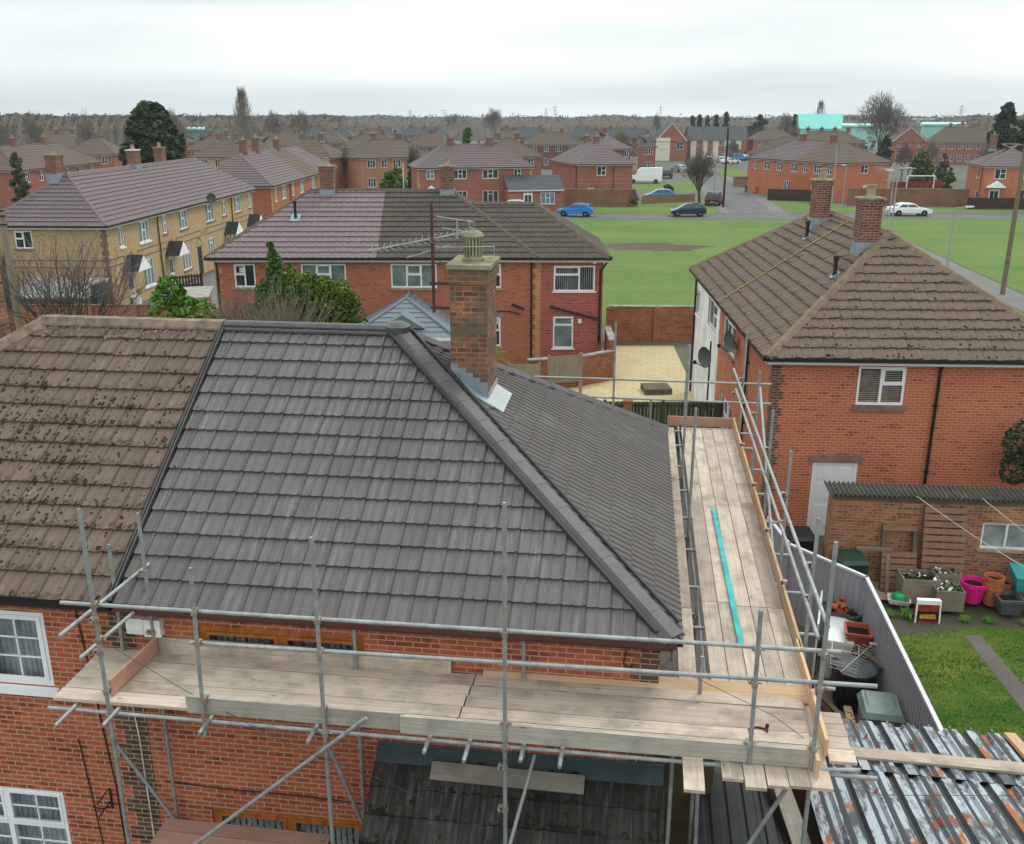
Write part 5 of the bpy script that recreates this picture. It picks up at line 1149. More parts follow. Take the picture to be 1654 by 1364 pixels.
rn = random.Random(14)
for k in range(7): q = (5.2 + k * .75 + rn.uniform(-.2, .2), 20.2 + rn.uniform(-.15, .1), .01); weed('weed_clump', ['low weeds at the corner of the lilac fence', 'weeds under the cream tray', 'weeds left of the compost sack', 'weeds right of the compost sack', 'weeds in front of the pink pot', 'weeds before the square dark planter', 'weeds at the barrow end of the pallet'][k], 'weeds', q, .22, .14, 40, 'leaf_br', .011)
m = MB()
for k in range(15000):
    x, y = rn.uniform(4.98, 10.2), rn.uniform(12.6, 20.05)
    if 7.3 < x < 8.1 and abs(x - (7.55 + (19.5 - y) * .09)) < .22: continue
    if y > 19.3 + (x - 5) * .2: continue
    a = rn.uniform(0, 6.283); h = rn.uniform(.015, .055) * (1 + mnoise.noise((x * .8, y * .8, 1))); s_ = Vector((math.cos(a), math.sin(a), 0)) * .012; p = Vector((x, y, .012)); m.face([p - s_, p + s_, p + Vector((rn.uniform(-.03, .03), rn.uniform(-.03, .03), h))])
struct(m.build('lawn_grass', 'leaf_br'), 'stuff', 'short grass blades of the right-hand garden lawn')
# ================================================================== RIGHT-HAND HOUSE
ch = dict(pots=1, flash=.25)
white_holes = [(.5, 1.45, 3.3, 4.25), (3.6, 5.6, 3.5, 4.5)]
RW = [('F', 2.44, 3.65, 3.71, 4.73, W2, dict(gm='glass', sill='stone_dk', sillh=.15)), ('F', 1.52, 2.69, 0, 2.11, 'door', dict(glazed=False)), ('L', 6.9, 9.2, 3.50, 4.50, W3, dict(sill='stone_dk')), ('L', 7.2, 9.4, .7, 1.95, W3)]
t, FS = house('semi_detached_house', 'orange-red brick semi on the right with a mossy brown hipped roof', 'house', (3.29, 24.03), 4.6, 8.0, 14.95, RW + [('L',) + h + (W2, dict(gm='glass', sill='white')) for h in white_holes],
    wall='brick_right', roof='tile_right', ridge='ridge_right', axis='y', prof=PAN, per=.3, th=.04, zr=7.68, seed=41, jit=.012, ov=.28, hipw=.15, seg=.33,
    chims=[(3.35, 3.85, 6.9, 8.60, dict(wx=.56, wy=.56, mat='brick_stack', flash=.55, capm='concrete_g')), (3.45, 9.4, 7.1, 8.75, dict(wx=.54, wy=.54, mat='brick_stack', flash=.45, pots=1))], pipes=[('F', 4.45, 1.5), ('L', 11.6, 0.0), ('L', .45, 0.0)])
mb = MB(); L_ = FS['L']; wall_face(mb, L_, .3, 6.2, .0, 4.88, white_holes, depth=.019, w=.02, back=False); L_.box(mb, 6.2, 6.205, -.001, .02, 0, 4.88); mb.build('rendered_half', 'render_w', t)
quoin(t, FS['F'], .28, 0, 4.85, 'brick_dark', .30, .20, right=False); quoin(t, FS['L'], 14.67, 0, 4.85, 'brick_dark', .30, .20)
m = MB(); FS['F'].box(m, 1.40, 2.80, 0, .03, 2.13, 2.33); m.build('lintel', 'stone_dk', t)
bl = MB()
for k in range(16): FS['F'].box(bl, 2.52, 3.56, -.0695, -.067, 3.80 + k * .052, 3.822 + k * .052)
bl.build('blind', 'stone', t)
for (x, y, lab) in ((2.35, 3.0, 'near vent pipe'), (2.9, 8.6, 'far vent pipe')):
    z = 5.0 + x * 2.68 / 4.0; m = MB(); m.lathe((x, y, z - .1), [(.075, 0), (.06, .25), (.055, .3), (.055, .55), (.08, .58), (.08, .68), (.05, .7), (0, .71)], 12); v = m.build('vent_pipe', 'black', t); s = MB(); s.obox((x, y, z + .05), (1, 0, .67), (0, 1, 0), (-.67, 0, 1), .14, .13, .02); s.build('flashing', 'lead', v)
m = MB(); tiled_y = 5.0
for k in range(90):                                                    # moss line down the party joint and on the hips
    s = k / 90; x = s * 4.0; m.obox((x, 7.45 + .03 * math.sin(k), 5.0 + s * 2.68 + .065), (1, 0, .67), (0, 1, 0), (-.67, 0, 1), .03, .022 + .012 * math.sin(k * 1.7), .012)
m.build('mossy_joint', 'lichen', t)
m = MB(); rn = random.Random(8)
for k in range(420):
    s = rn.betavariate(1.1, 1.6); u = rn.uniform(.6, 7.4); zz = math.floor(s * 14) / 14 + abs(rn.gauss(0, .012)); y = zz * 4.0
    if u < y + .2 or u > 8 - y - .2: continue
    r = rn.uniform(.012, .04); p = Vector((u, y, 5.0 + zz * 2.68 + .04)); n_ = 5; ring = [p + Vector((r * math.cos(6.283 * q / n_), r * 1.3 * math.sin(6.283 * q / n_), r * .85 * math.sin(6.283 * q / n_))) for q in range(n_)]
    for q in range(n_): m.face([ring[q], ring[(q + 1) % n_], p + Vector((0, -r * .5, r * .8))])
struct(m.build('moss', 'moss', t), 'stuff')
def dish(label, p, rz, pole=0.0, r=.33):
    d = thing('satellite_dish', label, 'satellite dish', p, rz); m = MB(); n = 20
    prof = [(0.0, .0), (r * .4, .02), (r * .75, .06), (r, .11)]; rings = []
    for rr, h in prof: rings.append([Vector((rr * math.cos(6.283 * k / n), -h, rr * .92 * math.sin(6.283 * k / n))) for k in range(n)])
    for A, B in zip(rings[1:], rings[2:]):
        for k in range(n): m.face([A[k], A[(k + 1) % n], B[(k + 1) % n], B[k]]); m.face([B[k] + Vector((0, .008, 0)), B[(k + 1) % n] + Vector((0, .008, 0)), A[(k + 1) % n] + Vector((0, .008, 0)), A[k] + Vector((0, .008, 0))])
    for k in range(n): m.face([rings[0][0], rings[1][k], rings[1][(k + 1) % n]])
    m.build('reflector', 'grey_p', d); a = MB(); a.path([(0, -.08, -r * .9), (0, -.42, -.12)], .012, 6); a.box(-.03, .03, -.46, -.38, -.16, -.06); a.build('feed_arm', 'black', d)
    b = MB()
    if pole: b.tube((0, .08, -pole), (0, .08, .45), .025, 8); b.tube((0, .02, 0), (0, .08, 0), .02, 6)
    else: b.path([(0, .0, 0), (0, .14, -.05), (.0, .16, -.25)], .02, 6)
    b.build('bracket', 'black', d); return d
dish('dark satellite dish on the black pole in front of the white rendered wall', atd(1143, 577, 27.0), -60, pole=1.6)
dish('dark satellite dish on the brick wall under the right house eaves', atd(1182, 552, 29.4), -70, r=.36)
def yagi(label, p, rz, h=1.5, mat='alu', n=8, name='television_aerial'):
    t = thing(name, label, 'aerial', p, rz); m = MB(); m.tube((0, 0, 0), (0, 0, h), .02, 6); m.build('mast', 'steel_post', t); m = MB(); m.tube((-.65, 0, h - .1), (.5, 0, h - .1), .012, 5)
    for k in range(n): x = -.6 + k * .15; m.tube((x, -.18, h - .1), (x, .18, h - .1), .007, 4)
    for z in (-.12, -.04, .04, .12): m.tube((.5, -.25, h - .1 + z), (.5, .25, h - .1 + z), .007, 4)
    m.tube((-.1, -.5, h - .45), (-.1, .5, h - .45), .009, 4); m.tube((.1, -.45, h - .45), (.1, .45, h - .45), .009, 4); m.build('yagi_array', mat, t); return t
p0 = at(1440, 318, 8.55); yagi('slim comb aerial rising beside the near chimney of the right house', (p0.x, p0.y, 7.9), 200, 1.55)

# ================================================================== MIDDLE HOUSE BEHIND
A = at(330, 417, 5.0); A.z = 0
MW = [('F', 1.13, 2.05, 3.68, 4.70, W2r), ('F', 4.05, 6.0, 3.66, 4.70, W3, dict(gm='glass_t')), ('F', 7.95, 9.95, 3.66, 4.70, W3, dict(gm='glass_t')), ('F', 11.75, 12.75, 3.66, 4.70, W2), ('F', 11.75, 12.72, 1.05, 2.35, W2)]
Lm = (at(870, 417, 5.0) - at(330, 417, 5.0)).length
t, FS = house('semi_detached_house', 'red brick semi behind, its roof half pinkish and half dark mossy brown', 'house', (A.x, A.y), 7.5, Lm, 7.9, MW, wall='brick_mid', roof='tile_brown', ridge='ridge_brown', axis='x', prof=PAN, per=.3, th=.042, zr=7.55, seed=51,
    parts={'front': [(0, Lm * .515, 'tile_pink', 'pinkish newer half of the roof'), (Lm * .515, Lm, 'tile_brown', 'dark mossy half of the roof')], 'back': [(0, Lm * .485, 'tile_brown', None), (Lm * .485, Lm, 'tile_pink', None)], 'left': ('tile_pink', None), 'right': ('tile_brown', None)},
    chims=[(4.75, 3.9, 7.0, 8.6, dict(wx=.62, wy=.62, mat='brick_stack', flash=.6)), (10.25, 3.9, 7.0, 8.6, dict(wx=.62, wy=.62, mat='brick_stack', flash=.6))], pipes=[('F', .42, .0), ('F', Lm - .3, 0.0)])
quoin(t, FS['F'], .3, 0, 4.85, 'brick_tan', .32, .2, right=False)
quoin(t, FS['F'], Lm + .1, 0, 4.85, 'brick_tan', .34, .22)
m = MB(); FS['F'].box(m, 11.62, 12.85, 0, .02, 2.37, 2.58); m.build('lintel', 'stone', t)
for (u, z0, s) in ((1.36, 4.32, .22), (12.38, 4.36, .15), (12.40, 2.02, .2)):
    m = MB(); FS['F'].box(m, u, u + s, -.068, -.064, z0, z0 + s); m.build('notice', 'paper', t)
m = MB(); F = FS['F']; m.path([F.p(13.2, .08, 2.95), F.p(13.75, .08, 2.75)], .05, 8); m.path([F.p(12.35, .05, 2.62), F.p(13.1, .05, 2.64), F.p(13.6, .06, 2.5)], .025, 6); m.path([F.p(12.45, .05, 3.3), F.p(12.45, .05, 2.62)], .02, 6); m.box(0, 0.01, 0, .01, 0, .01) if False else None
m.build('waste_pipe', 'black', t)
m = MB(); m.lathe((3.55, 2.2, 5.0 + 2.2 * .645 - .1), [(.09, 0), (.065, .3), (.065, .75), (.085, .78), (.085, .9), (0, .92)], 12); v = m.build('vent_pipe', 'black', t); s = MB(); s.obox((3.55, 2.2, 5.0 + 2.2 * .645 + .06), (1, 0, 0), (0, 1, .645), (0, -.645, 1), .22, .25, .02); s.build('flashing', 'lead', v)
# right-hand extension of the middle house (a building part of it: same empty)
u0, u1 = Lm - .28, Lm + 3.12
mb = MB(); F = Face(0, .302, 1, 0); EW = [(u0 + .95, u0 + 2.75, 3.5, 4.62), (u0 + .95, u0 + 1.85, .95, 2.4)]
wall_face(mb, F, u0, u1 - .3, 0, 4.9, EW); wall_face(mb, Face(u1 - .3, 0, 0, 1), .302, 6.6, 0, 4.9); wall_face(mb, Face(u1 - .3, 6.6, -1, 0), 0, u1 - .3 - u0, 0, 4.9); mb.build('extension_wall', 'brick_ext', t)
window(t, F, *EW[0], [(1.7, .66), (1, 0)], 'white', 'glass', 'white', sillh=.05); window(t, F, *EW[1], [(1, .74)], 'white', 'glass_t', 'white', sillh=.05)
vb = MB()
for k in range(19): F.box(vb, u0 + 1.02 + k * .09, u0 + 1.05 + k * .09, -.069, -.065, 3.58, 4.54)
vb.build('blind', 'glass_w', t)
mb = MB(); rr = MB()
tiled(mb, (Lm - 3.2, 0, 5.0), (1, 0, 0), (0, 1, 0), 6.32, 3.2, 2.02, 0, 3.2, ucut=(0.0, 6.32), prof=PAN, per=.3, seed=61); tiled(mb, (u1, 0, 5.0), (0, 1, 0), (-1, 0, 0), 6.4, 3.2, 2.02, 3.2, 3.2, prof=PAN, per=.3, seed=62); tiled(mb, (u1, 6.4, 5.0), (-1, 0, 0), (0, -1, 0), 6.32, 3.2, 2.02, 3.2, 0, prof=None, seed=63)
mb.build('extension_roof', 'tile_brown', t)
ridge_tiles(rr, (Lm - 3.0, 3.2, 7.09), (u1 - 3.2, 3.2, 7.09)); ridge_tiles(rr, (u1, 0, 5.07), (u1 - 3.2, 3.2, 7.09)); ridge_tiles(rr, (u1, 6.4, 5.07), (u1 - 3.2, 3.2, 7.09)); rr.build('extension_ridge', 'ridge_brown', t)
eaves(t, Lm - .1, u1, -.001, 6.4, 4.995, faces='FR')
m = MB(); m.path([F.p(u1 - .1, .2, 4.9), F.p(u1 - .42, .10, 4.4), F.p(u1 - .42, .08, 1.2)], .05, 8); m.path([F.p(u0 + .8, .08, 2.85), F.p(u1 - .42, .08, 2.28)], .05, 8); m.build('downpipe', 'black', t)
m = MB(); F.box(m, u0 + 2.05, u0 + 2.2, 0, .08, 2.1, 2.28); F.box(m, u1 - .75, u1 - .6, 0, .1, 4.72, 4.84); m.build('alarm_box', 'white', t)
# conservatory with a tiled roof against its rear wall
t2 = thing('conservatory', 'conservatory with a pale blue-grey tiled hip roof between the two houses', 'conservatory', (A.x, A.y, 0), 7.5)
mb = MB(); x0, x1, y0, y1 = 6.6, 10.9, -3.2, .29; mb.box(x0 + .2, x1 - .2, y0 + .2, y1, 0, 2.2); mb.build('walls', 'white', t2)
mb = MB(); tiled(mb, (x0, y0, 2.25), (1, 0, 0), (0, 1, 0), x1 - x0, 2.15, 1.2, 2.15, 2.15, prof=None, g=.3, seed=1); tiled(mb, (x0, y1, 2.25), (0, -1, 0), (1, 0, 0), y1 - y0, 2.15, 1.2, 0, 2.15, prof=None, g=.3, seed=2); tiled(mb, (x1, y0, 2.25), (0, 1, 0), (-1, 0, 0), y1 - y0, 2.15, 1.2, 2.15, 0, prof=None, g=.3, seed=3); mb.build('roof', 'tile_cons', t2)
mb = MB(); c = ((x0 + x1) / 2, y0 + 2.15, 3.47)
for q in ((x0, y0, 2.29), (x1, y0, 2.29), (c[0], y1, 3.47)): mb.tube(q, c, .07, 8)
mb.prism([(-.9, 2.55), (.9, 2.55), (0, 3.1)], lambda x, z: (c[0] + x, y0 + .28, z), lambda x, z: (c[0] + x, y0 + 1.3, z)); mb.build('ridge_tiles', 'tile_cons', t2)
mb = MB(); fF = Face(x0, y0, 1, 0); fF.box(mb, 0, x1 - x0, -.02, .06, 2.1, 2.24); mb.build('gutter', 'white', t2)

# ---- walls, fences and patio of the middle house
def wallthing(label, pts, h, mat='brick_garden', th=.22, cope='concrete', piers=0, name='garden_wall', cat='wall', coph=.06, copw=.04):
    t = thing(name, label, cat, (pts[0][0], pts[0][1], 0)); m = MB(); c = MB()
    for (a, b) in zip(pts, pts[1:]):
        F = Face(a[0], a[1], b[0] - a[0], b[1] - a[1]); L = math.hypot(b[0] - a[0], b[1] - a[1]); F.box(m, 0, L, -th / 2, th / 2, 0, h); F.box(c, -.03, L + .03, -th / 2 - copw, th / 2 + copw, h + .002, h + coph)
        for k in range(piers + 1 if piers else 0): u = L * k / piers; F.box(m, u - .18, u + .18, th / 2, th / 2 + .12, 0, h)
    m.build('brickwork', mat, t, True); c.build('coping', cope, t, True); return t
wallthing('long red brick garden wall with pale coping behind the yellow patio', [(-1.3, 47.3), (3.4, 47.8)], 1.75, piers=2)
wallthing('low stepped brick wall rising beside the yellow patio', [(-4.3, 37.8), (-2.4, 38.5), (-.9, 39.9)], 1.25, piers=0)
wallthing('red brick pier wall at the corner of the patio and the extension', [(-.95, 39.9), (-1.25, 42.6)], 1.7)
def panelfence(label, a, b, h, mat, name='fence_panel', cat='fence', slat=.1, group=None, z0=.03, gap=.008, rail=True):
    t = thing(name, label, cat, (a[0], a[1], 0), 0, group); F = Face(a[0], a[1], b[0] - a[0], b[1] - a[1]); L = math.hypot(b[0] - a[0], b[1] - a[1]); m = MB(); x = 0; k = 0
    while x < L - .02: F.box(m, x, min(x + slat - gap, L), -.01 - .008 * (k % 2), .01 - .008 * (k % 2), z0, h, grain=(0, 0, 1)); x += slat; k += 1
    m.build('slats', mat, t, True); r = MB()
    if rail: F.box(r, 0, L, -.06, -.02, h - .2, h - .1); F.box(r, 0, L, -.06, -.02, z0 + .2, z0 + .3)
    n = max(1, int(L / 1.8))
    for k in range(n + 1): u = L * k / n; F.box(r, u - .05, u + .05, -.09, -.02, 0, h + .05)
    r.build('posts', mat, t, True); return t
panelfence('pale tan slatted panel leaning by the low brick wall, right of two', (-3.35, 36.9), (-2.1, 37.5), 1.65, 'fence_tan', slat=.11, z0=.55)
panelfence('pale tan slatted panel behind the new roof hip, left of two', (-4.9, 36.3), (-3.7, 36.5), 1.45, 'fence_tan', slat=.11)
panelfence('dark green-stained timber fence across the end of the patio', (-.9, 30.6), (2.95, 31.0), 1.75, 'leaf_dk', name='timber_fence', slat=.12)
m = MB(); m.box(-.28, .0, 30.2, 30.5, 0, 1.85); m.box(-.31, .03, 30.17, 30.53, 1.852, 1.92); tag(m.build('brick_pier', 'brick_garden'), 'short brick pier at the left of the dark fence', 'pier')
m = MB(); m.obox((.95, 38.2, .12), (1, .2, 0), (-.2, 1, 0), (0, 0, 1), .55, .5, .12); tag(m.build('paving_pile', 'timber'), 'flat square brown cover lying on the yellow patio', 'cover')
wallthing('brick boundary wall with dark coping in front of the yellow terrace', [(-37, 43.0), (-29.5, 44.1), (-22.9, 45.0)], 1.7, 'brick_garden', cope='timber', piers=3)
wallthing('brick wall between the yellow terrace garden and the green bushes', [(-22.6, 44.9), (-19.5, 45.2)], 1.6, 'brick_garden')
t = thing('garden_store', 'flat felt-roofed brick store by the boundary wall', 'store', (-23.5, 47.2, 0), 20); m = MB(); m.box(-1.1, 1.1, -1.6, 1.6, 0, 1.85); m.build('wall', 'brick_garden', t); m = MB(); m.box(-1.25, 1.25, -1.75, 1.75, 1.852, 1.98); m.build('roof', 'concrete', t)
t = thing('lean_to_shed', 'grey-roofed lean-to shed below the yellow gable', 'shed', (-30.2, 47.6, 0), 4.4); m = MB(); m.box(-2.6, 1.4, -1.2, 1.2, 0, 1.7); m.build('wall', 'brick_old', t); m = MB(); m.hexa([(-2.75, -1.35, 1.62), (1.5, -1.35, 1.62), (1.5, 1.3, 2.25), (-2.75, 1.3, 2.25), (-2.75, -1.35, 1.7), (1.5, -1.35, 1.7), (1.5, 1.3, 2.33), (-2.75, 1.3, 2.33)]); m.build('roof', 'fibro_g', t)
m = MB(); m.box(1.42, 1.75, -.8, .4, 0, 2.3); m.build('door', 'sheet_dk', t)

# ================================================================== YELLOW TERRACE
A2 = at(172, 366, 5.0)
# local frame: front facade is the face looking towards +x of the photo (angle 95.6 deg along the eave)
u = Vector((math.cos(R(95.6)), math.sin(R(95.6)), 0))
YW = [(2.06, 2.74, 3.56, 4.71, [(1, 0), (1, 0)]), (4.89, 6.51, 3.46, 4.72, W3), (8.61, 9.32, 3.58, 4.74, W2), (11.54, 13.16, 3.5, 4.74, W3), (16.79, 18.6, 3.46, 4.72, W3), (20.51, 21.38, 3.56, 4.68, W2), (23.56, 25.15, 3.5, 4.7, W3), (27.2, 27.9, 3.56, 4.65, W2),
      (4.94, 6.6, .75, 2.4, W3p), (11.51, 13.1, .75, 2.3, W3p), (16.75, 18.3, .8, 2.3, W3p), (23.5, 25.1, .8, 2.3, W3p)]
wins = [('F', a, b, c, d, s, dict(gm='glass_t', sill='white' if a < 8 else 'stone_dk')) for a, b, c, d, s in YW] + [('L', 1.74, 2.75, 3.72, 4.70, W2r, dict(sill='stone_dk'))]
wins += [('F', 2.6, 3.5, 0, 2.05, 'door', dict(mat='door_pk')), ('F', 9.0, 9.9, 0, 2.05, 'door', {}), ('F', 20.9, 21.8, 0, 2.05, 'door', {}), ('F', 14.4, 15.3, 0, 2.0, W1, dict(fm='timber', gm='room', sill=None))]
t, FS = house('terraced_house', 'yellow-buff brick terrace with a long pinkish hipped roof and small door canopies', 'terrace', (A2.x, A2.y), 95.6, 28.6, 7.2, wins, wall='brick_buff', roof='tile_plum', ridge='ridge_pink', zr=7.6, prof=PAN, per=.3, th=.045, seed=71, sillm='stone_dk',
    chims=[(3.3, 4.1, 7.1, 8.65, dict(mat='brick_stack', wx=.95, wy=.6, flash=.55)), (13.2, 3.6, 7.2, 8.6, dict(mat='brick_stack', wx=.85, wy=.6, capm='white_old', flash=.5)), (18.6, 3.9, 7.1, 8.6, dict(mat='brick_stack', wx=.8, wy=.6, flash=.5))], pipes=[('F', 7.75, 0.0), ('F', 22.6, 0.0)])
quoin(t, FS['F'], .3, 0, 4.85, 'brick_dark', .30, .18, right=False); quoin(t, FS['L'], 6.9, 0, 4.85, 'brick_dark', .30, .18)
m = MB(); F = FS['F']                                                   # dark string courses: flat loops with diamonds between
for (a, b) in ((.35, 2.55), (4.35, 9.1), (10.6, 15.6), (16.6, 21.4), (22.6, 27.6)):
    for z in (3.02, 2.62): F.box(m, a, b - .15, .0005, .012, z, z + .06)
    for e in (a, b - .15): F.box(m, e, e + .06, .0005, .012, 2.68, 3.02) if e > .5 else None
for c in (3.45, 9.85, 16.1, 22.0):
    for k in range(4):
        a = k * math.pi / 2; p = F.p(c, .006, 2.85); d1 = F.u * math.cos(a) + Vector((0, 0, 1)) * math.sin(a); d2 = F.u * -math.sin(a) + Vector((0, 0, 1)) * math.cos(a); m.plank(p + d1 * .28, p + d2 * .28, .06, .012, side=F.n.cross(d2 - d1))
F2 = FS['L']
for z in (3.02, 2.62): F2.box(m, .4, 6.6, .0005, .012, z, z + .06)
for (c, z) in ((14.85, 2.0),):
    for k in range(9): a = math.pi * k / 8; F.box(m, c - .55 * math.cos(a) - .06, c - .55 * math.cos(a) + .06, .0005, .012, z + .55 * math.sin(a) - .06, z + .55 * math.sin(a) + .06)
m.build('string_course', 'brick_dark', t)
for c in (2.9, 9.4, 21.3, 27.2):
    cn = MB(); F = FS['F']; hw, dp = .95, .95
    for s in (-1, 1): cn.face([F.p(c + s * hw, 0, 2.2), F.p(c + s * hw, dp, 2.2), F.p(c, dp, 3.05), F.p(c, 0, 3.05)] if s > 0 else [F.p(c, 0, 3.05), F.p(c, dp, 3.05), F.p(c - hw, dp, 2.2), F.p(c - hw, 0, 2.2)]); cn.face([F.p(c + s * hw, dp, 2.2), F.p(c + s * hw, 0, 2.2), F.p(c, 0, 3.05), F.p(c, dp, 3.05)] if s < 0 else [F.p(c, 0, 3.0), F.p(c, dp, 3.0), F.p(c + hw, dp, 2.15), F.p(c + hw, 0, 2.15)])
    co = cn.build('door_canopy', 'tile_slate', t); g = MB(); g.prism([(-hw, 2.17), (hw, 2.17), (0, 3.02)], lambda x, z: F.p(c + x, dp - .06, z), lambda x, z: F.p(c + x, dp + .01, z)); g.build('canopy_gable', 'white', co)
dish('dark satellite dish above the eaves of the yellow terrace', tuple(Vector((A2.x, A2.y, 0)) + u * 16.9 + Vector((.1, 0, 5.15))), 60, r=.42)
panelfence('dark picket fence in front of the yellow terrace', at(262, 474, 0.0), at(328, 466, 0.0), 1.0, 'black', name='picket_fence', slat=.2, gap=.09)
pot('flower_pot', 'square white tub with a small clipped evergreen by the pink door', 'plant pot', at(222, 492, .1), .25, .3, .5, 'white')
p = at(222, 486, .6); m = MB(); rn = random.Random(5)
for k in range(90): q = Vector((p.x, p.y, .55)) + Vector((rn.gauss(0, .13), rn.gauss(0, .13), rn.uniform(0, .8))); v = Vector((rn.uniform(-1, 1), rn.uniform(-1, 1), rn.uniform(-1, 1))) * .08; m.face([q, q + v, q + v.cross(Vector((.2, .4, 1)))])
tag(m.build('clipped_shrub', 'leaf_dk'), 'small clipped evergreen in the white tub by the pink door', 'shrub')
# ================================================================== VEGETATION
def rvec(rn): 
    while True:
        v = Vector((rn.uniform(-1, 1), rn.uniform(-1, 1), rn.uniform(-1, 1)))
        if .05 < v.length < 1: return v
def leafcloud(mb, rn, centers, n, size, flat=.6, shell=.55):
    """small leaf-cluster faces spread through ellipsoid lobes (c, (rx,ry,rz))"""
    vols = [r[0] * r[1] * r[2] for c, r in centers]; tot = sum(v ** .7 for v in vols)
    for (c, r), vl in zip(centers, vols):
        for k in range(int(n * vl ** .7 / tot)):
            d = rvec(rn); d = d.normalized() * (d.length ** (1 - shell)); p = Vector(c) + Vector((d.x * r[0], d.y * r[1], d.z * r[2])); s = size * rn.uniform(.6, 1.4)
            a = rvec(rn).normalized() * s; a.z *= flat; b = a.cross(rvec(rn)).normalized() * s * .7
            mb.face([p - a, p - b * .8, p + a, p + b])
def evergreen(label, p, h, r, mat, seed, n=2600, size=.35, cone=0.0, name='evergreen_tree', cat='tree', group=None, trunk=.12, lobes=70, base=.08):
    rn = random.Random(seed); t = thing(name, label, cat, p, 0, group); m = MB(); cs = []
    for k in range(lobes):
        z = base + (1 - base) * rn.random(); prof = (1 - z) ** .8 if cone else math.sin(math.pi * min(1, .18 + z * .82)) ** .6
        prof = max(prof, .06); a = rn.uniform(0, 6.283); d = r * prof * rn.uniform(.35, .95); lr = r * rn.uniform(.16, .30) * (.45 + .6 * prof)
        cs.append(((d * math.cos(a), d * math.sin(a), z * h * .93), (lr, lr, lr * (1.25 if cone else .85))))
    leafcloud(m, rn, cs, n, size); m.build('crown', mat, t)
    k = MB(); k.tube((0, 0, 0), (0, 0, h * .8), h * trunk * .25, 8, h * .01); k.build('trunk', 'bark', t); return t
def branchy(rn, tw, tr, p, d, L, r, lev, maxlev, spread, up, tmin, twig_r):
    bend = (d + rvec(rn) * .16).normalized(); q0 = p + d * L * .5; q = q0 + bend * L * .5; b = tr if lev < 3 else tw; sd = 6 if lev < 2 else 3
    b.tube(p, q0, r, sd, r * .85, cap=False); b.tube(q0, q, r * .85, sd, r * .68, cap=False)
    if lev >= maxlev: return
    n = 3 if lev else 4; a0 = rn.uniform(0, 6.283); u = bend.orthogonal().normalized(); v = bend.cross(u)
    for k in range(n + 1):
        if k == n: nd = (bend + rvec(rn) * .18 + Vector((0, 0, up * .5))).normalized(); s_ = q
        else:
            a = a0 + 6.283 * k / n + rn.uniform(-.5, .5); t_ = spread * rn.uniform(.6, 1.25); nd = (bend * math.cos(t_) + (u * math.cos(a) + v * math.sin(a)) * math.sin(t_) + Vector((0, 0, up))).normalized(); s_ = p + (q - p) * rn.uniform(.55, 1.0)
        branchy(rn, tw, tr, s_, nd, L * rn.uniform(.62, .84), max(r * .58, twig_r), lev + 1, maxlev, spread, up, tmin, twig_r)
def baretree(label, p, h, seed, spread=.75, up=.18, maxlev=5, mat='twig', twig_r=.012, name='bare_tree', group=None, stems=1, lean=.0, bark='bark', cat='tree', r0=None, width=None, first=.30):
    rn = random.Random(seed); t = thing(name, label, cat, p, rn.uniform(0, 360), group); tw, tr = MB(), MB(); r0 = r0 or h * .018
    for s in range(stems):
        d = Vector((rn.uniform(-1, 1) * (lean + .02), rn.uniform(-1, 1) * (lean + .02), 1)).normalized(); L = h * first
        tr.tube((0, 0, -.1), (0, 0, .02), r0, 6, cap=False)
        branchy(rn, tw, tr, Vector((rn.uniform(-.1, .1) * (stems > 1), rn.uniform(-.1, .1) * (stems > 1), 0)), d, L, r0, 0, maxlev, spread, up, 0, twig_r)
    # rescale to the wanted height
    zs = [v.z for v in tw.v] or [1]; k = h / max(zs); xs = max(max(abs(v.x), abs(v.y)) for v in tw.v); kx = (width / 2 / xs) if width else k
    for b in (tw, tr): b.v = [Vector((v.x * kx, v.y * kx, v.z * k)) for v in b.v]
    c = tw.build('crown', mat, t); tr.build('trunk', bark, t); return t
def poplar(label, p, h, wdt, seed, mat='twig_l', n=800, name='poplar_tree', cat='tree', tr=.03):
    rn = random.Random(seed); t = thing(name, label, cat, p); m = MB()
    for k in range(n):
        z = rn.uniform(.05, .93) * h; w_ = wdt / 2 * (math.sin(math.pi * (z / h) ** .75) * .8 + .2) * (1 - .55 * z / h); a = rn.uniform(0, 6.283); d = w_ * rn.uniform(.1, 1) 
        q = Vector((d * math.cos(a), d * math.sin(a), z)); e = q + Vector((math.cos(a) * .25, math.sin(a) * .25, 1)).normalized() * h * rn.uniform(.04, .11); m.tube(q, e, tr, 3, tr * .3, cap=False)
    m.build('crown', mat, t); k = MB(); k.tube((0, 0, 0), (0, 0, h * .95), h * .015, 6, .02); k.build('trunk', 'bark', t); return t
def bush(label, p, lobes, n, size, mat, seed, name='bush', cat='bush', group=None, flat=.7):
    rn = random.Random(seed); m = MB(); leafcloud(m, rn, [(Vector(p) + Vector(c), r) for c, r in lobes], n, size, flat); return tag(m.build(name, mat), label, cat, group)

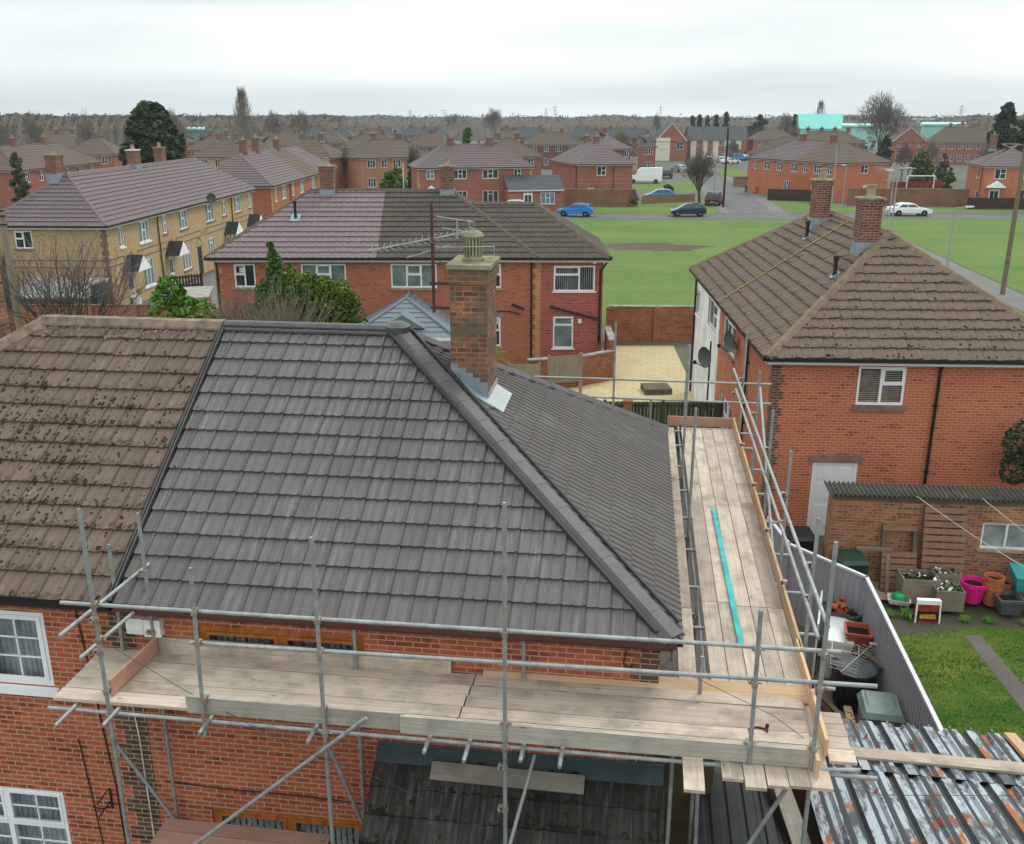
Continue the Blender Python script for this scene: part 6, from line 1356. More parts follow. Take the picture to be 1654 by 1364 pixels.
# ---- near: garden trees between the main house and the middle house
rn = random.Random(77); gp = atd(490, 520, 36.5); t = thing('conifer_tree', 'golden-green conifer with a thin leaning top in front of the middle house', 'tree', (gp.x, gp.y, 0)); m = MB(); g = MB()
for k, (px, py, r, d) in enumerate(((437, 397, .10, 0), (440, 412, .17, 0), (444, 428, .30, 0), (450, 447, .48, 0), (462, 468, .72, .2), (440, 478, .55, 0), (452, 500, .85, 0), (478, 492, .8, -.2), (497, 464, .48, -.3), (520, 473, .50, -.5), (543, 478, .55, -.5), (560, 490, .45, -.4), (505, 490, .8, -.2), (535, 505, .85, -.3), (560, 515, .6, -.2), (480, 520, 1.2, .3), (540, 530, 1.1, .2), (425, 510, .5, .3))):
    c = atd(px, py, 36.5 + d) - Vector((gp.x, gp.y, 0)); leafcloud(m, rn, [(c, (r * .8, r * .8, r * (1.4 if k < 3 else .8)))] + [(c + rvec(rn).normalized() * r * .85, (r * .34, r * .3, r * rn.uniform(.4, .75))) for _ in range(9 if k > 2 else 2)], int(350 + 1700 * r), .075, .8, .45)
    if k in (4, 8, 9, 10, 11, 12, 13): leafcloud(g, rn, [(c + Vector((.12, -.25, .22)), (r * .85, r * .7, r * .7))], int(700 * r + 250), .075, .8, .6)
m.build('crown', 'leaf_con', t); g.build('golden_tips', 'leaf_gold', t); k = MB(); k.path([(-1, 0, 0), (-1.1, 0, 3), (-1.3, 0, 5.4)], .08, 7); k.path([(-1, 0, .4), (0, -.1, 2.4), (1.3, -.3, 3.4)], .06, 6); k.build('trunk', 'bark', t)
def shrub(label, p, h, seed, n=26, spread=.55, mat='twig_l', name='bare_shrub', tw=.008, lev=3, lean=(0, 0), r=.022):
    rn = random.Random(seed); t = thing(name, label, 'shrub', p); m = MB(); b = MB()
    for k in range(n):
        d = (Vector((0, 0, 1)) + rvec(rn) * spread + Vector((lean[0], lean[1], 0))).normalized(); branchy(rn, m, b, Vector((rn.uniform(-.3, .3), rn.uniform(-.3, .3), 0)), d, h * rn.uniform(.30, .46), r, 2, lev + 1, .45, .04, 0, tw)
    m.build('twigs', mat, t); b.build('stems', mat, t); return t
shrub('tangle of bare brown stems in front of the golden conifer', (-12.6, 32.0, 1.2), 4.2, 5, 46, .55)
shrub('reddish bare stems on the left flank of the golden conifer', (-14.6, 32.9, 1.6), 3.4, 6, 22, .3, 'twig')
bush('bright green leafy bush left of the golden conifer', (-16.4, 33.5, 2.6), [((0, 0, .8), (1.0, .9, .9)), ((-1.0, .1, 1.1), (.9, .8, 1.1)), ((-.9, 0, 1.9), (.5, .5, .7)), ((1.1, -.1, .3), (.9, .8, .7)), ((.2, 0, -1), (1.6, 1, 1.6))], 5200, .10, 'leaf_br', 15)
bush('yellow-green low bush between the bright bush and the conifer', (-14.9, 33.0, 2.0), [((0, 0, .8), (.9, .7, .7)), ((.9, 0, .4), (.7, .6, .6)), ((0, 0, -.6), (1.2, .8, 1.2))], 2200, .10, 'leaf_bush', 16)
for (x, y, z, lab) in ((-9.3, 33.2, 2.4, 'spiky green cordyline beside the conservatory'), (-5.45, 33.4, 2.2, 'spiky green cordyline right of the front chimney')):
    rn = random.Random(int(-x * 10)); t = thing('cordyline', lab, 'plant', (x, y, 0)); m = MB()
    for k in range(170):
        a = rn.uniform(0, 6.283); e = rn.uniform(.1, 1.3); d = Vector((math.cos(a) * math.cos(e), math.sin(a) * math.cos(e), math.sin(e))); l = rn.uniform(.7, 1.15); s_ = Vector((-math.sin(a), math.cos(a), 0)) * .022; p = Vector((0, 0, z)); q = p + d * l * .6; q2 = q + (d + Vector((0, 0, -.55))).normalized() * l * .45
        m.face([p - s_, p + s_, q + s_, q - s_]); m.face([q - s_, q + s_, q2])
    m.build('leaves', 'leaf_br', t); k = MB(); k.tube((0, 0, 0), (0, 0, z), .07, 7); k.build('trunk', 'bark', t)
bush('dark ivy climbing the wall of the right-hand house', (9.75, 23.7, 2.75), [((0, .3, .25), (.5, .35, .62)), ((-.12, .3, -.4), (.38, .3, .45)), ((.5, .2, 0), (.6, .35, .8))], 2400, .06, 'leaf_dk', 19, name='ivy', cat='ivy')
# ---- telegraph pole and bare shrub at the left, in front of the yellow gable
pp = atd(31, 525, 40.0)
def utility(label, base, top, mat, r=.13, name='telegraph_pole', arm=False, cat='telegraph pole'):
    t = thing(name, label, cat, (base.x, base.y, 0)); m = MB(); m.tube((0, 0, 0), (0, 0, top), r, 10, r * .75); m.build('pole', mat, t)
    m = MB()
    if arm: m.box(-.6, .6, -.05, .05, top - .35, top - .25)
    m.lathe((0, 0, top - .02), [(r * .8, 0), (r * .8, .04), (0, .1)], 10)
    for z in (top - .2, top - .5, 2.0): m.lathe((0, 0, z), [(r * 1.05, 0), (r * 1.05, .04)], 10)
    m.build('pole_fittings', 'black', t); return t
zt = atd(20, 340, math.hypot(pp.x, pp.y)).z
utility('weathered telegraph pole with black straps at the left edge before the yellow gable', pp, zt, 'pole_w', .15)
t = baretree('wide bare multi-stemmed shrub in front of the yellow gable', atd(50, 520, 41.5) * 1.0 + Vector((1.6, 0, 0)), 7.0, 33,   .6, .12, 3, 'twig', .009, 'bare_shrub', stems=7, lean=.55, cat='shrub', r0=.05, width=8.4); t.location.z = .6
bt = atd(14, 520, 44.0); t = baretree('thin bare upright tree at the far left edge', bt, 6.6, 34, .45, .25, 5, 'twig', .008, stems=2, lean=.1, r0=.06, width=2.2); t.location.z = 0
# ---- bigger trees around the estate
def gnd(px, d): v = atd(px, 300, d); return Vector((v.x, v.y, 0))
def evp(label, pxl, pxr, pyt, d, mat, seed, **k):
    a, b = atd(pxl, 200, d), atd(pxr, 200, d); top = atd((pxl + pxr) / 2, pyt, d).z; return evergreen(label, ((a.x + b.x) / 2, (a.y + b.y) / 2, 0), top, (a - b).length / 2, mat, seed, **k)
evp('huge dark evergreen tree rising behind the yellow terrace', 184, 303, 150, 104, 'leaf_dk', 3, n=22000, size=.30, lobes=170)
evp('bright green pointed conifer behind the pinkish hipped roof', 730, 780, 199, 150, 'leaf_con', 4, n=3600, size=.28, cone=1, name='conifer_tree', lobes=44)
for k, (a, b, y) in enumerate(((1108, 1128, 184), (1122, 1138, 181), (1134, 1152, 184), (1147, 1166, 183), (1158, 1188, 178))): evp(['leftmost dark conifer of the far row behind the gabled block', 'second dark conifer of the far row', 'middle dark conifer of the far row', 'fourth dark conifer of the far row', 'broadest and rightmost dark conifer of the far row'][k], a, b, y, 350, 'leaf_far', 40 + k, n=900, size=.7, cone=1, name='conifer_tree', group='far row of dark conifers', lobes=50)
evp('rounded dark evergreen standing alone right of the conifer row', 1209, 1246, 183, 330, 'leaf_far', 51, n=1800, size=.6, lobes=90)
evp('slim dark conifer left of the turquoise warehouse', 1276, 1290, 181, 330, 'leaf_far', 52, n=500, size=.6, cone=1, name='conifer_tree')
evp('tall dark evergreen with a domed top at the right edge', 1600, 1652, 158, 185, 'leaf_dk', 53, n=9000, size=.42, lobes=110)
evp('second dark evergreen crowding in at the right frame edge', 1640, 1700, 150, 178, 'leaf_dk', 54, n=8000, size=.42, lobes=110)
evp('green bushy tree by the far-right house fence', 1536, 1556, 268, 139, 'leaf_con', 55, n=1200, size=.25)
evp('dark green garden tree between the far brick houses', 1475, 1520, 240, 170, 'leaf_bush', 56, n=1800, size=.32)
evp('purple-brown garden tree right of the dark green one', 1521, 1545, 245, 165, 'twig_p', 57, n=1400, size=.28)
evp('dark hedge tree beside the large bare tree', 1424, 1446, 217, 225, 'leaf_far', 58, n=900, size=.5)
evp('mid-green bush beside the tan brick houses behind', 612, 656, 266, 128, 'leaf_br', 59, n=3200, size=.22, name='bush', cat='bush')
evp('dark evergreen bush right of the mid-green bush', 654, 672, 252, 130, 'leaf_dk', 60, n=1500, size=.22, name='bush', cat='bush')
evp('yellowish willow-like tree at the far left edge', 0, 32, 232, 88, 'leaf_bush', 61, n=1600, size=.25)
evp('ginger bare hedge tree behind the central gable', 938, 968, 218, 165, 'twig_l', 62, n=2600, size=.22)
evp('pampas-like pale shrub at the end of the buff wall', 1020, 1036, 305, 123, 'twig_l', 63, n=900, size=.16, name='bush', cat='bush')
evp('dark clipped shrub beside the road junction', 1075, 1094, 298, 146, 'leaf_dk', 64, n=500, size=.2, name='bush', cat='bush')
poplar('tall bare poplar standing above the left horizon', gnd(402, 250), atd(402, 141, 250).z, 8.2, 5, n=1500, tr=.055)
poplar('bare poplar behind the turquoise warehouse', gnd(1314, 420), atd(1314, 162, 420).z, 9, 6, 'twig', n=700, tr=.08)
def brp(label, px, pyt, d, w_px, seed, mat='twig', tr_=.03, ml=5, **k):
    w_ = (atd(px - w_px / 2, 200, d) - atd(px + w_px / 2, 200, d)).length; return baretree(label, gnd(px, d), atd(px, pyt, d).z, seed, mat=mat, twig_r=tr_, maxlev=ml, width=w_, **k)
brp('large spreading bare tree in front of the long turquoise roofs', 1412, 144, 225, 128, 71, 'twig', .028, 6, spread=.62, up=.1)
brp('bare round-headed tree beside the parked dark car at the junction', 1132, 240, 127, 88, 72, 'twig_p', .010, 5, bark='bark_g', spread=.5, up=.2, first=.22, stems=2, lean=.12)
brp('pale bare tree in front of the corner houses by the side road', 1248, 232, 150, 70, 73, 'twig', .018, 5)
brp('dome-shaped bare tree on the left horizon, nearest the dark evergreen', 150, 172, 190, 62, 74, 'twig', .03, 5)
brp('bare tree on the left horizon, left of the dome-shaped one', 68, 174, 210, 66, 75, 'twig', .03, 5)
brp('bare tree at the far left of the horizon', 14, 180, 200, 70, 76, 'twig', .03, 5)
brp('bare tree just right of the huge dark evergreen', 292, 170, 200, 52, 77, 'twig', .03, 5)
brp('dense bare tree right of the poplar', 447, 173, 280, 48, 78, 'twig', .04, 5)
brp('open bare tree right of the dense one past the poplar', 492, 173, 270, 46, 79, 'twig', .035, 5)
brp('bare round tree on the middle horizon', 798, 172, 380, 44, 80, 'twig', .05, 5)
brp('faint bare tree on the horizon left of the middle one', 735, 180, 480, 60, 81, 'twig', .06, 4)
brp('bare tree between the rounded evergreen and the turquoise warehouse', 1262, 180, 380, 38, 82, 'twig', .05, 5)
brp('small dark bare tree on the horizon above the gabled block', 1058, 180, 420, 24, 83, 'twig', .06, 5)
for k, (px, py, d, w_, lab) in enumerate(((60, 218, 150, 40, 'bare garden tree among the far-left roofs'), (345, 212, 190, 34, 'bare garden tree right of the huge evergreen'), (525, 214, 180, 40, 'bare garden tree above the red terrace roof'), (562, 228, 150, 30, 'bare garden tree left of the tan pair'), (668, 226, 140, 34, 'bare garden tree at the left hip of the wide red semi'), (700, 208, 230, 36, 'bare garden tree left of the pointed conifer'), (838, 216, 200, 34, 'bare garden tree right of the pointed conifer'), (905, 240, 150, 30, 'bare garden tree over the dark porch roof'), (1000, 206, 270, 40, 'bare garden tree behind the pyramid roof'), (1180, 226, 230, 36, 'bare garden tree right of the cream-banded terrace'), (1215, 205, 300, 40, 'bare garden tree below the rounded evergreen'), (1275, 200, 280, 34, 'bare garden tree left of the turquoise warehouse foot'), (1345, 212, 240, 34, 'bare garden tree at the warehouse right corner'), (1455, 226, 190, 40, 'bare garden tree behind the long buff wall'), (1500, 222, 200, 36, 'bare garden tree in front of the long brown-roofed terrace'), (1585, 226, 175, 40, 'bare garden tree left of the far-right house'))):
    brp(lab, px, py, d, w_, 300 + k, ('twig', 'twig_p', 'twig_l')[k % 3], .016 + d * .00006, 5, group='bare garden trees among the houses')
# ---- winter woods on the horizon and garden scrub (stuff nobody could count)
rn = random.Random(90); m = MB()
def wood_band(x0, x1, d0, d1, ytop, n, size, amp=1.0):
    for k in range(n):
        px = rn.uniform(x0, x1); d = rn.uniform(d0, d1); cr = mnoise.noise((px * .045, d * .01, 1)); yt = ytop - amp * (3.5 * cr + 2.5 * mnoise.noise((px * .16, 3, d * .02))); s = size * rn.uniform(.4, 1.3) * d / 600; top = atd(px, yt, d).z - s; z = max(.5, top * (1 - rn.random() ** 1.6 * .95)); p = atd(px, 200, d)
        q = Vector((p.x, p.y, z)); a = rvec(rn).normalized() * s; a.z *= 1.3; b = a.cross(rvec(rn)).normalized() * s * .55; m.face([q - a, q - b, q + a, q + b])
def canopy(x0, x1, d0, d1, ytop, rows, step, amp):
    """a real wood seen edge-on: a bumpy canopy surface with crowns, sinking to the ground at its near edge"""
    g = []
    for i in range(rows + 1):
        d = d0 + (d1 - d0) * i / rows; r = []; px = x0
        while px <= x1:
            yt = ytop - amp * (3.0 * mnoise.noise((px * .012, d * .004, 4)) + 2.2 * abs(mnoise.noise((px * .06, d * .015, 9))) + 1.3 * abs(mnoise.noise((px * .17, d * .03, 2))) - 1.2); p = atd(px, 200, d); z = max(.5, atd(px, yt, d).z) * (0.0 if i == 0 else .62 + .38 * min(1, (i / rows) * 1.6)) * (.82 + .18 * abs(math.sin(px * .21 + i * 2.1)) ** .5)
            r.append(Vector((p.x, p.y, z))); px += step
        g.append(r)
    for A, B in zip(g, g[1:]):
        for k in range(len(A) - 1): m.face([A[k], A[k + 1], B[k + 1], B[k]])
canopy(-420, 2080, 640, 900, 187.4, 8, 3.2, 1.7); canopy(-420, 2080, 450, 600, 191.5, 7, 3.2, 1.6); canopy(-420, 300, 255, 330, 185.0, 6, 4, 1.7); canopy(300, 560, 335, 430, 187, 6, 3.5, 1.5); canopy(1560, 2000, 320, 430, 186, 6, 3.5, 1.5)
wood_band(-420, 2080, 620, 900, 187, 16000, .75, 1.7); wood_band(-420, 2080, 430, 600, 190, 5000, .65); wood_band(-420, 330, 250, 330, 184, 4500, .7, 1.6); wood_band(300, 560, 330, 430, 186, 1800, .7, 1.5); wood_band(1560, 2000, 300, 420, 185, 1800, .7, 1.5)
struct(m.build('woodland', 'woods'), 'stuff', 'brown-grey winter woodland along the whole horizon')
m = MB(); rn = random.Random(91)
for k in range(12000):
    px = rn.uniform(-60, 1720); py = rn.uniform(200, 262); g = atd(px, py, 1); p = at(px, py, 0.0)
    if 1030 < px < 1250 and py > 222: continue
    d = math.hypot(p.x, p.y)
    if d < 135 or d > 640: continue
    clump = mnoise.noise((p.x * .05, p.y * .02, 5))
    if clump < .12: continue
    s = .0026 * d * rn.uniform(.5, 1.2); z = rn.uniform(.1, 2.6 + 5 * (clump - .12)); q = Vector((p.x + rn.uniform(-2, 2), p.y + rn.uniform(-3, 3), z)); a = rvec(rn).normalized() * s; b = a.cross(rvec(rn)).normalized() * s * .8; m.face([q - a, q - b, q + a, q + b])
struct(m.build('garden_scrub', 'twig_p'), 'stuff', 'scrubby hedges and garden growth between the far houses')
# ================================================================== HOUSES OF THE ESTATE
def autow(face, L, n, ups=True, down=True, w=1.3, gm=None, lay=W3, m=1.0):
    r = []
    for k in range(n):
        c = m + (L - 2 * m) * (k + .5) / n; w_ = w if k % 2 == 0 else w * .7; l = lay if k % 2 == 0 else W2
        if ups: r.append((face, c - w_ / 2, c + w_ / 2, 3.55, 4.68, l))
        if down: r.append((face, c - w_ / 2, c + w_ / 2, .8, 2.15, l))
    return r
HCH = dict(mat='brick_stack', flash=.3, wx=.75, wy=.6)
def ph(label, a, b, D, z=5.0, name='semi_detached_house', cat='house', n=4, side=None, chn=1, **k):
    """house whose near eave runs between two photo points"""
    A, B = at(*a, z), at(*b, z); d = B - A; L = d.length; ang = math.degrees(math.atan2(d.y, d.x)); zr = k.pop('zr', 7.55); wins = k.pop('wins', None)
    if wins is None: wins = autow('F', L, n)
    if side: wins += side(L, D)
    ax = k.get('axis', 'x'); ch = k.pop('chims', None)
    if ch is None:
        ch = [(L * (i + 1) / (chn + 1), D / 2, zr - .5, zr + .75, dict(HCH)) for i in range(chn)] if ax == 'x' else [(L / 2, D * (i + 1) / (chn + 1), zr - .5, zr + .75, dict(HCH)) for i in range(chn)]
    return house(name, label, cat, (A.x, A.y), ang, L, D, wins, axis=ax, zr=zr, chims=ch, detail=False, seg=.9, **{kk: v for kk, v in k.items() if kk != 'axis'}, **({}))
# red terrace behind the yellow one
u_ = at(545, 272, 5.0) - at(441, 301, 5.0)
A = at(441, 301, 5.0); an = math.degrees(math.atan2(u_.y, u_.x)); L = u_.length
ws = [('F', a, a + w_, 3.52, 4.7, s, dict(gm='glass_t')) for a, w_, s in ((1.6, .8, [(1, 0), (1, 0)]), (4.2, 1.7, W3), (8.3, .8, W2), (11.6, 1.7, W3), (17.0, 1.7, W3), (20.8, .8, W2), (24.6, 1.7, W3))]
t, FS = house('terraced_house', 'red brick terrace with a pinkish hipped roof behind the yellow terrace', 'terrace', (A.x, A.y), an, L, 7.6, ws, wall='brick_mid', roof='tile_fpink', ridge='ridge_pink', zr=7.55, prof=None, pipes=[('F', 7.2, 0)], detail=False, parts={'front': [(0, L * .45, 'tile_fpink', None), (L * .45, L * .68, 'tile_fbrown', 'older brown stretch of the roof'), (L * .68, L, 'tile_fpink', None)]},
    chims=[(5.2, 3.8, 7.0, 8.7, dict(HCH)), (9.5, 3.8, 7.0, 8.8, dict(HCH)), (17.5, 3.8, 7.0, 8.5, dict(HCH))])
quoin(t, FS['F'], .3, 0, 4.85, 'brick_tan', .3, .3, right=False)
# house with the dark porch extension
t, FS = ph('wide red semi with a pinkish roof and dark-roofed single-storey extension', (670, 272), (864, 270), 7.8, roof='tile_fpink', ridge='ridge_pink', wall='brick_far', prof=None, chn=2, wins=[('F', 1.35, 2.3, 3.7, 4.75, W2, dict(gm='glass_t')), ('F', 4.6, 6.2, 3.7, 4.75, W3), ('F', 8.1, 10.0, 3.7, 4.75, W3), ('F', 11.9, 12.8, 3.7, 4.75, W2), ('F', 8.1, 10.0, .8, 2.3, W3p), ('F', 4.6, 6.2, .8, 2.3, W3), ('F', 1.4, 2.3, 0, 2.05, 'door', {})])
L = (at(864, 270, 5) - at(670, 272, 5)).length
quoin(t, FS['F'], .3, 0, 4.85, 'brick_tan', .22, .22, right=False); quoin(t, FS['F'], L - .3, 0, 4.85, 'brick_tan', .3, .3)
g = MB(); F = FS['F']; g.prism([(.9, 2.2), (2.9, 2.2), (1.9, 3.0)], lambda x, z: F.p(x, 0, z), lambda x, z: F.p(x, .9, z)); g.build('door_canopy', 'white', t)
e0, e1 = L * .74, L * .74 + 6.6; mb = MB(); F = Face(0, -2.2, 1, 0); ew = [(e0 + 1.9, e0 + 3.0, 0, 2.15), (e0 + 4.0, e0 + 5.7, .8, 2.15)]; wall_face(mb, F, e0, e1, 0, 2.5, ew); wall_face(mb, Face(e1, -2.2, 0, 1), 0, 6, 0, 2.5); wall_face(mb, Face(e0, .3, 0, -1), 0, 2.5, 0, 2.5); mb.build('extension_wall', 'brick_far', t)
door(t, F, *ew[0]); window(t, F, *ew[1], W3, gm='glass_t', detail=False)
mb = MB(); tiled(mb, (e0 - .1, -2.5, 2.55), (1, 0, 0), (0, 1, 0), e1 - e0 + .3, 2.75, 1.5, 0, 0, prof=None); tiled(mb, (e1 + .2, 3.2, 2.55), (-1, 0, 0), (0, -1, 0), e1 - e0 + .3, 2.9, 1.5, 0, 0, prof=None); mb.build('extension_roof', 'tile_slate', t); mb = MB(); F.box(mb, e0, e1 + .2, .2, .24, 2.35, 2.52); mb.build('extension_fascia', 'white', t)
yagi('tall comb aerial on the left hip of the wide red semi', (at(718, 240, 7.4).x, at(718, 240, 7.4).y, 7.3), 160, 4.2, n=7)
# central gable-end house
t, FS = ph('red brick house end-on with a pinkish hipped roof beside the white van', (930, 266), (1027, 265), 13.5, axis='y', roof='tile_fpink', ridge='ridge_pink', zr=7.5, wins=[('F', 2.9, 4.1, 3.6, 4.75, W2), ('F', 1.7, 2.6, 0, 2.05, 'door', {})], chn=2, pipes=[('F', 5.1, 0), ('L', 13.0, 0)])
m = MB()
for z in (3.1, 2.55): FS['F'].box(m, .4, 7.2, 0.0005, .012, z, z + .07)
m.build('string_course', 'brick_tan', t)
# right-hand pair seen end-on, rendered red left flank
a, b = at(1343, 264, 5.0), at(1443, 262, 5.0)
t, FS = ph('red brick semi end-on at the junction, roof half pinkish half brown', (1347, 264), (1443, 262), 19.5, axis='y', roof='tile_fbrown', ridge='ridge_brown', zr=7.55, wall='brick_right', parts={'back': [(0, 11.5, 'tile_fpink', 'pinkish half of the roof'), (11.5, 19.5, 'tile_fbrown', None)]}, chn=2,
    wins=[('F', 4.7, 5.9, 3.6, 4.7, W2), ('F', 5.4, 6.3, 0, 2.05, 'door', {})] + [('L', a_, a_ + w_, 3.5, 4.65, s) for a_, w_, s in ((1.5, .8, W2), (4.0, 1.4, W3), (7.0, 1.4, W3), (10.2, 1.4, W3), (13.0, .8, W2), (15.2, 1.4, W3), (18, .8, W2))] + [('L', 9, 10.4, .8, 2.2, W3), ('L', 15, 16.4, .8, 2.2, W3)])
m = MB(); FS['L'].box(m, 10.5, 14.5, .0005, .03, .6, 3.0); m.build('orange_panel', 'terra', t)
# far-right house
t, FS = ph('red brick house at the right edge with a pinkish roof and a white canopied door', (1591, 269), (1700, 270), 9.5, roof='tile_fpink', ridge='ridge_pink', zr=7.5, wall='brick_right', chims=[(1.9, 5.2, 6.6, 8.6, dict(HCH))], wins=[('F', 1.3, 2.6, 3.5, 4.7, W2), ('F', 4.6, 6.4, 3.5, 4.7, W3), ('F', .95, 2.2, 0.25, 2.3, 'door', {}), ('F', 4.3, 6.4, .75, 2.3, W3), ('L', 5.0, 6.0, 3.4, 4.6, W1), ('L', 5.6, 6.6, .6, 1.9, W1)], pipes=[('L', 7.6, 0)])
g = MB(); F = FS['F']; g.prism([(.5, 2.5), (2.7, 2.5), (1.6, 3.3)], lambda x, z: F.p(x, 0, z), lambda x, z: F.p(x, .9, z)); g.build('door_canopy', 'white', t)
# others, nearest first
ph('red brick house with a brown roof at the far left behind the yellow terrace', (28, 277), (166, 263), 7.6, ang := 0) if False else None
A = at(26, 276, 5.0); B = at(166, 262, 5.0)
ph('red brick semi with a brown roof behind the left end of the yellow terrace', (26, 276), (166, 262), 7.8, roof='tile_fbrown', n=6, wall='brick_far', chn=2)
ph('small red house with a white canopy sign just left of the huge evergreen', (150, 247), (196, 247), 7.0, roof='tile_slate', zr=6.2, n=2, chn=0, name='house')
ph('buff brick semi with a brown roof behind the two terraces', (306, 254), (392, 255), 7.6, roof='tile_fbrown', wall='brick_buff', n=3, chn=2)
ph('red brick semi with a brown hipped roof left of the tan pair', (440, 255), (535, 256), 7.6, roof='tile_fbrown', n=3, chn=2, wall='brick_far')
ph('tan and red brick semi with a brown roof behind the middle house', (580, 256), (702, 253), 7.8, roof='tile_fbrown', wall='brick_far2', n=5, chn=2)
ph('red brick house with a brown hip peeping out behind the wide red semi', (782, 254), (878, 253), 7.8, roof='tile_fbrown', n=4, chn=2)
ph('dark brick semi with cream windows and a mossy hipped roof', (845, 234), (940, 234), 8.0, roof='tile_fbrown', wall='brick_fardk', n=4, chn=2)
ph('brick house with a pinkish pyramid roof behind the central gable', (972, 241), (1022, 240), 9.0, roof='tile_fpink', ridge='ridge_pink', wall='brick_fardk', n=2, zr=8.0, chn=1, wins=[('R', 1.5, 3, 3.3, 4.7, W2), ('R', 5, 6.5, 3.3, 4.7, W2), ('R', 1.5, 3, .6, 2.2, W2), ('R', 5, 6.5, .6, 2.2, W2), ('F', 5.5, 6.5, 3.4, 4.6, W2)])
ph('red brick bungalow in the gap behind the small gardens', (918, 246), (958, 246), 7.0, z=2.8, ze=2.8, zr=4.8, n=2, chn=0, roof='tile_fpink', wins=[('F', 1, 2.5, .8, 2.1, W2), ('F', 4, 5.2, .8, 2.1, W2)], name='bungalow')
ph('long brown-roofed brick terrace on the left beyond the red semi', (20, 240), (150, 238), 8.0, roof='tile_fbrown', wall='brick_fardk', n=8, name='terraced_house', cat='terrace', chn=4)
ph('brown-roofed brick pair left of the huge evergreen', (100, 250), (185, 250), 7.6, roof='tile_fbrown', wall='brick_far', n=4, chn=1)
ph('brown-roofed pair right of the huge evergreen', (296, 243), (376, 244), 7.6, roof='tile_fbrown', wall='brick_far', n=4, chn=2)
ph('long low brown-roofed terrace beyond the red terrace', (385, 236), (500, 236), 7.6, roof='tile_fbrown', wall='brick_far', n=7, chn=3, name='terraced_house', cat='terrace')
ph('brown-roofed pair behind the tan and red semi', (545, 240), (650, 240), 7.6, roof='tile_fbrown', wall='brick_far', n=5, chn=2)
ph('brown-roofed house left of the pointed conifer', (655, 237), (735, 237), 7.6, roof='tile_fbrown', wall='brick_fardk', n=4, chn=1)
ph('dark slate terrace furthest left under the woods', (20, 222), (185, 221), 8.0, roof='tile_slate', wall='brick_fardk', n=10, name='terraced_house', cat='terrace', chn=4)
ph('dark slate terrace right of the poplar', (330, 222), (430, 221), 8.0, roof='tile_slate', wall='brick_fardk', n=8, name='terraced_house', cat='terrace', chn=3)
ph('dark slate terrace in the middle distance under the bare trees', (436, 221), (572, 221), 8.0, roof='tile_slate', wall='brick_fardk', n=10, name='terraced_house', cat='terrace', chn=4)
ph('short slate-roofed house with a white gable edge in the distance', (588, 222), (634, 222), 8.0, hips=(0, 0), gable_trim='white', roof='tile_slate', wall='brick_fardk', n=3, chn=1)
ph('dark slate terrace left of the pointed conifer far off', (640, 219), (728, 219), 8.0, roof='tile_slate', wall='brick_fardk', n=8, name='terraced_house', cat='terrace', chn=3)
ph('dark slate terrace right of the pointed conifer far off', (792, 221), (900, 221), 8.0, roof='tile_slate', wall='brick_fardk', n=8, name='terraced_house', cat='terrace', chn=3)
ph('long dark slate terrace running to the white-gabled block', (905, 222), (1060, 223), 8.5, roof='tile_slate', wall='brick_fardk', n=10, name='terraced_house', cat='terrace', chn=3)
for a, b, y, rf, wl, nn, lab in ((206, 300, 231, 'tile_fbrown', 'brick_far', 5, 'brown-roofed pair half hidden right of the huge evergreen'), (30, 120, 231, 'tile_fbrown', 'brick_fardk', 5, 'brown-roofed pair under the far-left woods'), (392, 440, 245, 'tile_fbrown', 'brick_far', 3, 'narrow brown-roofed house above the red terrace'), (498, 560, 231, 'tile_fbrown', 'brick_fardk', 4, 'mid-brown roofed pair between the tan semi and the slate rows'), (566, 640, 230, 'tile_fbrown', 'brick_far', 4, 'brown-roofed pair in front of the white-edged slate house'), (660, 726, 228, 'tile_slate', 'brick_far', 4, 'slate-roofed pair left of the pointed conifer'), (790, 850, 230, 'tile_fbrown', 'brick_fardk', 4, 'brown pair between the pointed conifer and the cream-windowed semi'), (1216, 1290, 226, 'tile_fbrown', 'brick_far', 4, 'brown-roofed row below the slim dark conifer'), (944, 985, 231, 'tile_fbrown', 'brick_far', 3, 'small brown-roofed house left of the pyramid roof'), (1620, 1700, 236, 'tile_fbrown', 'brick_far', 4, 'brown-roofed house behind the far-right dark evergreens'), (1036, 1062, 238, 'tile_slate', 'brick_far', 2, 'small slate-roofed house in front of the gabled block')):
    ph(lab, (a, y), (b, y), 7.8, roof=rf, wall=wl, n=nn, chn=2 if b - a > 55 else 1)
# modern gabled block
t, FS = ph('modern red brick block with a tall white-edged gable', (1058, 227), (1112, 227), 11.0, axis='y', hips=(0, 0), gable_trim='white', roof='tile_slate', zr=9.2, wall='brick_far', chn=0, wins=[('F', 5.6, 7.2, 2.8, 4.6, W2), ('F', 1.2, 3.2, 2.8, 4.6, W2)], ridge=None)
m = MB(); FS['F'].box(m, .32, 3.9, .0005, .02, 0, 5.6); m.build('rendered_bay', 'cream', t)
t, FS = ph('cream-banded modern terrace with a dark roof right of the tall gable', (1113, 226), (1206, 226), 9.0, roof='tile_slate', zr=8.2, wall='brick_far', hips=(0, 0), n=6, chn=0, ridge=None, name='terraced_house', cat='terrace'); m = MB()
for k in range(5): FS['F'].box(m, .6 + k * 2.9, 2.0 + k * 2.9, .0005, .02, 0, 4.85)
m.build('rendered_bay', 'cream', t)
t, FS = ph('mock-timbered house with a black and white gable', (1166, 219), (1212, 219), 9.0, roof='tile_slate', zr=8.0, wall='brick_far', n=2, chn=0, ridge=None); m = MB(); k_ = MB(); F = FS['F']; L = (at(1166, 219, 5) - at(1212, 219, 5)).length; c = L * .62
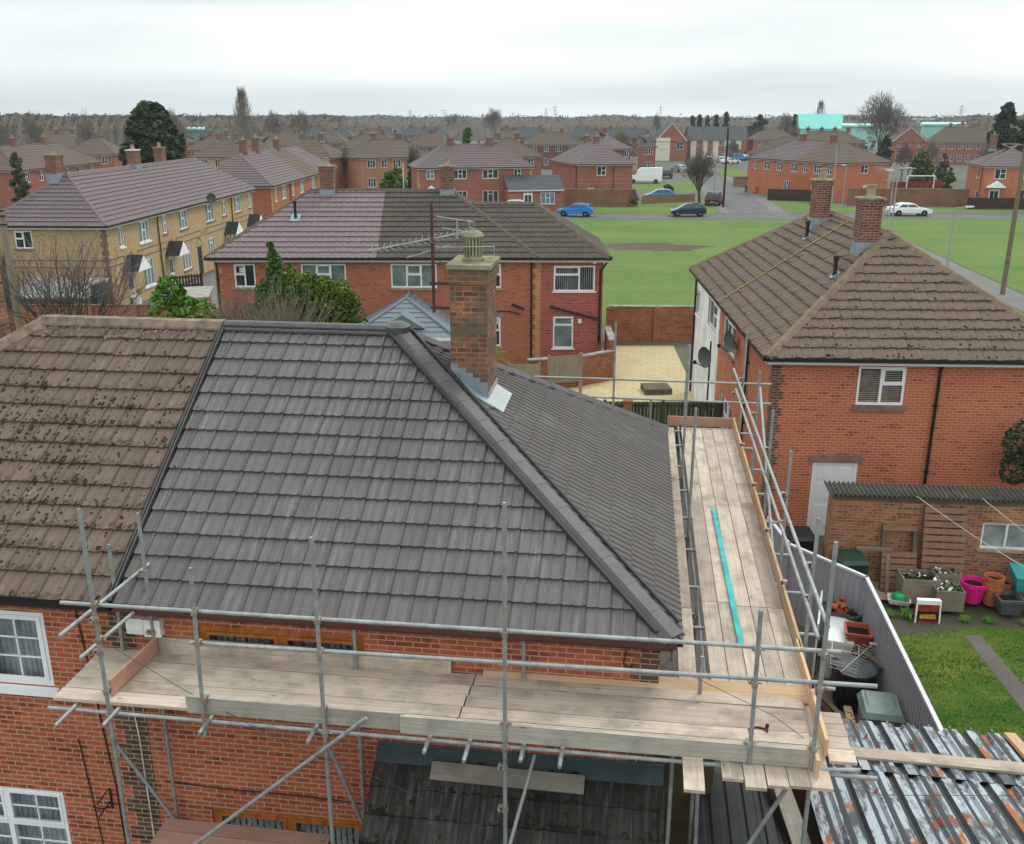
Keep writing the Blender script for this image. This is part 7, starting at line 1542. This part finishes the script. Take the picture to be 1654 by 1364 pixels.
m.prism([(c - 1.5, 0), (c + 1.5, 0), (c + 1.5, 5.2), (c, 7.4), (c - 1.5, 5.2)], lambda x, z: F.p(x, 0, z), lambda x, z: F.p(x, .9, z)); m.build('gabled_bay', 'white', t)
for x in (-1.1, -.4, .4, 1.1): F.box(k_, c + x - .1, c + x + .1, .9, .93, 2.4, 5.4)
F.box(k_, c - 1.45, c + 1.45, .93, .95, 3.9, 4.15); F.box(k_, c - 1.45, c + 1.45, .93, .95, 2.3, 2.6); k_.build('timbering', 'black', t)
# right-hand distance
ph('red brick house with a small white-edged gable right of the large bare tree', (1440, 228), (1500, 228), 9.0, hips=(0, 0), gable_trim='white', axis='y', roof='tile_fbrown', wall='brick_far', n=3, chn=1, zr=8.2)
ph('long brown-roofed red terrace below the turquoise sheds', (1495, 230), (1612, 231), 8.5, roof='tile_fbrown', wall='brick_far', n=7, chn=2, zr=8.4, name='terraced_house', cat='terrace')
ph('red house with a steep gable and chimney below the turquoise sheds', (1540, 222), (1584, 222), 8.0, hips=(0, 0), axis='y', gable_trim='white', roof='tile_fbrown', wall='brick_fardk', n=2, chn=1, zr=8.6)
ph('brown-roofed brick row between the warehouse and the large bare tree', (1290, 232), (1400, 232), 8.0, roof='tile_fbrown', wall='brick_far', n=6, chn=4, name='terraced_house', cat='terrace')
ph('brown-roofed house behind the side-road corner', (1206, 247), (1300, 250), 8.0, roof='tile_fbrown', wall='brick_fardk', n=4, chn=0)
# turquoise warehouse and sheds
a, b = atd(1293, 208, 330), atd(1356, 208, 330); d = b - a; t = thing('warehouse', 'tall turquoise metal warehouse on the right horizon', 'warehouse', (a.x, a.y, 0), math.degrees(math.atan2(d.y, d.x))); L = d.length; zt = atd(1325, 184, 330).z; zm = atd(1325, 194, 330).z
m = MB(); m.hexa([(0, 0, 0), (L, 0, 0), (L, 22, 0), (0, 22, 0), (0, 0, zm * .72), (L, 0, zm * .72), (L, 22, zm), (0, 22, zm)]); m.build('lower_wall', 'tq_light', t)
m = MB(); m.hexa([(-.6, -.4, zm * .72 + .02), (L + .6, -.4, zm * .72 + .02), (L + .6, 22.4, zm * .72), (-.6, 22.4, zm * .72), (-1.2, 8, zt), (L + 1.0, 8, zt), (L + 1, 14, zt), (-1.2, 14, zt)]); m.build('roof', 'tq_sheet', t)
def shedbig(label, pxl, pxr, py, d, h, mat, roofm, dep=40, name='industrial_shed'):
    a, b = atd(pxl, 205, d), atd(pxr, 205, d); v = b - a; t = thing(name, label, 'shed', (a.x, a.y, 0), math.degrees(math.atan2(v.y, v.x))); L = v.length; top = atd(pxl, py, d).z
    m = MB(); m.box(0, L, 0, dep, 0, top - h); m.build('wall', mat, t); m = MB(); m.hexa([(-.5, -.5, top - h + .02), (L + .5, -.5, top - h + .02), (L + .5, dep, top - h + .02), (-.5, dep, top - h + .02), (-.5, -.5, top - h + .6), (L + .5, -.5, top - h + .6), (L + .5, dep * .5, top), (-.5, dep * .5, top)]); m.build('roof', roofm, t); return t
shedbig('long pale turquoise shed left of the large bare tree', 1358, 1442, 200, 395, 1.2, 'tq_light', 'tq_light'); shedbig('very long pale turquoise shed right of the large bare tree', 1488, 1615, 198, 420, 1.2, 'tq_light', 'tq_light')
shedbig('small white industrial unit above the turquoise sheds', 1474, 1506, 192, 520, .8, 'white', 'grey_sheet', 20)
shedbig('long pale grey flat school roof far left under the woods', 26, 186, 208.5, 300, .8, 'white_old', 'grey_sheet', 14); shedbig('small pale green roof right of the huge evergreen far off', 304, 328, 206, 330, 1.0, 'grey_sheet', 'tq_light', 14)
# pylons
def pylon(label, px, pyt, d):
    p = atd(px, 200, d); h = atd(px, pyt, d).z; t = thing('pylon', label, 'pylon', (p.x, p.y, 0)); m = MB(); r = d * .00013
    for s in (-1, 1):
        for q in (-1, 1): m.tube((s * h * .08, q * h * .08, 0), (s * h * .012, q * h * .012, h), r, 3)
    for k in range(7): z = h * k / 7; z2 = h * (k + 1) / 7; w0 = h * (.08 - .068 * k / 7); w1 = h * (.08 - .068 * (k + 1) / 7); m.tube((-w0, 0, z), (w1, 0, z2), r * .6, 3); m.tube((w0, 0, z), (-w1, 0, z2), r * .6, 3)
    m.build('tower', 'steel_post', t); m = MB()
    for z, w_ in ((.70, .13), (.82, .16), (.93, .11)): m.tube((-h * w_, 0, h * z), (h * w_, 0, h * z), r, 3)
    m.build('arms', 'steel_post', t)
for px, py, d, lab in ((663, 178, 900, 'faint pylon on the horizon left of the bright conifer'), (896, 171, 850, 'taller faint pylon on the middle horizon'), (882, 175, 950, 'faint pylon just left of the taller one'), (1066, 171, 850, 'faint pylon above the white-edged gable'), (1550, 170, 900, 'faint pylon above the long turquoise shed')): pylon(lab, px, py, d)

# ---- walls and fences across the road
wallthing('old buff brick wall below the central red house', [tuple(at(912, 334, 0)[:2]), tuple(at(1021, 334, 0)[:2])], 2.1, 'brick_old', cope='concrete_g', coph=.05)
wallthing('long buff brick wall right of the junction', [tuple(at(1368, 332, 0)[:2]), tuple(at(1562, 334, 0)[:2])], 2.1, 'brick_old', cope='concrete_g', coph=.05)
panelfence('dark stained fence in front of the far-right house', at(1562, 338, 0), at(1700, 339, 0), 1.35, 'fence_dk', slat=.18)
panelfence('orange-brown timber fence along the side road', at(1184, 300, 0), at(1262, 316, 0), 1.2, 'fence_w', slat=.3)
panelfence('dark fence at the corner behind the near chimney', at(1240, 324, 0), at(1312, 326, 0), 1.5, 'fence_dk', slat=.3)
panelfence('brown timber fence behind the parked sky-blue car', at(1038, 330, 0), at(1122, 326, 0), 1.0, 'fence_w', slat=.3)
wallthing('low dark wall below the hedge by the side road', [tuple(at(1186, 296, 0)[:2]), tuple(at(1232, 296, 0)[:2])], 1.0, 'brick_garden')
t = thing('football_goal', 'white small football goal frame behind the long buff wall', 'goal', tuple(at(1484, 316, .0))[:2] + (1.0,), 6); m = MB(); m.path([(-1.9, 0, 0), (-1.9, 0, 1.7), (1.9, 0, 1.7), (1.9, 0, 0)], .07, 6); m.build('goal_frame', 'white', t); m = MB(); m.box(-4, 4, .4, .5, -1, .9); m.build('backboard', 'net', t)
t = thing('garden_pavilion', 'pale flat-roofed pergola behind the long buff wall', 'pergola', tuple(at(1490, 300, 0))[:2] + (0,), 8); m = MB(); m.box(-3.4, 3.4, -1.5, 1.5, 2.6, 2.75); m.build('roof', 'grey_sheet', t); m = MB(); [m.box(x, x + .15, y, y + .15, 0, 2.59) for x in (-3.2, 0, 3.1) for y in (-1.3, 1.2)]; m.build('posts', 'timber', t)
# ---- posts and lamps
def lamp(label, base, h, rz=0, arm=.9, r=.07, name='street_lamp'):
    t = thing(name, label, 'street lamp', (base.x, base.y, 0), rz); m = MB(); m.tube((0, 0, 0), (0, 0, 1.1), r * 1.4, 10); m.tube((0, 0, 1.1), (0, 0, h), r, 10, r * .7); m.build('post', 'steel_post', t); m = MB(); m.tube((0, 0, h - .05), (arm, 0, h + .08), .035, 6); m.build('arm', 'steel_post', t); m = MB(); m.hexa([(arm - .1, -.1, h), (arm + .5, -.08, h + .05), (arm + .5, .08, h + .05), (arm - .1, .1, h), (arm - .1, -.1, h + .13), (arm + .5, -.08, h + .13), (arm + .5, .08, h + .13), (arm - .1, .1, h + .13)]); m.build('lamp_head', 'white_old', t); return t
b = at(1530, 430); lamp('grey street lamp on the grass field with its arm to the right', b, atd(1544, 336, math.hypot(b.x, b.y)).z, 10)
b = gnd(1448, 88.0); lamp('thin street lamp rising right of the near chimney', b, atd(1456, 277, 88).z, 185, .5)
b = at(1152, 332); lamp('slim pale street lamp beside the parked dark car', b, atd(1150, 254, math.hypot(b.x, b.y)).z, 190, .7)
b = at(1361, 330); lamp('tall pale lamp post left of the long buff wall', b, atd(1364, 268, math.hypot(b.x, b.y)).z, 170, .2)
b = at(1360, 326, 0); utility('slim grey pole before the end-on red semi', gnd(1346, 128), atd(1350, 232, 128).z, 'steel_post', .1, arm=False)
utility('dark wooden telegraph pole at the junction', at(1168, 335), atd(1172, 208, 124).z, 'pole_dk', .16)
utility('tall pale wooden pole at the right edge of the grass', at(1619, 476), 14.2, 'pole_w', .15)
utility('pale pole behind the bare junction tree', gnd(1131, 150), atd(1131, 208, 150).z, 'pole_w', .15)
utility('white post at the left by the mid-green bush', gnd(652, 120), atd(652, 263, 120).z, 'white_old', .08)

# ================================================================== VEHICLES
def carbody(kind):
    # side profiles (x forward = +, z): lower body and greenhouse (with glass), half widths
    if kind == 'hatch': return dict(L=4.0, body=[(-1.9, .34), (1.92, .28), (2.02, .48), (1.95, .66), (1.15, .90), (-1.7, 1.0), (-1.96, .78)], cab=[(-1.82, .99), (1.2, .89), (.30, 1.38), (-.55, 1.46), (-1.48, 1.34)], W=.88, wh=(-1.27, 1.28), r=.33)
    if kind == 'saloon': return dict(L=4.8, body=[(-2.35, .38), (2.3, .33), (2.38, .55), (2.2, .76), (1.05, .92), (-1.6, .97), (-2.32, .95), (-2.4, .7)], cab=[(-1.75, .96), (1.05, .92), (.30, 1.38), (-.85, 1.42), (-1.3, 1.3)], W=.9, wh=(-1.42, 1.45), r=.34)
    if kind == 'suv': return dict(L=4.4, body=[(-2.15, .42), (2.1, .4), (2.18, .65), (2.05, .95), (1.0, 1.08), (-2.1, 1.1), (-2.2, .8)], cab=[(-2.1, 1.08), (1.0, 1.06), (.4, 1.62), (-1.5, 1.68), (-1.95, 1.5)], W=.93, wh=(-1.35, 1.38), r=.36)
    return dict(L=5.9, body=[(-2.9, .4), (2.8, .38), (2.9, .7), (2.75, 1.05), (1.75, 1.25), (-2.95, 1.25)], cab=[(-2.95, 1.24), (1.75, 1.24), (1.15, 2.0), (.7, 2.5), (-2.95, 2.55)], W=1.0, wh=(-1.9, 1.85), r=.36)
def vehicle(label, cat, p, rz, kind, paint, name, group='cars parked in the estate', glass=True):
    k = carbody(kind); t = thing(name, label, cat, p, rz, group); W = k['W']; m = MB()
    def side(pts, s, off, z0=None, z1=None, taper=.0): return [Vector((x, s * (W + off - (taper * max(0, z - .95))), z)) for x, z in pts]
    b = k['body']; A = [Vector((x, W * (.97 if z > .8 or z < .45 else 1), z)) for x, z in b]; B = [Vector((v.x, -v.y, v.z)) for v in A]; n = len(b)
    m.face(A[::-1]); m.face(B)
    for i in range(n): q = (i + 1) % n; m.face([A[i], A[q], B[q], B[i]])
    c = k['cab']; zt = max(z for x, z in c); zb = min(z for x, z in c); tp = lambda z: W * (.95 - .20 * (z - zb) / (zt - zb)) if kind != 'van' else W * (.98 - .06 * (z - zb) / (zt - zb))
    A = [Vector((x, tp(z), z)) for x, z in c]; B = [Vector((v.x, -v.y, v.z)) for v in A]; n = len(c); m.face(A[::-1]); m.face(B)
    for i in range(1, n): q = (i + 1) % n; m.face([A[i], A[q], B[q], B[i]])
    o = m.build('body', paint, t); bv = o.modifiers.new('bevel', 'BEVEL'); bv.width = .05; bv.segments = 2; bv.limit_method = 'ANGLE'
    g = MB()
    def inset(v, z): return v
    if kind != 'van':
        x0, x1 = c[0][0] + .28, c[1][0] - .22; zl, zh = zb + .06, zt - .13; xt0, xt1 = c[-1][0] + .22, c[2][0] - .02
        for s in (1, -1):
            y0, y1 = s * (tp(zl) + .008), s * (tp(zh) + .008); xm = (x0 + x1) / 2 - .1; xtm = (xt0 + xt1) / 2 - .05
            for (a, b_, d, e) in ((x0, xm - .04, xtm - .03, xt0), (xm + .04, x1, xt1, xtm + .03)):
                q = [Vector((a, y0, zl)), Vector((b_, y0, zl)), Vector((d, y1, zh)), Vector((e, y1, zh))]; g.face(q if s < 0 else q[::-1])
    def pane(p0, p1, f0, f1, off):
        P = lambda f: (p0[0] + (p1[0] - p0[0]) * f, p0[1] + (p1[1] - p0[1]) * f)
        a, b_ = P(f0), P(f1); nx, nz = (p1[1] - p0[1]), -(p1[0] - p0[0]); l = math.hypot(nx, nz); nx, nz = nx / l * off, nz / l * off
        g.face([Vector((a[0] + nx, -tp(a[1]) + .1, a[1] + nz)), Vector((a[0] + nx, tp(a[1]) - .1, a[1] + nz)), Vector((b_[0] + nx, tp(b_[1]) - .1, b_[1] + nz)), Vector((b_[0] + nx, -tp(b_[1]) + .1, b_[1] + nz))])
    pane(c[1], c[2], .1, .92, .012); 
    if kind != 'van': pane(c[-1], c[0], .12, .85, .012)
    g.build('window', 'glass', t)
    for x in k['wh']:
        for s in (1, -1):
            w_ = MB(); r = k['r']; w_.lathe((x, s * (W - .09), r), [(r * .7, -.1), (r, -.09), (r, .1), (r * .7, .105)] if s > 0 else [(r * .7, -.105), (r, -.1), (r, .09), (r * .7, .1)], 18, axis='y'); wo = w_.build('wheel', 'tyre', t)
            d = MB(); d.lathe((x, s * (W + .0), r), [(r * .68, -.02), (r * .62, .01), (.0, .018)] if s > 0 else [(0, -.018), (r * .62, -.01), (r * .68, .02)], 14, axis='y'); d.build('rim', 'rim', wo)
    e = max(x for x, z in k['body']) - .1; f = min(x for x, z in k['body'])
    for s in (1, -1):
        h = MB(); h.box(e - .16, e + .06, s * W * .72 - .15, s * W * .72 + .15, .6, .74); h.build('headlight', 'lamp_w', t); h = MB(); h.box(f - .01, f + .1, s * W * .8 - .1, s * W * .8 + .1, .72 if kind != 'van' else .8, .95 if kind != 'van' else 1.2); h.build('tail_light', 'lamp_red', t)
    pl = MB(); pl.box(f - .02, f + .0, -.26, .26, .48, .59); pl.build('number_plate', 'yellow_b', t); pl = MB(); pl.box(e + .1, e + .12, -.26, .26, .42, .52); pl.build('number_plate', 'white', t); return t
def vp(px, py): q = at(px, py, 0.012); return (q.x, q.y, .012)
vehicle('bright blue hatchback at the left end of the grass field road', 'car', vp(930, 349.5), 172, 'hatch', 'car_blue', 'parked_car')
vehicle('navy blue hatchback parked at the roadside before the junction', 'car', vp(1111, 349.5), 186, 'hatch', 'car_navy', 'parked_car')
vehicle('white saloon on the road right of the near chimney', 'car', vp(1467, 348.5), 6, 'saloon', 'car_white', 'parked_car')
vehicle('white car mostly hidden behind the middle house ridge', 'car', vp(827, 342), 186, 'saloon', 'car_white', 'parked_car')
vehicle('sky-blue car behind the low brown fence', 'car', vp(1065, 323), 184, 'hatch', 'car_blue2', 'parked_car')
vehicle('white panel van parked beside the end-on red house', 'van', vp(1040, 296), 184, 'van', 'car_white', 'parked_van')
vehicle('dark car seen from behind by the dark telegraph pole', 'car', vp(1153, 331), 80, 'suv', 'car_dark', 'parked_car')
vehicle('dark car seen from behind up the lane right of the van', 'car', vp(1076, 288), 95, 'suv', 'car_dark', 'parked_car')
vehicle('small pale car at the bend right of the dark lane car', 'car', vp(1096, 278), 120, 'hatch', 'car_silver', 'parked_car')
for px, py, rz, kd, pt, lab in ((1122, 272, 100, 'suv', 'car_white', 'white car facing down the lane behind the bare tree'), (1164, 263, 95, 'hatch', 'car_silver', 'silver car furthest left in the side-road row'), (1180, 265, 30, 'saloon', 'car_white', 'white car in the side-road row behind the telegraph pole'), (1194, 260, 20, 'suv', 'car_blue2', 'blue car in the side-road row'), (1206, 259, 40, 'saloon', 'car_white', 'white car at the right end of the side-road row'), (1200, 252, 10, 'hatch', 'car_dark', 'dark car deepest in the side-road row')): vehicle(lab, 'car', vp(px, py), rz, kd, pt, 'parked_car')
for px, py, mt, lab in ((1207, 310, 'green_bin', 'dark green bin by the orange-brown fence'), (1214, 311, 'black', 'black bin by the orange-brown fence'), (1222, 313, 'terra2', 'brown bin by the orange-brown fence')): q = at(px, py, 0); wheelie(lab, (q.x, q.y, 0), 20, mt)
# ------------------------------------------------------------------ haze: damp winter air round the whole estate
hm = bpy.data.materials.new('haze'); hm.use_nodes = True; ht = hm.node_tree; ht.nodes.clear()
ho = ht.nodes.new('ShaderNodeOutputMaterial'); hv = ht.nodes.new('ShaderNodeVolumePrincipled'); hv.inputs['Color'].default_value = (.86, .92, .95, 1); hv.inputs['Density'].default_value = .0002; hv.inputs['Anisotropy'].default_value = .2
ht.links.new(hv.outputs[0], ho.inputs['Volume'])
mb = MB(); mb.box(-2500, 2500, -80, 2400, -1.0, 60); hz = mb.build('haze', hm); hz['kind'] = 'stuff'; hz['label'] = 'thin damp air fading the far houses and trees'
